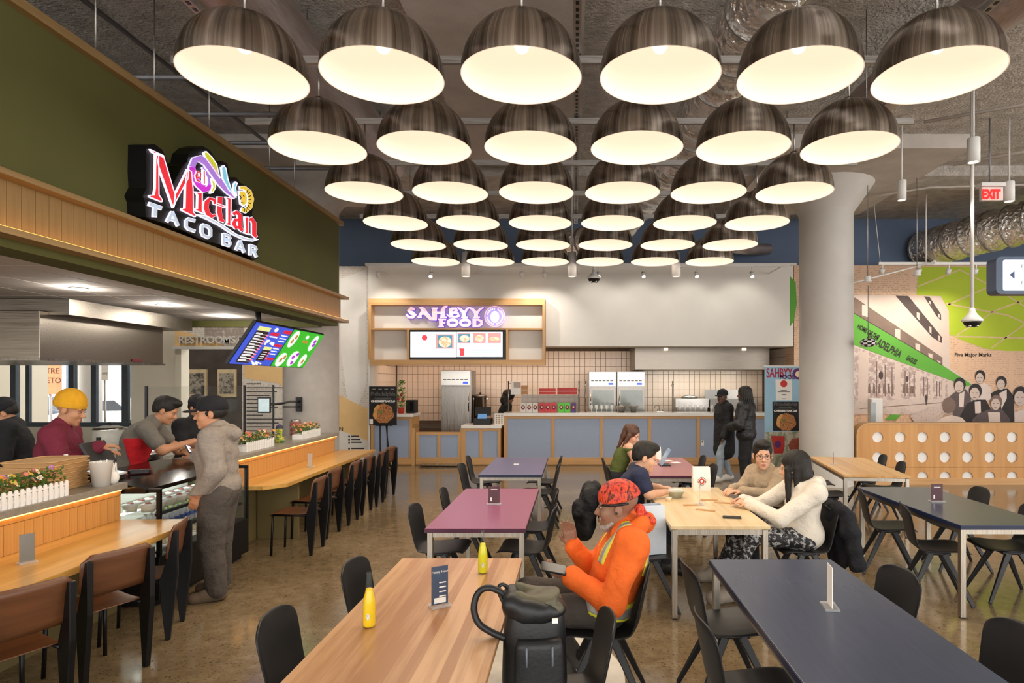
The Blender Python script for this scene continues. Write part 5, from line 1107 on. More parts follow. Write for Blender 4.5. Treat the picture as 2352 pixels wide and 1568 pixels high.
# fridges
def fridge(u0, u1, v0, Y, label, glassy):
    X0, X1, zt = xl(u0, Y), xl(u1, Y), zl(v0, Y); t = thing('upright_fridge', label, 'fridge', ((X0 + X1) / 2, Y + .35, 0)); h_ = zt
    MB().box(X0, X1, Y + .03, Y + .75, .1, h_).build('cabinet', m_steel2, t, world=True, bevel=.005)
    for q in ((X0 + .08, Y + .12), (X1 - .08, Y + .12), (X0 + .08, Y + .65), (X1 - .08, Y + .65)): MB().tube([(q[0], q[1], 0), (q[0], q[1], .1)], .03, 10).build('foot', m_black, t, world=True)
    MB().box(X0 + .02, X1 - .02, Y, Y + .03, h_ - .36, h_ - .01).build('control_panel', m_steel, t, world=True)
    b = MB(); n = 6
    for i in range(n): a = X0 + .06 + i * (X1 - X0 - .12) / n; b.box(a, a + (X1 - X0 - .12) / n * .75, Y - .004, Y, h_ - .24, h_ - .22)
    b.build('vent_slots', m_black, t, world=True)
    MB().box(X1 - .2, X1 - .08, Y - .005, Y, h_ - .33, h_ - .28).build('display', mat('fridge_display', '#2a4ac0', .3, 0, .02, emit=hexc('#3a5ae0'), es=1.2), t, world=True)
    dr = MB().box(X0 + .03, X1 - .03, Y - .02, Y + .03, .2, h_ - .4).build('door', m_steel2, t, world=True, bevel=.005)
    if glassy: MB().box(X0 + .09, X1 - .07, Y - .026, Y - .02, .3, h_ - .46).build('door_glass', mat('fridge_glass', '#9aa6a4', .08, 0, .2, 2, spec=.8), dr, world=True)
    MB().tube([(X1 - .06 if not glassy else X0 + .05, Y - .05, h_ - .55), (X1 - .06 if not glassy else X0 + .05, Y - .05, h_ - 1.0)], .014, 8).build('handle', m_steel, dr, world=True)
fridge(1012, 1082, 850, 15.2, 'tall stainless upright fridge with solid door', False)
fridge(1352, 1416, 853, 15.4, 'glass door steel fridge nearer the product shelf', True); fridge(1417, 1482, 853, 15.4, 'glass door steel fridge nearer the extraction hood', True)
# hood of the stall
hh = thing('stall_hood', 'stainless extraction hood over the blue counter stall', 'hood', (xl(1610, 15), 15.4, 2.16))
MB().box(xl(1458, 15), xl(1768, 15), 15.0, 16.35, 2.17, 2.76).build('hood_body', m_hood, hh, world=True, bevel=.01); MB().box(xl(1455, 14.9), xl(1782, 14.9), 14.9, 16.35, 2.7, 2.84).build('top_band', m_hood, hh, world=True)
for u in (1526, 1706): MB().box(xl(u, 14.95), xl(u + 8, 14.95), 14.95, 15, 2.64, 2.78).build('hood_lamp', mat('hood_lamp', '#ffe6c8', .5, 0, 0, emit=hexc('#ffe0b8'), es=5), hh, world=True)
alight('hood_light', (xl(1610, 15.6), 15.7, 2.12), (xl(1610, 15.6), 16.1, 0), 2.6, .5, 20, (1, .94, .82), hh)
# things on and behind the blue counter
ZC = P(0, 948, YS).z
def pouch(u, col, label, group):
    X = xl(u, 14.2); t = thing('product_pouch', label, 'pouch', (X, 14.25, ZC), 0, group); w_ = .062
    MB().add([(-w_, -.03, 0), (w_, -.03, 0), (w_, .03, 0), (-w_, .03, 0), (-w_ * .95, -.012, .12), (w_ * .95, -.012, .12), (w_ * .95, .012, .12), (-w_ * .95, .012, .12), (-w_ * .95, 0, .225), (w_ * .95, 0, .225)], [(0, 1, 5, 4), (1, 2, 6, 5), (2, 3, 7, 6), (3, 0, 4, 7), (4, 5, 9, 8), (6, 7, 8, 9), (5, 6, 9), (7, 4, 8), (3, 2, 1, 0)]).build('pouch_body', mat('pouch_' + col[1:], col, .4, 0, .06, 20), t)
    MB().ball((0, -.014, .115), (.046, .012, .05), 14, 10).build('round_label', mat('pouch_disc', '#7a2f44', .5), t); MB().ball((0, -.024, .125), (.02, .006, .024), 10, 8).build('label_centre', mat('label_pale', '#ecd8b4', .5), t)
    MB().add([(-w_, -.031, 0), (w_, -.031, 0), (w_ * .97, -.026, .035), (-w_ * .97, -.026, .035)], [(0, 1, 2, 3)]).build('base_band', mat('pouchb_' + col[1:], col, .4), t)
for i, u in enumerate((1201, 1215, 1229)): pouch(u, '#d9d3cc', 'clear silver snack pouch in the row on the blue counter', 'silver pouches')
for i, u in enumerate((1244, 1258, 1272)): pouch(u, '#c82f34', 'red snack pouch in the row on the blue counter', 'red pouches')
for i, u in enumerate((1289, 1303)): pouch(u, '#4fc62a', 'bright green snack pouch in the row on the blue counter', 'green pouches')
pouch(1317, '#4a2f6a', 'purple snack pouch at the end of the pouch row', 'purple pouch')
sh = thing('counter_shelf', 'glass shelf on steel posts above the snack pouches', 'shelf', (xl(1250, 14.3), 14.3, ZC))
for u in (1168, 1330): MB().tube([(xl(u, 14.3), 14.3, ZC), (xl(u, 14.3), 14.3, ZC + .72)], .016, 10).build('post', m_steel2, sh, world=True)
MB().box(xl(1168, 14.3), xl(1332, 14.3), 14.2, 14.5, ZC + .40, ZC + .415).build('shelf_glass', m_glass, sh, world=True)
MB().box(xl(1196, 14.3), xl(1330, 14.3), 14.5, 14.51, ZC, ZC + .4).build('rear_glass', mat('smoked_glass', '#8a8a84', .1, 0, .1, 3, alpha=.45), sh, world=True)
def carton(u0, u1, v0, col, label, m2=None, Y=14.3, z=None):
    X0, X1 = xl(u0, Y), xl(u1, Y); z = ZC + .415 if z is None else z; t = thing('carton', label, 'box', ((X0 + X1) / 2, Y + .08, z)); h_ = (948 - v0) * Y / F - (z - ZC)
    a = (X1 - X0) / 2; MB().box(-a, a, -.08, .08, 0, h_).build('box_body', mat('carton_' + col[1:], col, .6, 0, .05, 20), t, bevel=.004)
    MB().box(-a - .002, a + .002, -.082, .082, h_ * .45, h_ * .52).build('box_band', m2 or m_paper, t)
carton(1197, 1212, 886, '#b98a5e', 'small brown carton on the glass shelf'); carton(1238, 1276, 893, '#c8443c', 'red and white carton on the glass shelf'); carton(1280, 1326, 892, '#b83a3a', 'red striped carton at the shelf end')
t = thing('shelf_notice', 'white leaflet with a picture clipped to the shelf post', 'notice', P(1184, 905, 14.22)); MB().box(xl(1173, 14.2), xl(1196, 14.2), 14.2, 14.205, zl(906, 14.2), zl(876, 14.2)).build('sheet', m_paper, t, world=True); MB().box(xl(1180, 14.2), xl(1196, 14.2), 14.195, 14.2, zl(891, 14.2), zl(877, 14.2)).build('picture', photo_mat('leaflet_photo', ['#3a3030', '#c9b8a8', '#6a4a40'], 25), t, world=True)
MB().tube([P(1170, 880, 14.3), P(1180, 880, 14.21)], .006, 6).build('clip', m_steel, t, world=True)
for i, (u, r, lb) in enumerate(((1427, .14, 'wide steel bowl on the blue counter worktop'), (1455, .12, 'second steel bowl nearer the sink tap'))):
    t = thing('steel_bowl', lb, 'bowl', (xl(u, 14.35), 14.35, ZC)); MB().lathe([(0, 0), (r * .5, 0), (r, .14), (r * 1.05, .145), (r * .95, .14), (r * .45, .012)], 24).build('bowl', m_steel, t); MB().tube([(r * 1.05 * math.cos(a), r * 1.05 * math.sin(a), .144) for a in [2 * PI * k / 24 for k in range(25)]], .006, 6).build('rim', m_steel, t)
# glass jars row = bubbly clear domes in front of fridges
dm = None; rnd = random.Random(11)
for u in list(range(1358, 1420, 12)) + list(range(1562, 1640, 12)):
    l = (xl(u, 14.35), 14.32 + .1 * rnd.random(), ZC)
    if abs(u - 1427) < 12: continue
    if dm is None:
        dm = thing('goblet', 'clear round glass goblet lined up on the blue counter', 'glass', l, 0, 'glass goblets on the blue counter'); MB().lathe([(.03, 0), (.03, .004), (.006, .01), (.006, .06), (.03, .08), (.042, .12), (.034, .17)], 12).build('goblet_bowl', mat('goblet_glass', (.95, .96, .95), .03, 0, .01, alpha=.4, spec=.9), dm); MB().ball((0, 0, .16), (.012, .012, .012), 6, 5).build('rim_glint', m_whitep, dm)
    else: dup(dm, l)
for u in (1345, 1545): 
    t = thing('screen_post', 'slim steel post of the counter screen' + (' by the glass fridges' if u < 1400 else ' by the griddle'), 'post', (xl(u, 14.3), 14.3, ZC)); MB().tube([(0, 0, 0), (0, 0, .72)], .014, 10).build('post', m_steel2, t); MB().ball((0, 0, .62), .03, 10, 6).build('clamp', m_steel, t); MB().lathe([(0, 0), (.04, 0), (.04, .01), (0, .012)], 12).build('foot', m_steel, t)
t = thing('griddle', 'stainless griddle station under the stall hood', 'griddle', (xl(1590, 15.6), 15.7, 0)); MB().box(xl(1555, 15.5), xl(1625, 15.5), 15.5, 16.2, 0, zl(915, 15.5)).build('cabinet', m_steel2, t, world=True); MB().box(xl(1552, 15.45), xl(1628, 15.45), 15.45, 15.5, zl(935, 15.5), zl(915, 15.5)).build('front_panel', m_steel, t, world=True); MB().lathe([(0, 0), (.2, 0), (.22, .03), (.1, .08), (0, .09)], 20, (xl(1585, 15.7), 15.8, zl(915, 15.5))).build('lid', m_steel, t, world=True)
t = thing('fryer_station', 'low stainless fryer station right of the griddle', 'fryer', (xl(1670, 15.6), 15.7, 0)); MB().box(xl(1632, 15.5), xl(1740, 15.5), 15.55, 16.2, 0, zl(918, 15.5)).build('cabinet', m_steel2, t, world=True); MB().box(xl(1632, 15.5), xl(1740, 15.5), 16.1, 16.2, zl(918, 15.5), zl(895, 15.5)).build('backsplash', m_steel, t, world=True)
t = thing('sink_tap', 'chrome sink tap between fridges and griddle', 'tap', (xl(1515, 14.5), 14.5, ZC)); MB().tube([(0, 0, 0), (0, 0, .12), (-.04, -.02, .16), (-.1, -.04, .15), (-.13, -.05, .1)], .012, 8).build('spout', m_steel, t); MB().box(-.07, .09, -.03, .03, 0, .02).build('base', m_steel, t)
for s in (-.05, .07): MB().tube([(s, 0, .02), (s, 0, .06), (s + .04, -.01, .07)], .008, 6).build('lever', m_steel, t)
# stock pot, cash register etc.
zlow = P(0, 976, YS).z
t = thing('back_bench', 'stainless bench behind the blue counter stall', 'bench', (xl(1150, 15.6), 15.7, 0)); MB().box(xl(1088, 15.4), xl(1340, 15.4), 15.3, 16.1, 0, .84).build('body', m_steel2, t, world=True); MB().box(xl(1086, 15.4), xl(1342, 15.4), 15.28, 16.1, .84, .88).build('worktop', m_steel, t, world=True)
t = thing('stock_pot', 'tall steel stock pot with lid beside the solid fridge', 'pot', (xl(1103, 15.6), 15.62, .88)); MB().lathe([(0, 0), (.15, 0), (.155, .02), (.155, .62), (.17, .63), (.17, .66), (.1, .69), (0, .7)], 24).build('pot_body', m_steel2, t); MB().ball((0, 0, .72), (.03, .03, .025), 10, 6).build('lid_knob', m_black, t)
for s in (-1, 1): MB().box(s * .17 - .03, s * .17 + .03, -.02, .02, .56, .6).build('pot_handle', m_steel, t)
t = thing('cash_register', 'black cash register with blue screen on the low counter', 'till', (xl(1109, 14.3), 14.35, zlow)); MB().box(-.2, .2, -.17, .17, 0, .14).build('drawer', m_black, t, bevel=.008); MB().box(-.03, .03, 0, .05, .14, .26).build('neck', m_black, t); MB(Matrix.Translation((0, -.02, .3)) @ Matrix.Rotation(-.25, 4, 'X')).box(-.18, .18, -.015, .015, -.1, .1).build('monitor', m_black, t); MB(Matrix.Translation((0, -.14, .19)) @ Matrix.Rotation(-.6, 4, 'X')).box(-.1, .1, -.01, .01, -.06, .06).build('customer_display', mat('pos_blue', '#6a9ac8', .3, 0, .05, emit=hexc('#6a9ad0'), es=.5), t)
t = thing('price_sheet', 'white price sheet leaning on the low counter', 'notice', (xl(1147, 14.05), 14.05, zlow)); MB().box(-.11, .11, -.004, .004, 0, .27).build('sheet', m_paper, t); b = MB()
for i in range(3):
    for j in range(5): b.box(-.08 + i * .06, -.05 + i * .06, -.006, -.004, .04 + j * .042, .06 + j * .042)
b.build('printed_rows', photo_mat('price_ink', ['#6a8a4a', '#b08a5a', '#4a4a4a'], 20), t)
t = thing('potted_plant', 'leafy plant with red blooms in a red pot behind the poster', 'plant', (xl(921, 14.3), 14.3, P(0, 950, YS).z)); MB().lathe([(0, 0), (.06, 0), (.075, .11), (.08, .13), (.07, .13), (.06, .1)], 16).build('pot', mat('red_pot', '#c03a2c', .4), t)
rnd = random.Random(2); b = MB()
for i in range(190):
    q = rnd.random(); z = .12 + .62 * q; r = .12 * (1 - .6 * q) + .02; a = rnd.uniform(0, 6.28); c = Vector((r * .5 * math.cos(a), r * .5 * math.sin(a), z)); d = Vector((math.cos(a), math.sin(a), rnd.uniform(-.2, .8))).normalized() * rnd.uniform(.06, .12); s = d.cross(Vector((0, 0, 1))).normalized() * .026
    b.add([c, c + d * .5 + s, c + d, c + d * .5 - s], [(0, 1, 2, 3)])
b.build('foliage', mat('leaf_bright', '#6f9a2e', .5, 0, .35, 20), t)['kind'] = 'stuff'
for c in ((.03, -.08, .42), (-.04, -.07, .33), (.05, -.06, .30)): MB().ball(c, (.03, .03, .04), 8, 6).build('bloom', mat('bloom_red', '#c03040', .5), t)
t = thing('brewer', 'small black and chrome brewer beside the potted plant', 'machine', (xl(942, 14.35), 14.52, P(0, 950, YS).z)); MB().box(-.11, .11, -.13, .13, 0, .3).build('housing', m_black, t, bevel=.015); MB().box(-.02, .06, -.135, -.13, .04, .26).build('chrome_front', mat('chrome', '#d8dae0', .08, 1), t)
t = thing('wall_outlet', 'white outlet plate on a blue counter panel', 'outlet', P(1614, 1017, YS)); MB().box(xl(1610), xl(1617), YS + .002, YS + .012, zl(1023), zl(1011)).build('plate', m_whitep, t, world=True); MB().box(xl(1612), xl(1615), YS - .0005, YS + .003, zl(1016), zl(1013)).build('socket', m_ink, t, world=True)
# ================================================================ POSTERS
m_pblk = mat('poster_black', '#151214', .4, 0, .1, 10); m_psv = mat('poster_silver', '#8a8884', .5); m_pgr = mat('poster_grey', '#5d5a5a', .5)
m_steak = photo_mat('cheesesteak_photo', ['#3a1c10', '#8a4a24', '#c88a4e', '#6a3418', '#e0b070'], 22)
def magazine(par, u0, u1, v0, v1, Y, big=True):
    U = lambda a: u0 + (u1 - u0) * a; V = lambda a: v0 + (v1 - v0) * a; W = (u1 - u0) * Y / F
    text('Philadelphia', W * .2, face_cam(P(U(.5), V(.2 if big else .09), Y - .012)), m_pgr, par, 'masthead', .001, .002, width=W * .9)
    text('CHEESESTEAK 2.0', W * .1, face_cam(P(U(.5), V(.385 if big else .32), Y - .012)), m_paper, par, 'headline', .001, .003, width=W * .88)
    b = MB()
    for i, (a, c, v) in enumerate(((.2, .8, .30), (.3, .7, .325)) if big else ((.25, .75, .2), (.15, .85, .23))): b.prism([(U(a), V(v)), (U(c), V(v)), (U(c), V(v + .008)), (U(a), V(v + .008))], FZ(Y, .011), .001)
    if big:
        for k in range(4): b.prism([(U(.12 + k * .22), V(.06)), (U(.25 + k * .22), V(.06)), (U(.25 + k * .22), V(.085)), (U(.12 + k * .22), V(.085))], FZ(Y, .011), .001)
    b.build('fine_print', m_psv, par, world=True)
    rx, ry = (u1 - u0) * .38, (v1 - v0) * (.25 if big else .3); cx, cy = U(.52), V(.70)
    sp = [(cx + rx * (1 + .06 * math.sin(5 * a)) * math.cos(a), cy + ry * (1 + .05 * math.sin(7 * a)) * math.sin(a)) for a in [2 * PI * i / 28 for i in range(28)]]
    MB().prism(sp, FZ(Y, .011), .001).build('sandwich_photo', m_steak, par, world=True)
    MB().prism([(cx - rx * .98, cy + ry * .2), (cx - rx * .9, cy - ry * .5), (cx - rx * .5, cy - ry * .95), (cx - rx * .3, cy - ry * .8), (cx - rx * .62, cy - ry * .2), (cx - rx * .6, cy + ry * .5), (cx - rx * .8, cy + ry * .6)], FZ(Y, .0125), .001).build('bun_photo', photo_mat('bun_photo', ['#b8793c', '#dca55e', '#c88a48'], 18), par, world=True)
    MB().prism([(cx - rx * .45, cy - ry * .1), (cx - rx * .3, cy - ry * .35), (cx - rx * .1, cy - ry * .3), (cx - rx * .08, cy - ry * .05), (cx - rx * .3, cy + ry * .05)], FZ(Y, .0135), .001).build('garnish_photo', mat('garnish', '#6f7f3e', .6), par, world=True)
YP = 13.3
ps = thing('magazine_poster', 'black magazine cover poster with cheesesteak photo on a floor easel', 'poster', (P(880, 0, YP).x, YP, 0))
MB().box(P(848, 0, YP).x, P(911, 0, YP).x, YP - .01, YP + .02, P(0, 976, YP).z, P(0, 887, YP).z).build('poster_board', m_pblk, ps, world=True)
magazine(ps, 848, 911, 887, 976, YP)
MB().prism([(849, 962), (857, 962), (857, 974), (849, 974)], FZ(YP, .011), .001).build('barcode', m_paper, ps, world=True)
for u in (873, 889): MB().tube([P(u, 974, YP + .03), Vector((P(u - 1, 0, YP).x, YP + .05, 0))], .014, 8).build('easel_leg', m_blackm, ps, world=True)
MB().tube([P(880, 900, YP + .03), Vector((P(880, 0, YP).x, YP + .5, 0))], .014, 8).build('easel_leg', m_blackm, ps, world=True); MB().box(P(862, 0, YP).x, P(900, 0, YP).x, YP + .02, YP + .05, P(0, 978, YP).z, P(0, 974, YP).z).build('easel_ledge', m_blackm, ps, world=True)
YB = 12.6
bn = thing('banner_stand', 'sky blue roll-up banner with SAHBYY FOOD beside the pale column', 'banner', (P(1800, 0, YB).x, YB, 0))
zb0 = .08
MB().box(P(1756, 0, YB).x, P(1852, 0, YB).x, YB - .004, YB + .004, zb0, P(0, 841, YB).z).build('banner_cloth', mat('banner_blue', '#9cc4dc', .6, 0, .06, 3), bn, world=True)
MB().box(P(1754, 0, YB).x, P(1854, 0, YB).x, YB - .12, YB + .12, 0, zb0).build('base_cassette', m_alu, bn, world=True, bevel=.01); MB().box(P(1754, 0, YB).x, P(1854, 0, YB).x, YB - .012, YB + .012, P(0, 842, YB).z, P(0, 839, YB).z).build('top_rail', m_whitep, bn, world=True)
MB().tube([(P(1805, 0, YB).x, YB + .03, .05), (P(1805, 0, YB).x, YB + .03, P(0, 842, YB).z)], .012, 8).build('support_pole', m_alu, bn, world=True)
m_bred = mat('banner_red', '#b42a4a', .6); m_bpur = mat('banner_purple', '#5a2a6a', .6)
text('SAHBYY', .26, face_cam(P(1790, 857, YB - .008)), m_bred, bn, 'banner_title', .001, .006, width=(1820 - 1760) * YB / F); text('FOOD', .12, face_cam(P(1810, 866, YB - .008)), m_bpur, bn, 'banner_title', .001, .003)
MB().prism([(1833 + 13 * math.cos(a), 858 + 13 * math.sin(a)) for a in [2 * PI * i / 24 for i in range(24)]], FZ(YB, .006), .002).build('round_emblem', m_bpur, bn, world=True); MB().prism([(1832 + 5.5 * math.cos(a), 859 + 7 * math.sin(a)) for a in [2 * PI * i / 16 for i in range(16)]], FZ(YB, .009), .001).build('emblem_centre', mat('label_pale', '#ecd8b4', .5), bn, world=True)
MB().prism([(1781, 871), (1819, 871), (1819, 919), (1782, 919)], FZ(YB, .005), .001).build('award_sheet', m_paper, bn, world=True); MB().prism([(1800 + 8 * math.cos(a), 881 + 8 * math.sin(a)) for a in [2 * PI * i / 18 for i in range(18)]], FZ(YB, .0065), .001).build('award_seal', mat('red_print', '#c83a34', .6), bn, world=True)
b = MB()
for v, a, c in ((896, 1793, 1807), (899, 1786, 1814), (905, 1795, 1806), (915, 1796, 1805)): b.prism([(a, v), (c, v), (c, v + 1.2), (a, v + 1.2)], FZ(YB, .0065), .001)
b.build('award_text', m_ink, bn, world=True)
MB().prism([(1774, 922), (1834, 922), (1835, 989), (1775, 989)], FZ(YB, .005), .001).build('cover_print', m_pblk, bn, world=True); magazine(bn, 1774, 1834, 922, 989, YB + .004, False)
MB().prism([(1758, 992), (1850, 990), (1850, 1075), (1758, 1075)], FZ(YB, .005), .001).build('collage_print', photo_mat('collage', ['#b0a088', '#c9beb0', '#7a8a6a', '#9a8a78'], 6), bn, world=True)
MB().prism([(1770, 1001), (1802, 1001), (1802, 1024), (1798, 1041), (1777, 1041), (1776, 1024)], FZ(YB, .007), .001).build('pouch_print', mat('pouch_red_print', '#b8302c', .6), bn, world=True); MB().prism([(1786 + 8 * math.cos(a), 1020 + 8 * math.sin(a)) for a in [2 * PI * i / 18 for i in range(18)]], FZ(YB, .0085), .001).build('pouch_label_print', m_bpur, bn, world=True)
MB().prism([(1810, 1022), (1818, 1008), (1838, 1004), (1850, 1010), (1850, 1038), (1832, 1040), (1814, 1034)], FZ(YB, .007), .001).build('nuts_print', photo_mat('nuts_photo', ['#4a1c14', '#8a4030', '#a85a44', '#5a2418'], 26), bn, world=True)
# ================================================================ MURAL WALL
mw = struct(MB().box(xl(1824, 14.0), 14.6, 14.0, 14.6, 0, 4.5).build('wall_mural', m_newsp), 'newsprint mural wall with a building picture and green shapes')
MS = .2423
def mm(u, v, w_=0): return P(1950 + u * MS, 600 + v * MS, 14.0) + Vector((0, -.001 - w_, 0))
LAY = [0]
def mpoly(name, pts, m_, lay=None):
    LAY[0] += .0006; e = LAY[0]
    return MB().prism(pts, lambda u, v, w_: mm(u, v, e + w_), .0005).build(name, m_, mw, world=True)
def mmany(name, ps_, m_):
    LAY[0] += .0006; e = LAY[0]; b = MB()
    for p in ps_: b.prism(p, lambda u, v, w_: mm(u, v, e + w_), .0005)
    return b.build(name, m_, mw, world=True)
m_lime = mat('mural_lime', '#a8bc2c', .7, 0, .06, 1); m_lime2 = mat('mural_green', '#5aa03a', .7, 0, .06, 1.5); m_pk = mat('mural_pink_grey', '#cdbcb4', .7, 0, .05, 3)
m_dk = mat('mural_dark', '#4c4040', .7, 0, .15, 6); m_mid = photo_mat('mural_mid', ['#8a7a74', '#b8a8a0', '#a09088'], 4); m_brn = mat('mural_brown', '#78665e', .7, 0, .1, 5)
mpoly('green_shape', [(-560, 140), (-505, 200), (-495, 400), (-520, 560), (-560, 620)], m_lime2)
mpoly('lime_shape', [(690, 50), (1750, 50), (2200, 60), (2200, 700), (1700, 850), (1500, 850), (1300, 830), (1100, 760), (950, 690), (940, 470), (870, 330), (640, 320), (650, 160)], m_lime)
line = mat('mural_seam', '#d0b48e', .7)
def seam(a, b_, w_=14): return [(a[0], a[1] - w_ / 2), (b_[0], b_[1] - w_ / 2), (b_[0], b_[1] + w_ / 2), (a[0], a[1] + w_ / 2)]
mmany('shape_seams', [seam((650, 240), (1050, 80)), seam((920, 400), (1500, 510)), seam((940, 410), (1370, 220)), seam((1050, 80), (1380, 250)), seam((1380, 250), (1750, 480)), seam((1020, 700), (1350, 490)), seam((1000, 710), (1750, 730)), seam((1500, 510), (1750, 620)), seam((1350, 820), (1660, 600)), seam((1350, 480), (1650, 370))], line)
# building picture
mpoly('building_print', [(-150, 315), (870, 330), (945, 470), (955, 1010), (1200, 1180), (1200, 1440), (-150, 1440)], m_pk)
mpoly('shade_band', [(-150, 320), (60, 320), (885, 910), (885, 990), (-150, 420)], m_brn)
mmany('cornice', [[(-150, 318), (95, 318), (885, 895), (885, 912), (60, 345), (-150, 340)]], m_pk)
for k_, (x, y) in enumerate(((150, 470), (460, 690), (650, 820), (770, 905), (850, 965))): mmany('column_print', [[(x - 28 + k_ * 3, y - 60 + k_ * 8), (x + 28 - k_ * 3, y - 50 + k_ * 8), (x + 28 - k_ * 3, y + 60), (x - 28 + k_ * 3, y + 40)]], m_pk)
mmany('window_strips', [[(440, 325), (560, 328), (880, 720), (880, 775), (790, 720)], [(710, 332), (760, 335), (870, 500), (872, 560), (830, 520)]], m_dk)
mmany('window_posts', [[(640, 480), (665, 490), (665, 560), (640, 530)], [(760, 615), (780, 625), (780, 690), (760, 670)], [(845, 700), (862, 710), (862, 760), (845, 745)], [(755, 370), (772, 380), (772, 410), (755, 395)], [(843, 495), (858, 500), (858, 540), (843, 525)]], m_pk)
mpoly('green_sign_band', [(-150, 400), (45, 490), (885, 985), (1160, 1165), (1120, 1185), (945, 1120), (640, 1010), (200, 850), (45, 790), (-150, 700)], m_lime2)
mmany('band_edge', [[(-150, 395), (45, 486), (885, 980), (885, 988), (45, 496), (-150, 405)]], m_dk)
bd = (Vector((885, 985)) - Vector((45, 490))).normalized()
def band_text(s, u, v, size, wpx):
    o = mm(u, v, .02); x = mm(u + 100, v + 56, .02) - o
    text(s, size, axes(o, x, Vector((0, 0, 1)) * 1.0 - x.normalized() * x.normalized().z), m_ink, mw, 'band_lettering', .0005, .004, width=wpx * MS * 14 / F)
band_text('HOME OF THE', 180, 670, .14, 230); band_text('PHILADELPHIA', 330, 800, .24, 360); band_text('EAGLES', 590, 935, .15, 100)
mpoly('ground_floor_print', [(-150, 760), (45, 810), (640, 1020), (930, 1130), (930, 1300), (490, 1310), (-150, 1325)], photo_mat('mural_windows', ['#c8b4b0', '#a08c88', '#d8c8c4', '#8a7674'], 9))
mmany('pilaster_prints', [[(90, 850), (185, 860), (175, 1320), (85, 1320)], [(430, 970), (488, 970), (485, 1310), (430, 1310)], [(630, 1035), (672, 1040), (670, 1305), (635, 1305)], [(765, 1075), (795, 1080), (795, 1300), (768, 1300)], [(880, 1120), (910, 1130), (910, 1298), (882, 1298)]], m_pk)
mmany('window_bars', [[(x, 870 + x * .32), (x + 10, 872 + x * .32), (x + 10, 1280), (x, 1280)] for x in (255, 335, 400, 525, 570, 610, 700, 735, 825, 850)], m_brn)
mmany('window_wreaths', [[(300 + 22 * math.cos(a), 1080 + 38 * math.sin(a)) for a in [2 * PI * i / 12 for i in range(12)]], [(548 + 12 * math.cos(a), 1115 + 28 * math.sin(a)) for a in [2 * PI * i / 12 for i in range(12)]]], m_dk)
rnd = random.Random(8); mmany('window_figures', [[(x - 9, 1180), (x + 9, 1180), (x + 12, 1250), (x - 12, 1250)] for x in (190, 235, 285, 330, 375, 410, 520, 550, 590, 610)] + [[(x + 8 * math.cos(a), 1168 + 12 * math.sin(a)) for a in [2 * PI * i / 8 for i in range(8)]] for x in (190, 235, 285, 330, 375, 410, 520, 550)], m_brn)
mpoly('pavement_print', [(-150, 1322), (490, 1310), (930, 1298), (1000, 1290), (1000, 1450), (-150, 1450)], photo_mat('mural_street', ['#b8aaa4', '#c8bab4', '#a89a94'], 3))
mmany('kerb_line', [[(100, 1392), (880, 1335), (880, 1342), (100, 1400)]], m_brn)
mmany('walker_print', [[(712, 1280), (730, 1262), (745, 1285), (740, 1330), (715, 1330)], [(722, 1330), (736, 1330), (736, 1358), (722, 1358)]], m_dk)
mpoly('print_corner', [(335, 1500), (395, 1450), (490, 1455), (440, 1505)], m_lime2)
# printed group of people
m_skin = mat('mural_face', '#c9b8b0', .7, 0, .06, 12); m_suit = mat('mural_suit', '#2e2a2c', .7, 0, .12, 8); m_shirt = mat('mural_shirt', '#d6c8c2', .7, 0, .06, 6); m_grysuit = mat('mural_grey_suit', '#5a5052', .7, 0, .15, 9)
def pr_person(cx, cy, r, body, bm, hair=m_suit, shirt=None, face=True):
    mpoly('figure_print', body, bm)
    if shirt: mpoly('shirt_print', shirt, m_shirt)
    mpoly('hair_print', [(cx + r * 1.02 * math.cos(a), cy - r * .18 + r * 1.2 * math.sin(a)) for a in [2 * PI * i / 18 for i in range(18)]], hair)
    if face:
        mpoly('face_print', [(cx - r * .12 + r * .76 * math.cos(a), cy + r * .25 + r * 1.0 * math.sin(a)) for a in [2 * PI * i / 18 for i in range(18)]], m_skin)
        mmany('feature_print', [[(cx - r * .6, cy + r * .05), (cx - r * .25, cy + r * .05), (cx - r * .25, cy + r * .16), (cx - r * .6, cy + r * .16)], [(cx + r * .05, cy + r * .05), (cx + r * .4, cy + r * .05), (cx + r * .4, cy + r * .16), (cx + r * .05, cy + r * .16)], [(cx - r * .4, cy + r * .8), (cx + r * .1, cy + r * .8), (cx + r * .1, cy + r * .9), (cx - r * .4, cy + r * .9)]], m_brn)
pr_person(1240, 1095, 48, [(1195, 1180), (1280, 1150), (1340, 1190), (1360, 1310), (1200, 1330)], m_shirt)
pr_person(1440, 1155, 50, [(1340, 1250), (1420, 1210), (1500, 1205), (1560, 1280), (1560, 1520), (1380, 1520)], m_suit, shirt=[(1420, 1250), (1490, 1215), (1490, 1300), (1440, 1400)])
pr_person(1045, 1175, 55, [(940, 1290), (1000, 1240), (1100, 1210), (1150, 1280), (1150, 1520), (1000, 1520)], m_grysuit, shirt=[(1035, 1260), (1090, 1230), (1080, 1380), (1040, 1380)])
pr_person(1192, 1240, 60, [(1040, 1480), (1110, 1350), (1190, 1310), (1290, 1310), (1340, 1400), (1340, 1530), (1040, 1530)], m_suit, shirt=[(1185, 1330), (1240, 1325), (1245, 1440), (1190, 1440)])
pr_person(1620, 1280, 70, [(1560, 1430), (1640, 1400), (1760, 1390), (1800, 1530), (1560, 1530)], m_shirt)
pr_person(1388, 1340, 55, [(1160, 1500), (1220, 1440), (1330, 1400), (1440, 1400), (1510, 1480), (1530, 1540), (1160, 1540)], m_grysuit, m_brn, shirt=[(1310, 1430), (1420, 1430), (1430, 1540), (1320, 1540)])
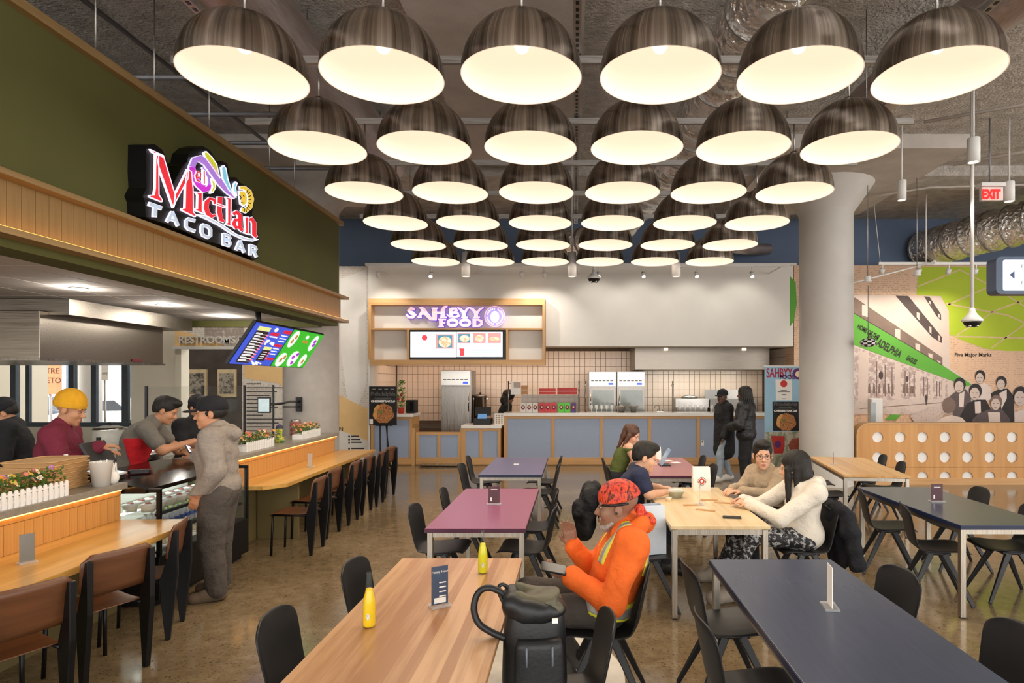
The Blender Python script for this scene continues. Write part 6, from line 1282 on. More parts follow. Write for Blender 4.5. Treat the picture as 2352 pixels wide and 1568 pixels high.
mpoly('newspaper_print', [(570, 1460), (790, 1380), (880, 1370), (880, 1500), (800, 1540), (620, 1540)], photo_mat('stack_print', ['#6a5c58', '#c9bab4', '#9a8a84'], 30))
pr_person(940, 1375, 62, [(800, 1540), (880, 1480), (960, 1455), (1060, 1480), (1120, 1540)], m_shirt, m_brn, face=False)
text('Five Major Marks', .12, face_cam(mm(1175, 887, .004)), m_ink, mw, 'printed_heading', .0005, .002)
# small wall base and wooden counter behind the bench
tag(MB().box(xl(1958, 13.2), 13.8, 13.0, 13.9, 0, .95).build('side_counter', m_oakx, bevel=.01), 'oak fronted counter standing under the mural', 'counter')
t = thing('napkin_dispenser', 'tall white dispenser standing on the oak counter under the mural', 'dispenser', (P(2010, 0, 13.2).x, 13.2, .95)); MB().prism(rounded(.27, .18, .05), lambda u, v, w_: Vector((u, v, w_)), .58).build('dispenser_body', m_whitep, t, bevel=.02); MB().box(-.13, -.03, -.095, -.088, .05, .5).build('clear_window', mat('grey_window', '#a9b0b4', .2), t)
# perforated bench screen
YN = 11.4
bx0, bx1, bzt = P(1968, 0, YN).x, 12.0, P(0, 972, YN).z
bs = thing('bench_screen', 'oak bench screen with round white portholes under the mural', 'bench', ((bx0 + bx1) / 2, YN + .2, 0))
m_oakp = wood('oak_panel', '#b98243', '#d09a5b', 2, 3, .45)
us = [2016.5 + 51.5 * i for i in range(14)]; vs3 = [1004, 1050, 1095]; hr = 12.3 * YN / F
xs = [P(u, 0, YN).x for u in us]; zs = [P(0, v, YN).z for v in vs3]; dx = (xs[1] - xs[0]) / 2; dz = (zs[0] - zs[1]) / 2
b = MB(); NSEG = 24
for X in xs:
    for Z in zs:
        sq = []; ci = []
        for k_ in range(NSEG):
            a = 2 * PI * k_ / NSEG; c_, s_ = math.cos(a), math.sin(a); q = max(abs(c_), abs(s_)); sq.append((X + dx * c_ / q, YN, Z + dz * s_ / q)); ci.append((X + hr * c_, YN, Z + hr * s_))
        cb = [(x, YN + .045, z) for x, _, z in ci]
        b.add(sq + ci + cb, [(k_, (k_ + 1) % NSEG, NSEG + (k_ + 1) % NSEG, NSEG + k_) for k_ in range(NSEG)] + [(NSEG + k_, NSEG + (k_ + 1) % NSEG, 2 * NSEG + (k_ + 1) % NSEG, 2 * NSEG + k_) for k_ in range(NSEG)])
XL, XR, ZB, ZT_ = xs[0] - dx, xs[-1] + dx, zs[-1] - dz, zs[0] + dz
b.box(XL, XR, YN, YN + .045, 0, ZB); b.box(XL, XR, YN, YN + .045, ZT_, bzt)
arc = [(XL, 0), (bx0, 0), (bx0, bzt - .22)] + [(bx0 + .22 - .22 * math.cos(a), bzt - .22 + .22 * math.sin(a)) for a in [PI / 2 * i / 8 for i in range(1, 9)]] + [(XL, bzt)]
if bx0 + .22 > XL: arc = [p if p[0] <= XL else (XL, p[1]) for p in arc]
b.prism(arc, lambda u, v, w_: Vector((u, YN + w_, v)), .045)
b.build('front_panel', m_oakp, bs, world=True)
MB().box(bx0 + .02, XR, YN + .05, YN + .42, 0, .45).build('bench_seat', m_oakx, bs, world=True)
eb = MB(); pa = [(bx0, 0.0), (bx0, bzt - .22)] + [(bx0 + .22 - .22 * math.cos(a), bzt - .22 + .22 * math.sin(a)) for a in [PI / 2 * i / 8 for i in range(1, 9)]] + [(XR, bzt)]
for p, q in zip(pa[:-1], pa[1:]): eb.add([(p[0], YN - .012, p[1]), (q[0], YN - .012, q[1]), (q[0], YN + .2, q[1]), (p[0], YN + .2, p[1])], [(0, 1, 2, 3)])
eb.build('edge_band', m_oakx, bs, world=True, solid=.02)
MB().box(bx0, XR, YN - .02, YN, 0, .12).build('plinth', m_oakx, bs, world=True)
src = None
for X in xs:
    for Z in zs:
        Mx = PM[bs.name].inverted() @ Matrix.Translation((X, YN + .03, Z))
        if src is None: src = MB().tube([(0, 0, 0), (0, .012, 0)], hr * 1.01, 24, sm=False).build('porthole_disc', m_whitep, bs); src.matrix_local = Mx
        else: share(src, 'porthole_disc', Mx, bs)
# ================================================================ HANGING THINGS AT RIGHT
ex = thing('exit_sign', 'red lit EXIT sign hanging from the right ceiling', 'exit sign', P(2277, 460, 9.0))
MB().box(P(2252, 0, 9).x, P(2301, 0, 9).x, 8.97, 9.03, P(0, 461, 9).z, P(0, 431, 9).z).build('housing', m_whitep, ex, world=True); MB().box(P(2254, 0, 9).x, P(2299, 0, 9).x, 8.965, 8.97, P(0, 459, 9).z, P(0, 433, 9).z).build('face', mat('exit_face', '#f0d8d4', .4, 0, .01, emit=hexc('#ff5a4a'), es=.35), ex, world=True)
text('EXIT', .19, face_cam(P(2277, 447, 8.955)), mat('exit_red', '#e02020', .4, 0, 0, emit=hexc('#ff1a1a'), es=1.6), ex, 'sign_letters', .004, .008, width=.26)
MB().box(P(2248, 0, 9).x, P(2303, 0, 9).x, 8.93, 9.07, P(0, 430, 9).z, P(0, 422, 9).z).build('canopy_box', m_whitep, ex, world=True); MB().tube([P(2273, 424, 9), (P(2273, 0, 9).x, 9, 5.69)], .012, 8).build('stem', m_pipe, ex, world=True)
ws = thing('wayfinding_sign', 'backlit blue framed wayfinding box sign with arrow', 'sign', P(2370, 675, 5.9))
R_ = rounded(120, 86, 12); MB().prism([(2348 + u, 632 + v) for u, v in R_], lambda u, v, w_: P(u, v, 5.9) + Vector((0, w_, 0)), .14).build('housing', mat('sign_blue', '#46566e', .35), ws, world=True)
R2 = rounded(95, 70, 4); MB().prism([(2351 + u, 632 + v) for u, v in R2], lambda u, v, w_: P(u, v, 5.9) + Vector((0, -.006 + w_, 0)), .006).build('lit_face', mat('sign_light', '#ffffff', .4, 0, 0, emit=hexc('#f4f8ff'), es=1.3), ws, world=True)
MB().prism([(2317, 631), (2329, 622), (2329, 641)], lambda u, v, w_: P(u, v, 5.9) + Vector((0, -.01 + w_, 0)), .003).build('arrow', mat('sign_arrow', '#3a4a78', .4), ws, world=True)
for u in (2366, 2392): MB().tube([P(u, 590, 5.95), (P(u, 0, 5.95).x, 5.95, 5.69)], .012, 8).build('hanger', m_whitep, ws, world=True)
for v in (612, 650): text('T', .05, face_cam(P(2347, v, 5.885)), m_ink, ws, 'sign_pictogram', .001)
tr = thing('lighting_track', 'white lighting track in front of the mural with small heads', 'track', P(2150, 606, 12.6))
MB().box(P(2018, 0, 12.6).x, P(2300, 0, 12.6).x, 12.58, 12.62, P(0, 608, 12.6).z, P(0, 602, 12.6).z).build('track', m_whitep, tr, world=True)
for u in (2027, 2112, 2180, 2242):
    c = P(u, 617, 12.6); MB().tube([P(u, 606, 12.6), c], .014, 8).build('head_stem', m_whitep, tr, world=True); MB().tube([c, c + Vector((0, .05, -.09))], .05, 14).build('track_head', m_whitep, tr, world=True)
    plight('mural_lamp', c + Vector((0, .1, -.12)), 70, (1, .86, .66), .04, tr, math.radians(100), c + Vector((0, 1.4, -1.8)))
for u, u2 in ((2022, 2005), (2127, 2127)): MB().tube([P(u, 603, 12.6), (P(u2, 0, 12.6).x, 12.6, 5.68)], .018 if u > 2100 else .006, 8).build('hanger', m_whitep, tr, world=True)
t = thing('slant_rod', 'thin white rod slanting from the column to the track', 'rod', P(2050, 625, 11.9)); MB().tube([P(1957, 650, 11.6), P(2146, 601, 12.5)], .014, 8).build('rod', m_whitep, t, world=True); MB().ball(P(2146, 601, 12.5), .04, 10, 8).build('end_joint', m_whitep, t, world=True)
for u, v, lb in ((1993, 646, 'small white and black ceiling sensor above the checkered ornament'), (2106, 632, 'white canister sensor hanging over the mural')):
    c = P(u, v, 11.0); t = thing('sensor_puck', lb, 'sensor', c); MB().lathe([(0, .09), (.05, .09), (.055, .08), (.055, .02), (.075, 0), (0, -.01)], 20).build('puck', m_whitep, t); MB().tube([(0, 0, .08), (0, 0, 5.69 - c.z)], .006, 6).build('cord', m_galv, t)
c = P(1994, 787, 11.0); t = thing('checkered_ornament', 'small black and white checkered ornament hanging on a cord', 'ornament', c)
b = MB(); bw = MB()
for i in range(12):
    for j in range(4):
        a0, a1 = 2 * PI * i / 12, 2 * PI * (i + 1) / 12; z0, z1 = -.07 + .035 * j, -.035 + .035 * j; r = lambda z: .14 * math.sqrt(max(0.02, 1 - (z / .085) ** 2)); (b if (i + j) % 2 else bw).add([(r(z0) * math.cos(a0), r(z0) * math.sin(a0), z0), (r(z0) * math.cos(a1), r(z0) * math.sin(a1), z0), (r(z1) * math.cos(a1), r(z1) * math.sin(a1), z1), (r(z1) * math.cos(a0), r(z1) * math.sin(a0), z1)], [(0, 1, 2, 3)])
b.build('black_facets', m_black, t); bw.build('white_facets', m_whitep, t); MB().tube([(0, 0, .06), (0, 0, P(0, 655, 11).z - c.z)], .006, 6).build('cord', m_pipe, t)
# floor graphic
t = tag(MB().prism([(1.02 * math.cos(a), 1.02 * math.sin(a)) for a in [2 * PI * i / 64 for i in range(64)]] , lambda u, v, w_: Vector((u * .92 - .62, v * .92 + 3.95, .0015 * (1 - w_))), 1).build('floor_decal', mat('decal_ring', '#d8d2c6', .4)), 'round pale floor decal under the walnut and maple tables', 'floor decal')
# ================================================================ PEOPLE: soft-union solids turned into one skin each
class SDF:
    def __init__(s, h): s.h = h; s.p = []
    def cone(s, a, b, r1, r2=None, k=.02): s.p.append(('c', np.array(a, float), np.array(b, float), r1, r1 if r2 is None else r2, k)); return s
    def ell(s, c, r, R=None, k=.02): s.p.append(('e', np.array(c, float), np.array(r, float), np.eye(3) if R is None else np.array(R, float), k)); return s
    def cut(s, c, r, R=None): s.p.append(('x', np.array(c, float), np.array(r, float), np.eye(3) if R is None else np.array(R, float))); return s
    def half(s, n, d): s.p.append(('h', np.array(n, float), d)); return s            # keep n.p < d
    def slab(s, n, d, w_): s.p.append(('s', np.array(n, float), d, w_)); return s
    def mesh(s, wr=0.0, wf=38.0, seed=1):
        h = s.h; lo = np.full(3, 1e9); hi = -lo
        for q in s.p:
            if q[0] == 'c': r = max(q[3], q[4]); lo = np.minimum(lo, np.minimum(q[1], q[2]) - r); hi = np.maximum(hi, np.maximum(q[1], q[2]) + r)
            elif q[0] == 'e': r = max(q[2]); lo = np.minimum(lo, q[1] - r); hi = np.maximum(hi, q[1] + r)
        lo -= 4 * h; hi += 4 * h; n = np.ceil((hi - lo) / h).astype(int) + 1
        D = np.full(n, .25, np.float32); ax = [lo[i] + h * np.arange(n[i]) for i in range(3)]
        def ev_e(c, r, R, X, Y, Z):
            x, y, z = X - c[0], Y - c[1], Z - c[2]; q = [(x * R[i][0] + y * R[i][1] + z * R[i][2]) / r[i] for i in range(3)]
            k0 = np.sqrt(q[0] ** 2 + q[1] ** 2 + q[2] ** 2); k1 = np.sqrt((q[0] / r[0]) ** 2 + (q[1] / r[1]) ** 2 + (q[2] / r[2]) ** 2) + 1e-6
            return k0 * (k0 - 1) / k1
        for q in s.p:
            if q[0] in 'ce':
                k = q[-1]; m = k + 3 * h
                if q[0] == 'c': r = max(q[3], q[4]); l0, h0 = np.minimum(q[1], q[2]) - r - m, np.maximum(q[1], q[2]) + r + m
                else: r = max(q[2]); l0, h0 = q[1] - r - m, q[1] + r + m
            elif q[0] == 'x': r = max(q[2]) + 3 * h; l0, h0 = q[1] - r, q[1] + r
            else: l0, h0 = lo, hi
            i0 = np.clip(((l0 - lo) / h).astype(int), 0, n - 1); i1 = np.clip(((h0 - lo) / h).astype(int) + 2, 1, n)
            if np.any(i1 <= i0): continue
            sl = tuple(slice(a, b) for a, b in zip(i0, i1)); X, Y, Z = np.meshgrid(*[ax[i][sl[i]] for i in range(3)], indexing='ij', sparse=True); S = D[sl]
            if q[0] == 'c':
                a, b_ = q[1], q[2]; d = b_ - a; L = max(1e-9, d @ d); t_ = np.clip(((X - a[0]) * d[0] + (Y - a[1]) * d[1] + (Z - a[2]) * d[2]) / L, 0, 1)
                v = np.sqrt((X - a[0] - t_ * d[0]) ** 2 + (Y - a[1] - t_ * d[1]) ** 2 + (Z - a[2] - t_ * d[2]) ** 2) - (q[3] + (q[4] - q[3]) * t_)
            elif q[0] in 'ex': v = ev_e(q[1], q[2], q[3], X, Y, Z)
            if q[0] in 'ce':
                hh = np.clip(.5 + .5 * (S - v) / k, 0, 1); D[sl] = S * (1 - hh) + v * hh - k * hh * (1 - hh)
            elif q[0] == 'x': D[sl] = np.maximum(S, -v)
            elif q[0] == 'h': D[sl] = np.maximum(S, X * q[1][0] + Y * q[1][1] + Z * q[1][2] - q[2])
            else: D[sl] = np.maximum(S, np.abs(X * q[1][0] + Y * q[1][1] + Z * q[1][2] - q[2]) - q[3])
        if wr:
            rg = np.random.RandomState(seed); X, Y, Z = np.meshgrid(*ax, indexing='ij', sparse=True); W = 0
            for i in range(5):
                v = rg.normal(size=3); v[2] *= 1.6; v *= wf * (.6 + .25 * i) / np.linalg.norm(v); W = W + np.sin(X * v[0] + Y * v[1] + Z * v[2] + rg.uniform(0, 6) + 1.5 * np.sin(9 * Z + i)) / 5
            D = D + (wr * W).astype(np.float32)
        D[0] = D[-1] = .1; D[:, 0] = D[:, -1] = .1; D[:, :, 0] = D[:, :, -1] = .1
        Sg = D < 0; c = [Sg[i:n[0] - 1 + i, j:n[1] - 1 + j, k:n[2] - 1 + k] for i in (0, 1) for j in (0, 1) for k in (0, 1)]
        cnt = sum(x.astype(np.int8) for x in c); act = np.argwhere((cnt > 0) & (cnt < 8)); ids = np.full(n - 1, -1, np.int32); ids[tuple(act.T)] = np.arange(len(act))
        cor = np.array([(i, j, k) for i in (0, 1) for j in (0, 1) for k in (0, 1)]); vals = np.stack([D[tuple((act + o).T)] for o in cor], 1)
        acc = np.zeros((len(act), 3)); num = np.zeros(len(act))
        for a in range(8):
            for b_ in range(a + 1, 8):
                if np.abs(cor[a] - cor[b_]).sum() != 1: continue
                va, vb = vals[:, a], vals[:, b_]; m = (va < 0) != (vb < 0); t_ = np.where(m, va / np.where(m, va - vb, 1), 0)
                acc += np.where(m[:, None], cor[a] + t_[:, None] * (cor[b_] - cor[a]), 0); num += m
        V = lo + h * (act + acc / num[:, None]); Q = []
        for d in range(3):
            e = np.eye(3, dtype=int)[d]; A = Sg[:n[0] - e[0], :n[1] - e[1], :n[2] - e[2]]; B = Sg[e[0]:, e[1]:, e[2]:]; ed = np.argwhere(A != B)
            u, v = np.eye(3, dtype=int)[(d + 1) % 3], np.eye(3, dtype=int)[(d + 2) % 3]
            q = np.stack([ids[tuple((ed + o).T)] for o in (-u - v, -v, 0 * u, -u)], 1); fl = A[tuple(ed.T)]; q[~fl] = q[~fl][:, ::-1]; Q.append(q)
        Q = np.concatenate(Q); Q = Q[(Q >= 0).all(1)]
        return V, Q
def skin(name, sdf, m_, parent, wr=0.0, wf=38.0, seed=1):
    V, Q = sdf.mesh(wr, wf, seed); me = bpy.data.meshes.new(name)
    me.vertices.add(len(V)); me.vertices.foreach_set('co', V.ravel()); me.loops.add(Q.size); me.loops.foreach_set('vertex_index', Q.ravel().astype(np.int32))
    me.polygons.add(len(Q)); me.polygons.foreach_set('loop_start', np.arange(0, Q.size, 4, dtype=np.int32)); me.polygons.foreach_set('use_smooth', np.ones(len(Q), bool))
    me.update(calc_edges=True); me.validate(); me.materials.append(m_); o = bpy.data.objects.new(name, me); COL.objects.link(o)
    if parent is not None: o.parent = parent; PM[o.name] = PM[parent.name].copy()
    return o
def rotm(yaw, pitch=0.0, roll=0.0):
    return np.array(Matrix.Rotation(yaw, 3, 'Z') @ Matrix.Rotation(pitch, 3, 'Y') @ Matrix.Rotation(roll, 3, 'X'))   # columns f,l,u ; pitch>0 looks down
def V3(*a): return np.array(a, float)
class Person:
    def __init__(s, label, loc, yaw, J, head=(0, 0, 0), hs=1.0, g=1.0, h=.008, skin_m=None, hands=None):
        s.t = thing('person', label, 'person', loc, yaw); s.J = {k: V3(*v) for k, v in J.items()}; s.h = h; s.g = g; s.hs = hs; s.HR = rotm(*head); s.hc = s.J['head']; s.skin_m = skin_m; s.hands = hands or {}
        HM = np.eye(4); HM[:3, :3] = s.HR * hs; HM[:3, 3] = s.hc; s.HM = Matrix(HM.tolist())
    def hp(s, *p): return s.hc + s.HR @ (V3(*p) * s.hs)
    def torso_R(s):
        J = s.J; up = J['neck'] - J['pelvis']; up /= np.linalg.norm(up); l = J['shL'] - J['shR']; l -= up * (l @ up); l /= np.linalg.norm(l); f = np.cross(l, up); return np.array([f, l, up])
    def prims(s, sd, parts, inf=0.0, k=.03):
        J, g = s.J, s.g; R = s.torso_R(); P_, C, N = J['pelvis'], J['chest'], J['neck']
        if 'pelvis' in parts: sd.ell(P_, V3(.118, .165, .125) * g + inf, R, k); sd.cone(J['hipL'], J['hipR'], .095 * g + inf, k=k)
        if 'torso' in parts:
            sd.ell((P_ + C) / 2, V3(.112, .148, .17) * g + inf, R, k); sd.ell(C, V3(.122, .168, .17) * g + inf, R, k)
            for q in 'LR': sd.cone(C + (J['sh' + q] - C) * .35, J['sh' + q], .09 * g + inf, .062 * g + inf, k)
            sd.cone(C, N, .1 * g + inf, .06 * g + inf, k)
            for q in 'LR': sd.cone(N - R[2] * .02, J['sh' + q], .05 * g + inf, .055 * g + inf, k)
        if 'neck' in parts: sd.cone(N - R[2] * .03, s.hp(-.015, 0, -.06), .056 + inf, .052 + inf, k)
        for q in 'LR':
            if 'upper' in parts or 'upper' + q in parts: sd.cone(J['sh' + q], J['el' + q], .057 * g + inf, .046 * g + inf, k)
            if 'short' in parts: sd.cone(J['sh' + q], J['sh' + q] * .35 + J['el' + q] * .65, .06 * g + inf, .056 * g + inf, k)
            if 'fore' in parts or 'fore' + q in parts: sd.cone(J['el' + q], J['wr' + q], .045 * g + inf, .03 * g + inf, k)
            if 'thigh' in parts: sd.cone(J['hip' + q], J['kn' + q], .088 * g + inf, .062 * g + inf, k)
            if 'shin' in parts: sd.cone(J['kn' + q], J['an' + q], .06 * g + inf, .042 * g + inf, k)
            if 'foot' in parts or 'foot' + q in parts:
                a, b_ = J['an' + q], J['toe' + q]; sd.cone(a - (b_ - a) * .18 + V3(0, 0, -.045), b_, .036 + inf, .034 + inf, k); sd.cone(a, a * .5 + b_ * .5, .04 + inf, .036 + inf, k)
        return sd
    def head_prims(s, sd):
        k = .018 * s.hs; e = lambda c, r, kk=k: sd.ell(s.hp(*c), V3(*r) * s.hs, s.HR.T, kk)
        e((-.012, 0, .045), (.098, .077, .088)); e((.02, 0, -.028), (.074, .061, .09)); e((.03, 0, -.075), (.055, .05, .045)); e((.072, 0, -.102), (.02, .024, .02))
        sd.cone(s.hp(.086, 0, .012), s.hp(.108, 0, -.03), .007 * s.hs, .0125 * s.hs, .01); sd.cone(s.hp(.094, .012, -.034), s.hp(.094, -.012, -.034), .009 * s.hs, k=.008)
        sd.cone(s.hp(.08, .042, .024), s.hp(.08, -.042, .024), .011 * s.hs, k=.012)
        for q in (-1, 1): e((.062, q * .037, -.03), (.024, .021, .027)); e((-.006, q * .079, -.008), (.022, .009, .032), .006)
        sd.cone(s.hp(.088, .016, -.064), s.hp(.088, -.016, -.064), .009 * s.hs, k=.008); sd.cone(s.hp(.087, .013, -.075), s.hp(.087, -.013, -.075), .009 * s.hs, k=.008)
    def hand(s, sd, q, d, nrm, curl=.5, thumb=1, sz=1.0):
        w_ = s.J['wr' + q]; d = V3(*d); d /= np.linalg.norm(d); nrm = V3(*nrm); nrm -= d * (nrm @ d); nrm /= np.linalg.norm(nrm); sx = np.cross(nrm, d) * thumb
        for o in (-.026, -.009, .009, .026): sd.cone(w_ + sx * o * .5 * sz, w_ + (d * .085 + sx * o) * sz, .015 * sz, .0125 * sz, .008)
        for o, L in ((-.03, .056), (-.01, .074), (.01, .08), (.03, .07)):
            p = w_ + (d * .088 + sx * o) * sz; dd = d * math.cos(curl * .5) + nrm * math.sin(curl * .5)
            for i, f in enumerate((.45, .32, .25)):
                p2 = p + dd * L * f * sz; sd.cone(p, p2, (.0095 - .0008 * i) * sz, (.009 - .0008 * i) * sz, .004); p = p2; a = curl * (.5 + .55 * (i + 1)); dd = d * math.cos(a) + nrm * math.sin(a)
        p = w_ + (d * .025 + sx * .024) * sz; p2 = p + (d * .032 + sx * .022 + nrm * .012) * sz; p3 = p2 + (d * .034 + sx * .004 + nrm * .012 * (1 + curl)) * sz
        sd.cone(p, p2, .0145 * sz, .011 * sz, .008); sd.cone(p2, p3, .0105 * sz, .0085 * sz, .005)
    def body(s):
        sd = SDF(s.h); s.prims(sd, ('pelvis', 'torso', 'neck', 'upper', 'fore', 'thigh', 'shin', 'foot')); s.head_prims(sd)
        for q in 'LR':
            if q in s.hands: s.hand(sd, q, *s.hands[q])
        s.bo = skin('body', sd, s.skin_m, s.t); return s
    def layer(s, name, m_, parts, inf=.012, wr=.0, wf=38.0, extra=None, k=.03, seed=1, h=None, par=None):
        sd = SDF(h or s.h); s.prims(sd, parts, inf, k)
        if extra: extra(sd)
        return skin(name, sd, m_, par or s.t, wr, wf, seed)
    def solid(s, name, m_, fn, h=None, wr=0.0, wf=60.0, par=None):
        sd = SDF(h or s.h); fn(sd); return skin(name, sd, m_, par or s.t, wr, wf)
    def face(s, brow_m, lip='#9a5a50', eyes=True, brows=True):
        if eyes:
            for q in (-1, 1):
                e_ = MB(s.HM).ball((.0845, q * .031, .003), (.0085, .0125, .0048), 10, 8).build('eye', mat('eye_white', '#b8aca2', .3), s.t)
                MB(s.HM).ball((.089, q * .031, .003), (.0055, .0055, .0046), 8, 6).build('iris', mat('iris_dark', '#1c1412', .2), e_); MB(s.HM).tube([(.0895, q * .031 - .013, .004), (.0935, q * .031, .0085), (.088, q * .031 + .013, .004)], .0016, 5).build('lash_line', mat('iris_dark', '#1c1412', .2), e_)
        if brows:
            for q in (-1, 1): MB(s.HM).tube([(.091, q * .014, .024), (.09, q * .032, .03), (.078, q * .05, .024)], [.003, .0035, .0015], 6).build('eyebrow', brow_m, s.t)
        b = MB(s.HM); b.ball((.0965, 0, -.0645), (.005, .02, .0045), 10, 6); b.ball((.096, 0, -.0735), (.0055, .017, .005), 10, 6); b.build('lips', mat('lip_' + lip[1:], lip, .5), s.t)
    def hair(s, m_, style='short', name='hair', h=None):
        def fn(sd):
            e = lambda c, r, kk=.02: sd.ell(s.hp(*c), V3(*r) * s.hs, s.HR.T, kk)
            if style == 'short':
                e((-.022, 0, .048), (.106, .086, .097)); e((.03, 0, .105), (.075, .068, .042)); e((-.05, 0, 0), (.07, .078, .07))
                sd.cut(s.hp(.125, 0, -.055), V3(.095, .2, .125) * s.hs, s.HR.T); n_ = s.HR @ V3(-.48, 0, .877); sd.half(-n_, -(n_ @ s.hp(0, 0, -.012)))
            else:
                e((-.025, 0, .045), (.112, .092, .1)); e((-.07, 0, -.05), (.06, .085, .12)); sd.cut(s.hp(.125, 0, -.04), V3(.085, .13, .125) * s.hs, s.HR.T)
        return s.solid(name, m_, fn, h, .002, 90)
SKIN = {k: mat('skin_' + k, v, .5, 0, .07, 14, bump=.08, bs=120, bd=.002) for k, v in dict(fair='#cf9f84', light='#d2a284', tan='#b98462', brown='#8f6852', deep='#5c3f32').items()}
m_blkhair = mat('black_hair', '#17130f', .6, 0, .3, 60, (1, 1, .2), bump=1.0, bs=60, bd=.01); m_brnhair = mat('brown_hair', '#4a2d1c', .45, 0, .35, 60, (1, 1, .2), bump=.5, bs=80)
def cloth(n, c, r=.85, b=.35, v=.1, sc=16): return mat('cloth_' + n, c, r, 0, v, sc, bump=min(1, b * 1.8), bs=13, bd=.035)
def sit(lean=0.0, **kw):
    J = dict(pelvis=(0, 0, .55), chest=(.03 + lean * .5, 0, .83), neck=(.04 + lean, 0, 1.03), head=(.08 + lean * 1.35, 0, 1.17), shL=(.03 + lean, .19, .97), shR=(.03 + lean, -.19, .97), elL=(.16 + lean, .24, .74), elR=(.16 + lean, -.24, .74), wrL=(.38 + lean, .12, .79), wrR=(.38 + lean, -.12, .79), hipL=(.02, .1, .54), hipR=(.02, -.1, .54), knL=(.44, .13, .54), knR=(.44, -.13, .54), anL=(.42, .13, .1), anR=(.42, -.13, .1), toeL=(.57, .14, .04), toeR=(.57, -.14, .04)); J.update(kw); return J
def stand(H_=1.75, lean=0.0, **kw):
    k = H_ / 1.75; J = dict(pelvis=(0, 0, .95 * k), chest=(.02 + lean * .5, 0, 1.26 * k), neck=(.0 + lean, 0, 1.47 * k), head=(.04 + lean * 1.25, 0, 1.625 * k), shL=(lean, .19 * k, 1.41 * k), shR=(lean, -.19 * k, 1.41 * k), elL=(lean, .25, 1.12 * k), elR=(lean, -.25, 1.12 * k), wrL=(.08 + lean, .25, .9 * k), wrR=(.08 + lean, -.25, .9 * k), hipL=(0, .095, .93 * k), hipR=(0, -.095, .93 * k), knL=(.03, .1, .51 * k), knR=(.03, -.1, .51 * k), anL=(0, .11, .09), anR=(0, -.11, .09), toeL=(.17, .13, .035), toeR=(.17, -.13, .035)); J.update(kw); return J
m_shoe_w = mat('white_sneaker', '#cfccc6', .6, 0, .06, 12); m_shoe_b = mat('black_shoe', '#1c1a1a', .5); m_sole = mat('shoe_sole', '#d8d4cc', .6)
def shoes(p, m_, inf=.016):
    for q in 'LR': p.layer('shoe', m_, ('foot' + q,), inf, k=.02)
# ---- man in orange hoodie
EX = math.pi
pm = Person('man in orange hi-vis hoodie and red bandana sitting with a phone', (.18, 3.74, 0), EX, sit(0, pelvis=(0, 0, .53), chest=(-.10, 0, .80), neck=(-.135, 0, 1.0), head=(-.075, 0, 1.125), shL=(-.15, .2, .945), shR=(-.14, -.2, .945), elL=(-.02, .28, .64), elR=(.06, -.25, .66), wrL=(.20, .15, .755), wrR=(.19, -.17, .84), knL=(.46, .15, .55), knR=(.47, -.16, .57), anL=(.17, .17, .1), anR=(.14, -.15, .1), toeL=(.33, .18, .04), toeR=(.30, -.16, .04)), (-.06, .04, 0), 1.16, 1.08, .006, SKIN['brown'],
            {'L': ((.95, -.1, .25), (0, -.8, .6), .75, -1, 1.1), 'R': ((.25, .1, .95), (.1, .9, 0), .35, 1, 1.1)}).body()
m_or = cloth('orange', '#ee6a20', .8, .4, .08, 10); m_hy = mat('hivis_yellow', '#dfe03a', .6, 0, .04, 20); m_si = mat('reflective_silver', '#a9a59c', .35, .3, .05, 40)
Rt = pm.torso_R(); NK = pm.J['neck']
def hoodx(sd):
    sd.cone(NK + V3(-.07, .09, .04), NK + V3(-.10, 0, .03), .05, .06, .03); sd.cone(NK + V3(-.07, -.09, .04), NK + V3(-.10, 0, .03), .05, .06, .03); sd.cone(NK + V3(.06, .07, -.02), NK + V3(-.07, .1, .03), .035, .045, .03); sd.cone(NK + V3(.06, -.07, -.02), NK + V3(-.07, -.1, .03), .035, .045, .03)
    sd.ell(pm.J['pelvis'] + V3(.02, 0, .06), V3(.15, .2, .1), None, .03)
hoodie = pm.layer('hoodie', m_or, ('torso', 'upper', 'fore'), .026, .011, 34, hoodx)
pm.layer('waist_band_yellow', m_hy, ('torso', 'pelvis'), .034, extra=lambda sd: (sd.ell(pm.J['pelvis'] + V3(.02, 0, .06), V3(.157, .207, .107), None, .03), sd.slab(Rt[2], Rt[2] @ (pm.J['pelvis'] + V3(0, 0, .045)), .048)))
pm.layer('waist_band_silver', m_si, ('torso', 'pelvis'), .037, extra=lambda sd: (sd.ell(pm.J['pelvis'] + V3(.02, 0, .06), V3(.16, .21, .11), None, .03), sd.slab(Rt[2], Rt[2] @ (pm.J['pelvis'] + V3(0, 0, .04)), .028)))
for sgn in (1, -1):
    pm.layer('shoulder_band_yellow', m_hy, ('torso',), .031, extra=lambda sd: (sd.slab((0, 1, 0), sgn * .115, .03), sd.half(-Rt[2], -(Rt[2] @ (pm.J['chest'] + V3(0, 0, -.02)))))); pm.layer('shoulder_band_silver', m_si, ('torso',), .034, extra=lambda sd: (sd.slab((0, 1, 0), sgn * .115, .017), sd.half(-Rt[2], -(Rt[2] @ (pm.J['chest'] + V3(0, 0, -.02))))))
pm.layer('trousers', cloth('charcoal', '#4a443e'), ('pelvis', 'thigh', 'shin'), .012, .004); shoes(pm, mat('grey_sneaker', '#8a8680', .6))
m_band = photo_mat('bandana_print', ['#170a0c', '#3a0f14', '#c02a20', '#e2522c', '#1c0b0e', '#b4241e'], 24, 0, (1, 1, .4))
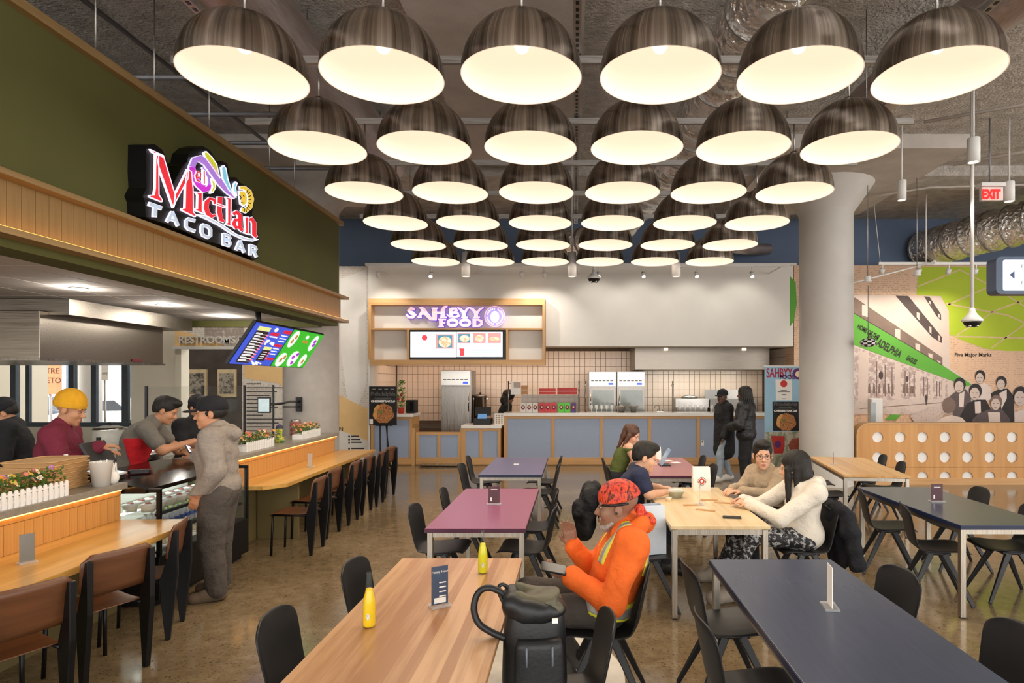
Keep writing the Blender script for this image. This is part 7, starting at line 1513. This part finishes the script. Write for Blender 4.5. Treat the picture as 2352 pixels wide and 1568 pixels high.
def bandana(sd):
    e = lambda c, r, kk=.015: sd.ell(pm.hp(*c), V3(*r) * pm.hs, pm.HR.T, kk)
    e((-.014, 0, .05), (.112, .092, .095)); sd.half(-(pm.HR @ V3(.25, 0, .97)), -((pm.HR @ V3(.25, 0, .97)) @ pm.hp(.0, 0, .028)))
pm.solid('bandana', m_band, bandana, .006, .0025, 70)
pm.solid('bandana_knot', m_band, lambda sd: (sd.ell(pm.hp(-.115, .02, -.01), V3(.03, .03, .025) * pm.hs, None, .01), sd.cone(pm.hp(-.12, .02, -.02), pm.hp(-.175, .04, -.07), .016, .024, .01), sd.cone(pm.hp(-.11, .03, -.03), pm.hp(-.13, .06, -.085), .014, .02, .01)), .006, .003, 80)
pm.solid('bandana_edge', m_black, lambda sd: [sd.cone(pm.hp(.10 * math.cos(a) - .012, .092 * math.sin(a), .026 - .03 * math.cos(a) * .25), pm.hp(.10 * math.cos(a + .3) - .012, .092 * math.sin(a + .3), .026 - .03 * math.cos(a + .3) * .25), .008, k=.004) for a in [-1.9 + .3 * i for i in range(13)]], .005)
pm.solid('grey_hood_liner', cloth('greyliner', '#8f8c8a'), lambda sd: (sd.ell(pm.hp(-.12, 0, -.1), V3(.05, .08, .05), None, .02), sd.cone(pm.hp(-.08, .08, -.11), pm.hp(-.13, 0, -.1), .03, .04, .02)), .007)
pm.solid('beard', mat('grey_beard', '#a39a92', .9, 0, .25, 90, bump=.8, bs=200), lambda sd: (sd.ell(pm.hp(.06, 0, -.102), V3(.036, .038, .028) * pm.hs, pm.HR.T, .01), sd.cone(pm.hp(.088, .028, -.055), pm.hp(.09, -.028, -.055), .008, k=.008), sd.cone(pm.hp(.03, .054, -.075), pm.hp(.06, .035, -.1), .012, .016, .01), sd.cone(pm.hp(.03, -.054, -.075), pm.hp(.06, -.035, -.1), .012, .016, .01)), .005, .002, 150)
pm.face(mat('grey_brow', '#5a524c', .8), '#6a4038')
MB(pm.HM).ball((.004, .084, -.018), (.007, .006, .008), 10, 6).build('earbud', m_black, pm.t)
ph = phone((0, 0, 0), 0, 'dark smartphone held by the man in orange'); hw = pm.J['wrL']; pw3 = Matrix.Translation((.18 - hw[0] - .10, 3.74 - hw[1] - .035, hw[2] + .05)); ph.location = pw3.translation; ph.rotation_euler = (.5, .25, .2); mp(ph)
# ---- man in navy polo
pn = Person('man in navy polo bending over the maple table', (.47, 6.2, 0), 0, sit(.13, head=(.23, 0, 1.125), neck=(.16, 0, .99), wrL=(.4, .16, .80), wrR=(.42, -.12, .80), elL=(.26, .25, .80), elR=(.24, -.25, .80)), (-.05, .3, 0), 1.14, 1.0, .0075, SKIN['light'], {'L': ((.9, -.4, 0), (0, 0, -1), .4, -1), 'R': ((.9, .4, 0), (0, 0, -1), .4, 1)}).body()
pn.layer('polo_shirt', cloth('navy', '#252b45'), ('torso', 'short', 'pelvis'), .016, .004); pn.layer('trousers', cloth('ink', '#1c1d22'), ('pelvis', 'thigh', 'shin'), .012); shoes(pn, m_shoe_b)
pn.solid('collar', cloth('navy', '#252b45'), lambda sd: [sd.cone(pn.J['neck'] + V3(.06 * math.cos(a) - .005, .066 * math.sin(a), .012), pn.J['neck'] + V3(.06 * math.cos(a + .4) - .005, .066 * math.sin(a + .4), .012), .016, k=.01) for a in [.5 + .4 * i for i in range(14)]])
b = MB(); b.tube([(pn.J['neck'] + V3(.075 * math.cos(a) - .005, .08 * math.sin(a), .004)).tolist() for a in [.6 + .3 * i for i in range(18)]], .004, 6); b.build('collar_piping', m_paper, pn.t)
pn.hair(m_blkhair); pn.face(m_blkhair, '#b06a60')
# ---- man in beige sweater
pb = Person('man in beige sweater and round glasses looking toward the camera', (2.02, 6.42, 0), math.pi + .55, sit(.1, head=(.12, 0, 1.125), neck=(.07, 0, .985), shL=(.06, .175, .93), shR=(.06, -.175, .93), chest=(.05, 0, .8), elL=(.22, .21, .76), elR=(.22, -.2, .76), wrL=(.46, .05, .80), wrR=(.44, -.1, .80), knL=(.4, .1, .54), knR=(.38, -.2, .54), anL=(.35, .1, .1), anR=(.34, -.2, .1), toeL=(.5, .1, .04), toeR=(.49, -.2, .04)), (.85, .06, 0), 1.14, .95, .0075, SKIN['light'], {'L': ((.8, -.5, 0), (0, 0, -1), .6, -1), 'R': ((.9, .3, 0), (0, 0, -1), .6, 1)}).body()
pb.layer('sweater', cloth('beige', '#a8957c', .9, .4), ('torso', 'upper', 'fore', 'pelvis'), .02, .005, extra=lambda sd: sd.cone(pb.J['neck'] + V3(-.03, 0, .0), pb.J['neck'] + V3(.02, 0, .005), .07, .066, .02)); pb.layer('trousers', cloth('ink', '#1c1d22'), ('pelvis', 'thigh', 'shin'), .012); shoes(pb, m_shoe_b)
pb.hair(m_blkhair); pb.face(m_blkhair, '#b06a60')
b = MB(pb.HM)
for q in (-1, 1): b.tube([(.1005, q * .033 + .023 * math.cos(a), .0 + .021 * math.sin(a)) for a in [2 * PI * i / 18 for i in range(19)]], .0016, 6); b.tube([(.098, q * .056, .004), (.07, q * .076, .006), (.0, q * .084, .008)], .0016, 6)
b.tube([(.101, -.01, .004), (.106, 0, .007), (.101, .01, .004)], .0016, 6); b.build('glasses', m_blackm, pb.t)
# ---- woman in white hoodie
pw = Person('woman in white hoodie and patterned trousers with long black hair', (1.98, 5.4, 0), math.pi, sit(0, chest=(.0, 0, .81), neck=(.0, -.03, 1.0), head=(.06, -.05, 1.12), shL=(-.05, .17, .94), shR=(.02, -.2, .94), elL=(.26, .18, .72), elR=(.3, -.3, .74), wrL=(.43, -.12, .80), wrR=(.44, -.28, .80), knL=(.47, .08, .56), knR=(.46, -.26, .57), anL=(.66, .1, .1), anR=(.62, -.42, .12), toeL=(.81, .12, .04), toeR=(.78, -.46, .05)), (-.55, .15, 0), 1.12, .88, .0075, SKIN['light'], {'L': ((.8, -.5, .1), (0, -.4, -.8), .7, -1, .9), 'R': ((.9, .3, .1), (0, .4, -.8), .7, 1, .9)}).body()
def whood(sd):
    N = pw.J['neck']; sd.cone(N + V3(-.09, .1, .0), N + V3(-.15, -.02, -.02), .055, .065, .03); sd.cone(N + V3(-.07, -.12, .0), N + V3(-.15, -.02, -.02), .05, .06, .03); sd.ell(pw.J['pelvis'] + V3(-.0, 0, .02), V3(.17, .21, .16), None, .04); sd.cone(N + V3(.05, .08, -.03), N + V3(-.09, .1, 0), .035, .045, .03)
pw.layer('hoodie', cloth('cream', '#ded6c8', .85, .4, .04), ('torso', 'upper', 'fore'), .028, .007, 32, whood)
m_pat = photo_mat('squiggle_print', ['#121214', '#18181c', '#121214', '#c8c8c8', '#141416'], 26)
pw.layer('trousers', m_pat, ('pelvis', 'thigh', 'shin'), .02); shoes(pw, mat('stone_boot', '#9a9184', .6, 0, .1, 20), .024)
def lhair(sd):
    e = lambda c, r, kk=.02: sd.ell(pw.hp(*c), V3(*r) * pw.hs, pw.HR.T, kk)
    e((-.025, 0, .045), (.112, .094, .1)); e((-.07, 0, -.04), (.062, .09, .12)); sd.cut(pw.hp(.13, 0, -.04), V3(.085, .12, .125) * pw.hs, pw.HR.T)
    for l_, f_ in ((.085, .03), (.075, -.03), (.05, -.07), (0, -.085), (-.05, -.07), (-.08, -.02)): sd.cone(pw.hp(f_, l_, 0), pw.hp(f_ * 1.1 + .02, l_ * 1.05, -.21), .028, .02, .02)
    sd.cone(pw.hp(.03, .09, -.05), pw.hp(.06, .1, -.24), .024, .016, .02)
pw.solid('hair', m_blkhair, lhair, None, .004, 70); pw.face(m_blkhair, '#b06a60')
# ---- woman in green top
pg = Person('woman in green sleeveless top with long brown hair using a tablet', (.56, 8.75, 0), 0, sit(.16, head=(.24, 0, 1.13), neck=(.16, 0, 1.0), wrL=(.5, .1, .8), wrR=(.48, -.1, .8), elR=(.28, -.24, .74)), (-.5, .4, 0), 1.1, .95, .009, SKIN['fair'], {'R': ((.9, .2, 0), (0, 0, -1), .5, 1)}).body()
pg.layer('green_top', cloth('moss', '#56602c'), ('torso', 'pelvis'), .01, extra=lambda sd: sd.half((0, 0, 1), .97)); pg.layer('trousers', cloth('ink', '#1c1d22'), ('pelvis', 'thigh', 'shin'), .012); shoes(pg, m_shoe_b)
def ghair(sd):
    e = lambda c, r, kk=.02: sd.ell(pg.hp(*c), V3(*r) * pg.hs, pg.HR.T, kk); e((-.025, 0, .045), (.112, .094, .1)); e((-.07, 0, -.04), (.065, .09, .12)); sd.cut(pg.hp(.13, 0, -.04), V3(.085, .12, .125) * pg.hs, pg.HR.T)
    for l_, f_ in ((.085, .0), (.06, -.07), (0, -.09), (-.06, -.07), (-.085, 0)): p = pg.hp(f_, l_, 0); sd.cone(p, p + V3(-.1, 0, -.2), .032, .022, .02)
pg.solid('hair', m_brnhair, ghair, None, .004, 60); pg.face(m_brnhair)
# ---- two people walking by the blue counter
pa = Person('person in long black coat and pale jeans walking past the blue counter', (2.82, 11.75, 0), math.pi + .15, stand(1.72, knL=(.12, .1, .5), anL=(.14, .11, .1), toeL=(.31, .12, .04), knR=(-.02, -.1, .5), anR=(-.16, -.11, .1), toeR=(.0, -.12, .04), wrL=(.14, .3, .88), wrR=(-.02, -.28, .9)), (.7, .05, 0), 1.08, 1.05, .009, SKIN['deep'], {'L': ((.2, 0, -1), (1, 0, 0), .5, 1), 'R': ((.2, 0, -1), (1, 0, 0), .5, -1)}).body()
pa.layer('long_coat', cloth('coat', '#17171a', .8, .5), ('torso', 'upper', 'fore', 'pelvis'), .035, .005, extra=lambda sd: (sd.cone(pa.J['pelvis'] + V3(0, 0, .05), pa.J['pelvis'] + V3(0, 0, -.33), .19, .2, .05), sd.cone(pa.J['neck'] + V3(0, 0, .02), pa.J['neck'] + V3(0, 0, -.03), .085, .1, .03))); pa.layer('jeans', cloth('paledenim', '#8a97a3'), ('pelvis', 'thigh', 'shin'), .012, .003); shoes(pa, m_shoe_w)
pa.solid('cap', cloth('blackcap', '#15151a'), lambda sd: (sd.ell(pa.hp(-.02, 0, .05), V3(.112, .092, .095) * pa.hs, pa.HR.T, .02), sd.half(-pa.HR[:, 2], -(pa.HR[:, 2] @ pa.hp(0, 0, .025))), sd.ell(pa.hp(.12, 0, .03), V3(.06, .07, .012) * pa.hs, pa.HR.T, .01))); pa.face(m_blkhair, '#6a3a34')
pc = Person('person in black puffer jacket and dreadlocks with back to the camera', (3.06, 11.1, 0), math.pi - .5, stand(1.78, elL=(.06, .3, 1.13), wrL=(.24, .12, 1.08), elR=(.06, -.3, 1.13), wrR=(.24, -.12, 1.08), anR=(-.06, -.12, .09), toeR=(.11, -.14, .04)), (.1, .05, 0), 1.08, 1.05, .009, SKIN['deep'], {'L': ((.6, -.8, 0), (0, 0, -1), .5, -1), 'R': ((.6, .8, 0), (0, 0, -1), .5, 1)}).body()
pc.layer('puffer_jacket', cloth('puffer', '#131316', .45, .4), ('torso', 'upper', 'fore', 'pelvis'), .05, .009, 30, extra=lambda sd: (sd.cone(pc.J['neck'] + V3(0, 0, .02), pc.J['neck'] + V3(0, 0, -.03), .1, .11, .03), sd.half((0, 0, -1), -.84))); pc.layer('trousers', cloth('blacktrack', '#141417'), ('pelvis', 'thigh', 'shin'), .02, .003); shoes(pc, m_shoe_w)
def dreads(sd):
    e = lambda c, r, kk=.02: sd.ell(pc.hp(*c), V3(*r) * pc.hs, pc.HR.T, kk); e((-.02, 0, .05), (.115, .096, .1))
    for i in range(16): a = .9 + i * (4.5 / 15); p = pc.hp(.1 * math.cos(a) - .02, .09 * math.sin(a), .03); q = pc.hp(.125 * math.cos(a) - .02, .115 * math.sin(a), -.14 - .03 * (i % 3)); sd.cone(p, q, .018, .013, .008)
pc.solid('dreadlocks', m_blkhair, dreads, .007, .003, 80); pc.face(m_blkhair, '#6a3a34')
# ---- man in grey hoodie
pd = Person('man in grey hoodie and black cap standing at the display case', (-3.12, 5.46, 0), math.pi + .2, stand(1.72, head=(.07, 0, 1.60), elL=(-.06, .27, 1.12), wrL=(.09, .22, .93), elR=(.02, -.27, 1.12), wrR=(.25, -.2, 1.2), anL=(-.03, .13, .09), toeL=(.14, .16, .035), anR=(.02, -.12, .09), toeR=(.19, -.14, .035)), (.3, .08, 0), 1.1, 1.14, .0075, SKIN['tan'], {'L': ((.4, -.2, -.9), (0, -1, 0), .4, 1), 'R': ((.7, .2, .6), (0, .9, -.3), .8, 1)}).body()
pd.layer('hoodie', cloth('heather', '#8d8379', .9, .45, .1, 40), ('torso', 'upper', 'fore', 'pelvis'), .03, .01, 30, extra=lambda sd: (sd.cone(pd.J['neck'] + V3(-.07, .09, .0), pd.J['neck'] + V3(-.12, 0, -.03), .05, .06, .03), sd.cone(pd.J['neck'] + V3(-.07, -.09, 0), pd.J['neck'] + V3(-.12, 0, -.03), .05, .06, .03), sd.cone(pd.J['neck'] + V3(.06, .06, -.03), pd.J['neck'] + V3(-.07, .09, 0), .035, .045, .03), sd.ell(pd.J['pelvis'] + V3(0, 0, .06), V3(.175, .215, .09), None, .04), sd.half((0, 0, -1), -.93)))
pd.layer('trousers', cloth('greypants', '#4f4842', .9, .45), ('pelvis', 'thigh', 'shin'), .034, .007, 34); shoes(pd, mat('suede_shoe', '#6a5a4a', .8))
pd.solid('cap', cloth('blackcap', '#15151a'), lambda sd: (sd.ell(pd.hp(-.02, 0, .05), V3(.114, .094, .095) * pd.hs, pd.HR.T, .02), sd.half(-pd.HR[:, 2], -(pd.HR[:, 2] @ pd.hp(0, 0, .022))), sd.ell(pd.hp(.125, 0, .03), V3(.065, .07, .011) * pd.hs, pd.HR.T, .01))); pd.solid('hair', m_blkhair, lambda sd: (sd.ell(pd.hp(-.03, 0, .01), V3(.096, .084, .07) * pd.hs, pd.HR.T, .02), sd.cut(pd.hp(.12, 0, -.05), V3(.1, .2, .14), pd.HR.T), sd.half(-pd.HR[:, 2], -(pd.HR[:, 2] @ pd.hp(0, 0, -.045))))); pd.face(m_blkhair, '#a06050')
MB().box(-.13, -.125, .05, .11, .985, .997).build('pocket_slip', m_paper, pd.t)
ph = phone((-3.12 - .33, 5.46 + .10, 1.27), 0, 'smartphone with glowing screen held by the man in grey', 0, True); ph.rotation_euler = (1.1, .2, 1.9); mp(ph)
# ---- workers
pr = Person('worker in grey tee and red apron leaning over the taco counter', (-4.66, 6.5, 0), .42, stand(1.78, lean=.2, chest=(.08, 0, 1.27), neck=(.22, 0, 1.45), head=(.33, 0, 1.57), shL=(.19, .2, 1.39), shR=(.19, -.2, 1.39), elL=(.36, .24, 1.17), elR=(.34, -.25, 1.17), wrL=(.6, .1, 1.18), wrR=(.6, -.06, 1.24)), (-.1, .45, 0), 1.1, 1.05, .0075, SKIN['tan'], {'L': ((.9, -.3, -.2), (0, 0, -1), .6, -1), 'R': ((.9, .2, -.2), (0, 0, -1), .6, 1)}).body()
pr.layer('grey_tee', cloth('greytee', '#6f6a62'), ('torso', 'short', 'pelvis'), .018, .005); pr.layer('trousers', cloth('ink', '#1c1d22'), ('pelvis', 'thigh', 'shin'), .012); shoes(pr, m_shoe_b)
pr.layer('red_apron', cloth('apronred', '#c01822'), ('torso', 'pelvis', 'thigh'), .03, .003, extra=lambda sd: (sd.half((-1, 0, -.25), -.31), sd.half((0, 0, 1), 1.3), sd.half((0, 0, -1), -.55))); pr.solid('apron_strap', cloth('apronred', '#c01822'), lambda sd: [sd.cone(pr.J['neck'] + V3(.07 * math.cos(a) - .01, .072 * math.sin(a), .02 * -math.cos(a)), pr.J['neck'] + V3(.07 * math.cos(a + .4) - .01, .072 * math.sin(a + .4), .02 * -math.cos(a + .4)), .012, k=.006) for a in [.4 * i for i in range(16)]]); pr.hair(m_blkhair); pr.face(m_blkhair, '#a06050')
py = Person('worker in yellow beanie and maroon sweater tapping a till', (-4.6, 5.45, 0), .4, stand(1.76, lean=.08, head=(.15, 0, 1.63), neck=(.07, 0, 1.46), elR=(.16, -.24, 1.16), wrR=(.38, -.1, 1.30), elL=(.14, .25, 1.16), wrL=(.34, .12, 1.24)), (-.15, .3, 0), 1.1, 1.1, .0075, SKIN['tan'], {'R': ((.9, .2, .1), (0, .2, -1), .7, 1), 'L': ((.9, -.2, 0), (0, 0, -1), .6, -1)}).body()
py.layer('maroon_sweater', cloth('maroon', '#6e1f33'), ('torso', 'upper', 'fore', 'pelvis'), .024, .005, extra=lambda sd: sd.cone(py.J['neck'] + V3(0, 0, -.02), py.J['neck'] + V3(.02, 0, .05), .075, .068, .02)); py.layer('trousers', cloth('ink', '#1c1d22'), ('pelvis', 'thigh', 'shin'), .012); shoes(py, m_shoe_b)
m_bean = mat('mustard_knit', '#d99e1e', .9, 0, .12, 20, (1, 1, .2), bump=.5, bs=60)
py.solid('beanie', m_bean, lambda sd: (sd.ell(py.hp(-.018, 0, .06), V3(.11, .092, .112) * py.hs, py.HR.T, .02), sd.half(-(py.HR @ V3(-.12, 0, .99)), -((py.HR @ V3(-.12, 0, .99)) @ py.hp(0, 0, .02)))), .006)
py.solid('beanie_fold', m_bean, lambda sd: (sd.ell(py.hp(-.016, 0, .05), V3(.114, .096, .1) * py.hs, py.HR.T, .02), sd.slab(py.HR @ V3(-.12, 0, .99), (py.HR @ V3(-.12, 0, .99)) @ py.hp(0, 0, .043), .03)), .006); py.face(m_brnhair, '#a06050')
pk = Person('bearded worker in black cap and black tee looking down at the griddle', (-5.62, 6.35, 0), math.pi + .6, stand(1.76, lean=.1, head=(.16, 0, 1.56), neck=(.09, 0, 1.45), elL=(.12, .26, 1.12), wrL=(.34, .14, 1.08), elR=(.12, -.26, 1.12), wrR=(.34, -.14, 1.08)), (.1, .55, 0), 1.1, 1.05, .009, SKIN['tan'], {'L': ((.9, -.2, 0), (0, 0, -1), .6, -1), 'R': ((.9, .2, 0), (0, 0, -1), .6, 1)}).body()
pk.layer('black_tee', cloth('blacktee', '#17181b'), ('torso', 'upper', 'pelvis'), .024, .005); pk.layer('trousers', cloth('steelblue', '#5d6a74'), ('pelvis', 'thigh', 'shin'), .02); shoes(pk, m_shoe_b)
pk.solid('cap', cloth('blackcap', '#15151a'), lambda sd: (sd.ell(pk.hp(-.02, 0, .05), V3(.114, .094, .095) * pk.hs, pk.HR.T, .02), sd.half(-pk.HR[:, 2], -(pk.HR[:, 2] @ pk.hp(0, 0, .022))), sd.ell(pk.hp(.125, 0, .03), V3(.06, .07, .011) * pk.hs, pk.HR.T, .01))); pk.solid('beard', m_blkhair, lambda sd: (sd.ell(pk.hp(.05, 0, -.09), V3(.05, .05, .045), pk.HR.T, .02),)); pk.hair(m_blkhair); pk.face(m_blkhair)
pq = Person('worker in black logo cap behind the man in the grey hoodie', (-4.54, 7.35, 0), -.35, stand(1.70, lean=.1, head=(.14, 0, 1.57), elR=(.14, -.26, 1.1), wrR=(.4, -.1, 1.05), elL=(.14, .26, 1.1), wrL=(.4, .1, 1.05)), (0, .35, 0), 1.08, 1.05, .009, SKIN['tan'], {'R': ((.9, .2, 0), (0, 0, -1), .6, 1)}).body()
pq.layer('black_tee', cloth('blacktee', '#17181b'), ('torso', 'short', 'pelvis'), .024, .005); pq.layer('trousers', cloth('ink', '#1c1d22'), ('pelvis', 'thigh', 'shin'), .012); shoes(pq, m_shoe_b)
pq.solid('cap', cloth('blackcap', '#15151a'), lambda sd: (sd.ell(pq.hp(-.02, 0, .05), V3(.114, .094, .1) * pq.hs, pq.HR.T, .02), sd.half(-pq.HR[:, 2], -(pq.HR[:, 2] @ pq.hp(0, 0, .022))), sd.ell(pq.hp(.125, 0, .03), V3(.065, .07, .011) * pq.hs, pq.HR.T, .01))); pq.hair(m_blkhair); pq.face(m_blkhair)
b = MB(pq.HM)
for y in (-.02, -.005, .01): b.tube([(.094, y - .006, .075), (.092, y, .09), (.094, y + .008, .075)], .003, 5)
b.build('cap_emblem', mat('emblem_orange', '#d8502a', .6), pq.t)
pz = Person('worker with bushy dark hair bending behind the low blue counter', (P(1152, 0, 14.95).x, 14.95, 0), .3, stand(1.62, lean=.12), (.2, .4, 0), 1.1, 1.0, .01, SKIN['brown']).body()
pz.layer('black_top', cloth('blacktee', '#17181b'), ('torso', 'upper', 'fore', 'pelvis'), .03); pz.layer('trousers', cloth('ink', '#1c1d22'), ('pelvis', 'thigh', 'shin'), .012); shoes(pz, m_shoe_b)
pz.solid('hair', m_blkhair, lambda sd: (sd.ell(pz.hp(-.04, 0, .05), V3(.15, .14, .14), None, .03), sd.ell(pz.hp(-.08, 0, -.1), V3(.1, .12, .14), None, .03), sd.cut(pz.hp(.13, 0, -.04), V3(.08, .1, .12), pz.HR.T)), None, .008, 60)
# ---- garments hung over chairs
def garment(name, label, m_, fn, loc, rz=0.0, wr=.022, wf=34):
    t = thing(name, label, 'jacket', loc, rz); sd = SDF(.009); fn(sd); skin('shell_fabric', sd, m_, t, wr, wf); return t
def puffer(sd):
    sd.ell((-.04, 0, .68), (.1, .24, .19), None, .05); sd.cone((-.03, -.2, .80), (-.03, .2, .80), .05, .05, .04); sd.cone((.0, 0, .86), (-.05, .02, .80), .045, .06, .04)
    for l_ in (-.2, .21): sd.cone((-.04, l_, .78), (-.08, l_ * 1.1, .42), .06, .045, .04)
    sd.cone((-.02, -.12, .78), (-.17, -.14, .66), .055, .05, .04); sd.cone((-.17, -.14, .66), (-.14, -.15, .5), .05, .04, .04); sd.cone((.04, -.05, .84), (.02, 0, .74), .035, .07, .04)
    sd.ell((-.09, 0, .5), (.1, .21, .2), None, .05); sd.cone((-.12, -.2, .66), (-.17, -.22, .6), .05, .04, .04)
g_ = garment('puffer_jacket', 'black quilted puffer jacket hung over a chair back', cloth('quilted', '#17171a', .8, .55), puffer, (.19, 6.22, 0)); 
t = MB().tube([(.03, -.14, .72), (.05, -.12, .6)], .006, 6).build('zip', m_steel, g_)
def coat(sd):
    sd.ell((-.02, 0, .68), (.05, .23, .16), None, .05); sd.cone((-.02, -.2, .80), (-.02, .2, .80), .045, .045, .04); sd.ell((-.06, 0, .45), (.06, .2, .22), None, .05); sd.cone((-.06, .2, .72), (-.12, .26, .34), .07, .055, .05); sd.cone((-.05, -.2, .72), (-.1, -.24, .36), .06, .05, .05)
g_ = garment('dark_coat', 'dark navy coat draped over the chair of the woman in white', cloth('darkcoat', '#17181e', .85, .5), coat, (2.23, 5.42, 0), math.pi)
MB().tube([(.04, -.1, .78), (.05, 0, .8), (.04, .1, .78)], .008, 6).build('collar_seam', m_black, g_)

# roll-top of the backpack, soft folded fabric
sd = SDF(.006); sd.ell((0, 0, .41), (.145, .125, .06), None, .04); sd.cone((-.1, -.07, .45), (.02, -.09, .43), .04, .035, .04); sd.cone((-.1, .05, .47), (-.1, -.06, .46), .035, .035, .03)
skin('lid', sd, m_bp, FLAP, .006, 45)
sd = SDF(.006); sd.cone((-.07, -.05, .475), (.1, -.06, .425), .03, .025, .05); sd.cone((-.07, .06, .48), (.1, .06, .43), .03, .025, .05); sd.ell((.01, 0, .455), (.11, .1, .028), Matrix.Rotation(.27, 3, 'Y'), .03)
skin('roll_top_flap', sd, m_bpo, FLAP, .006, 45)
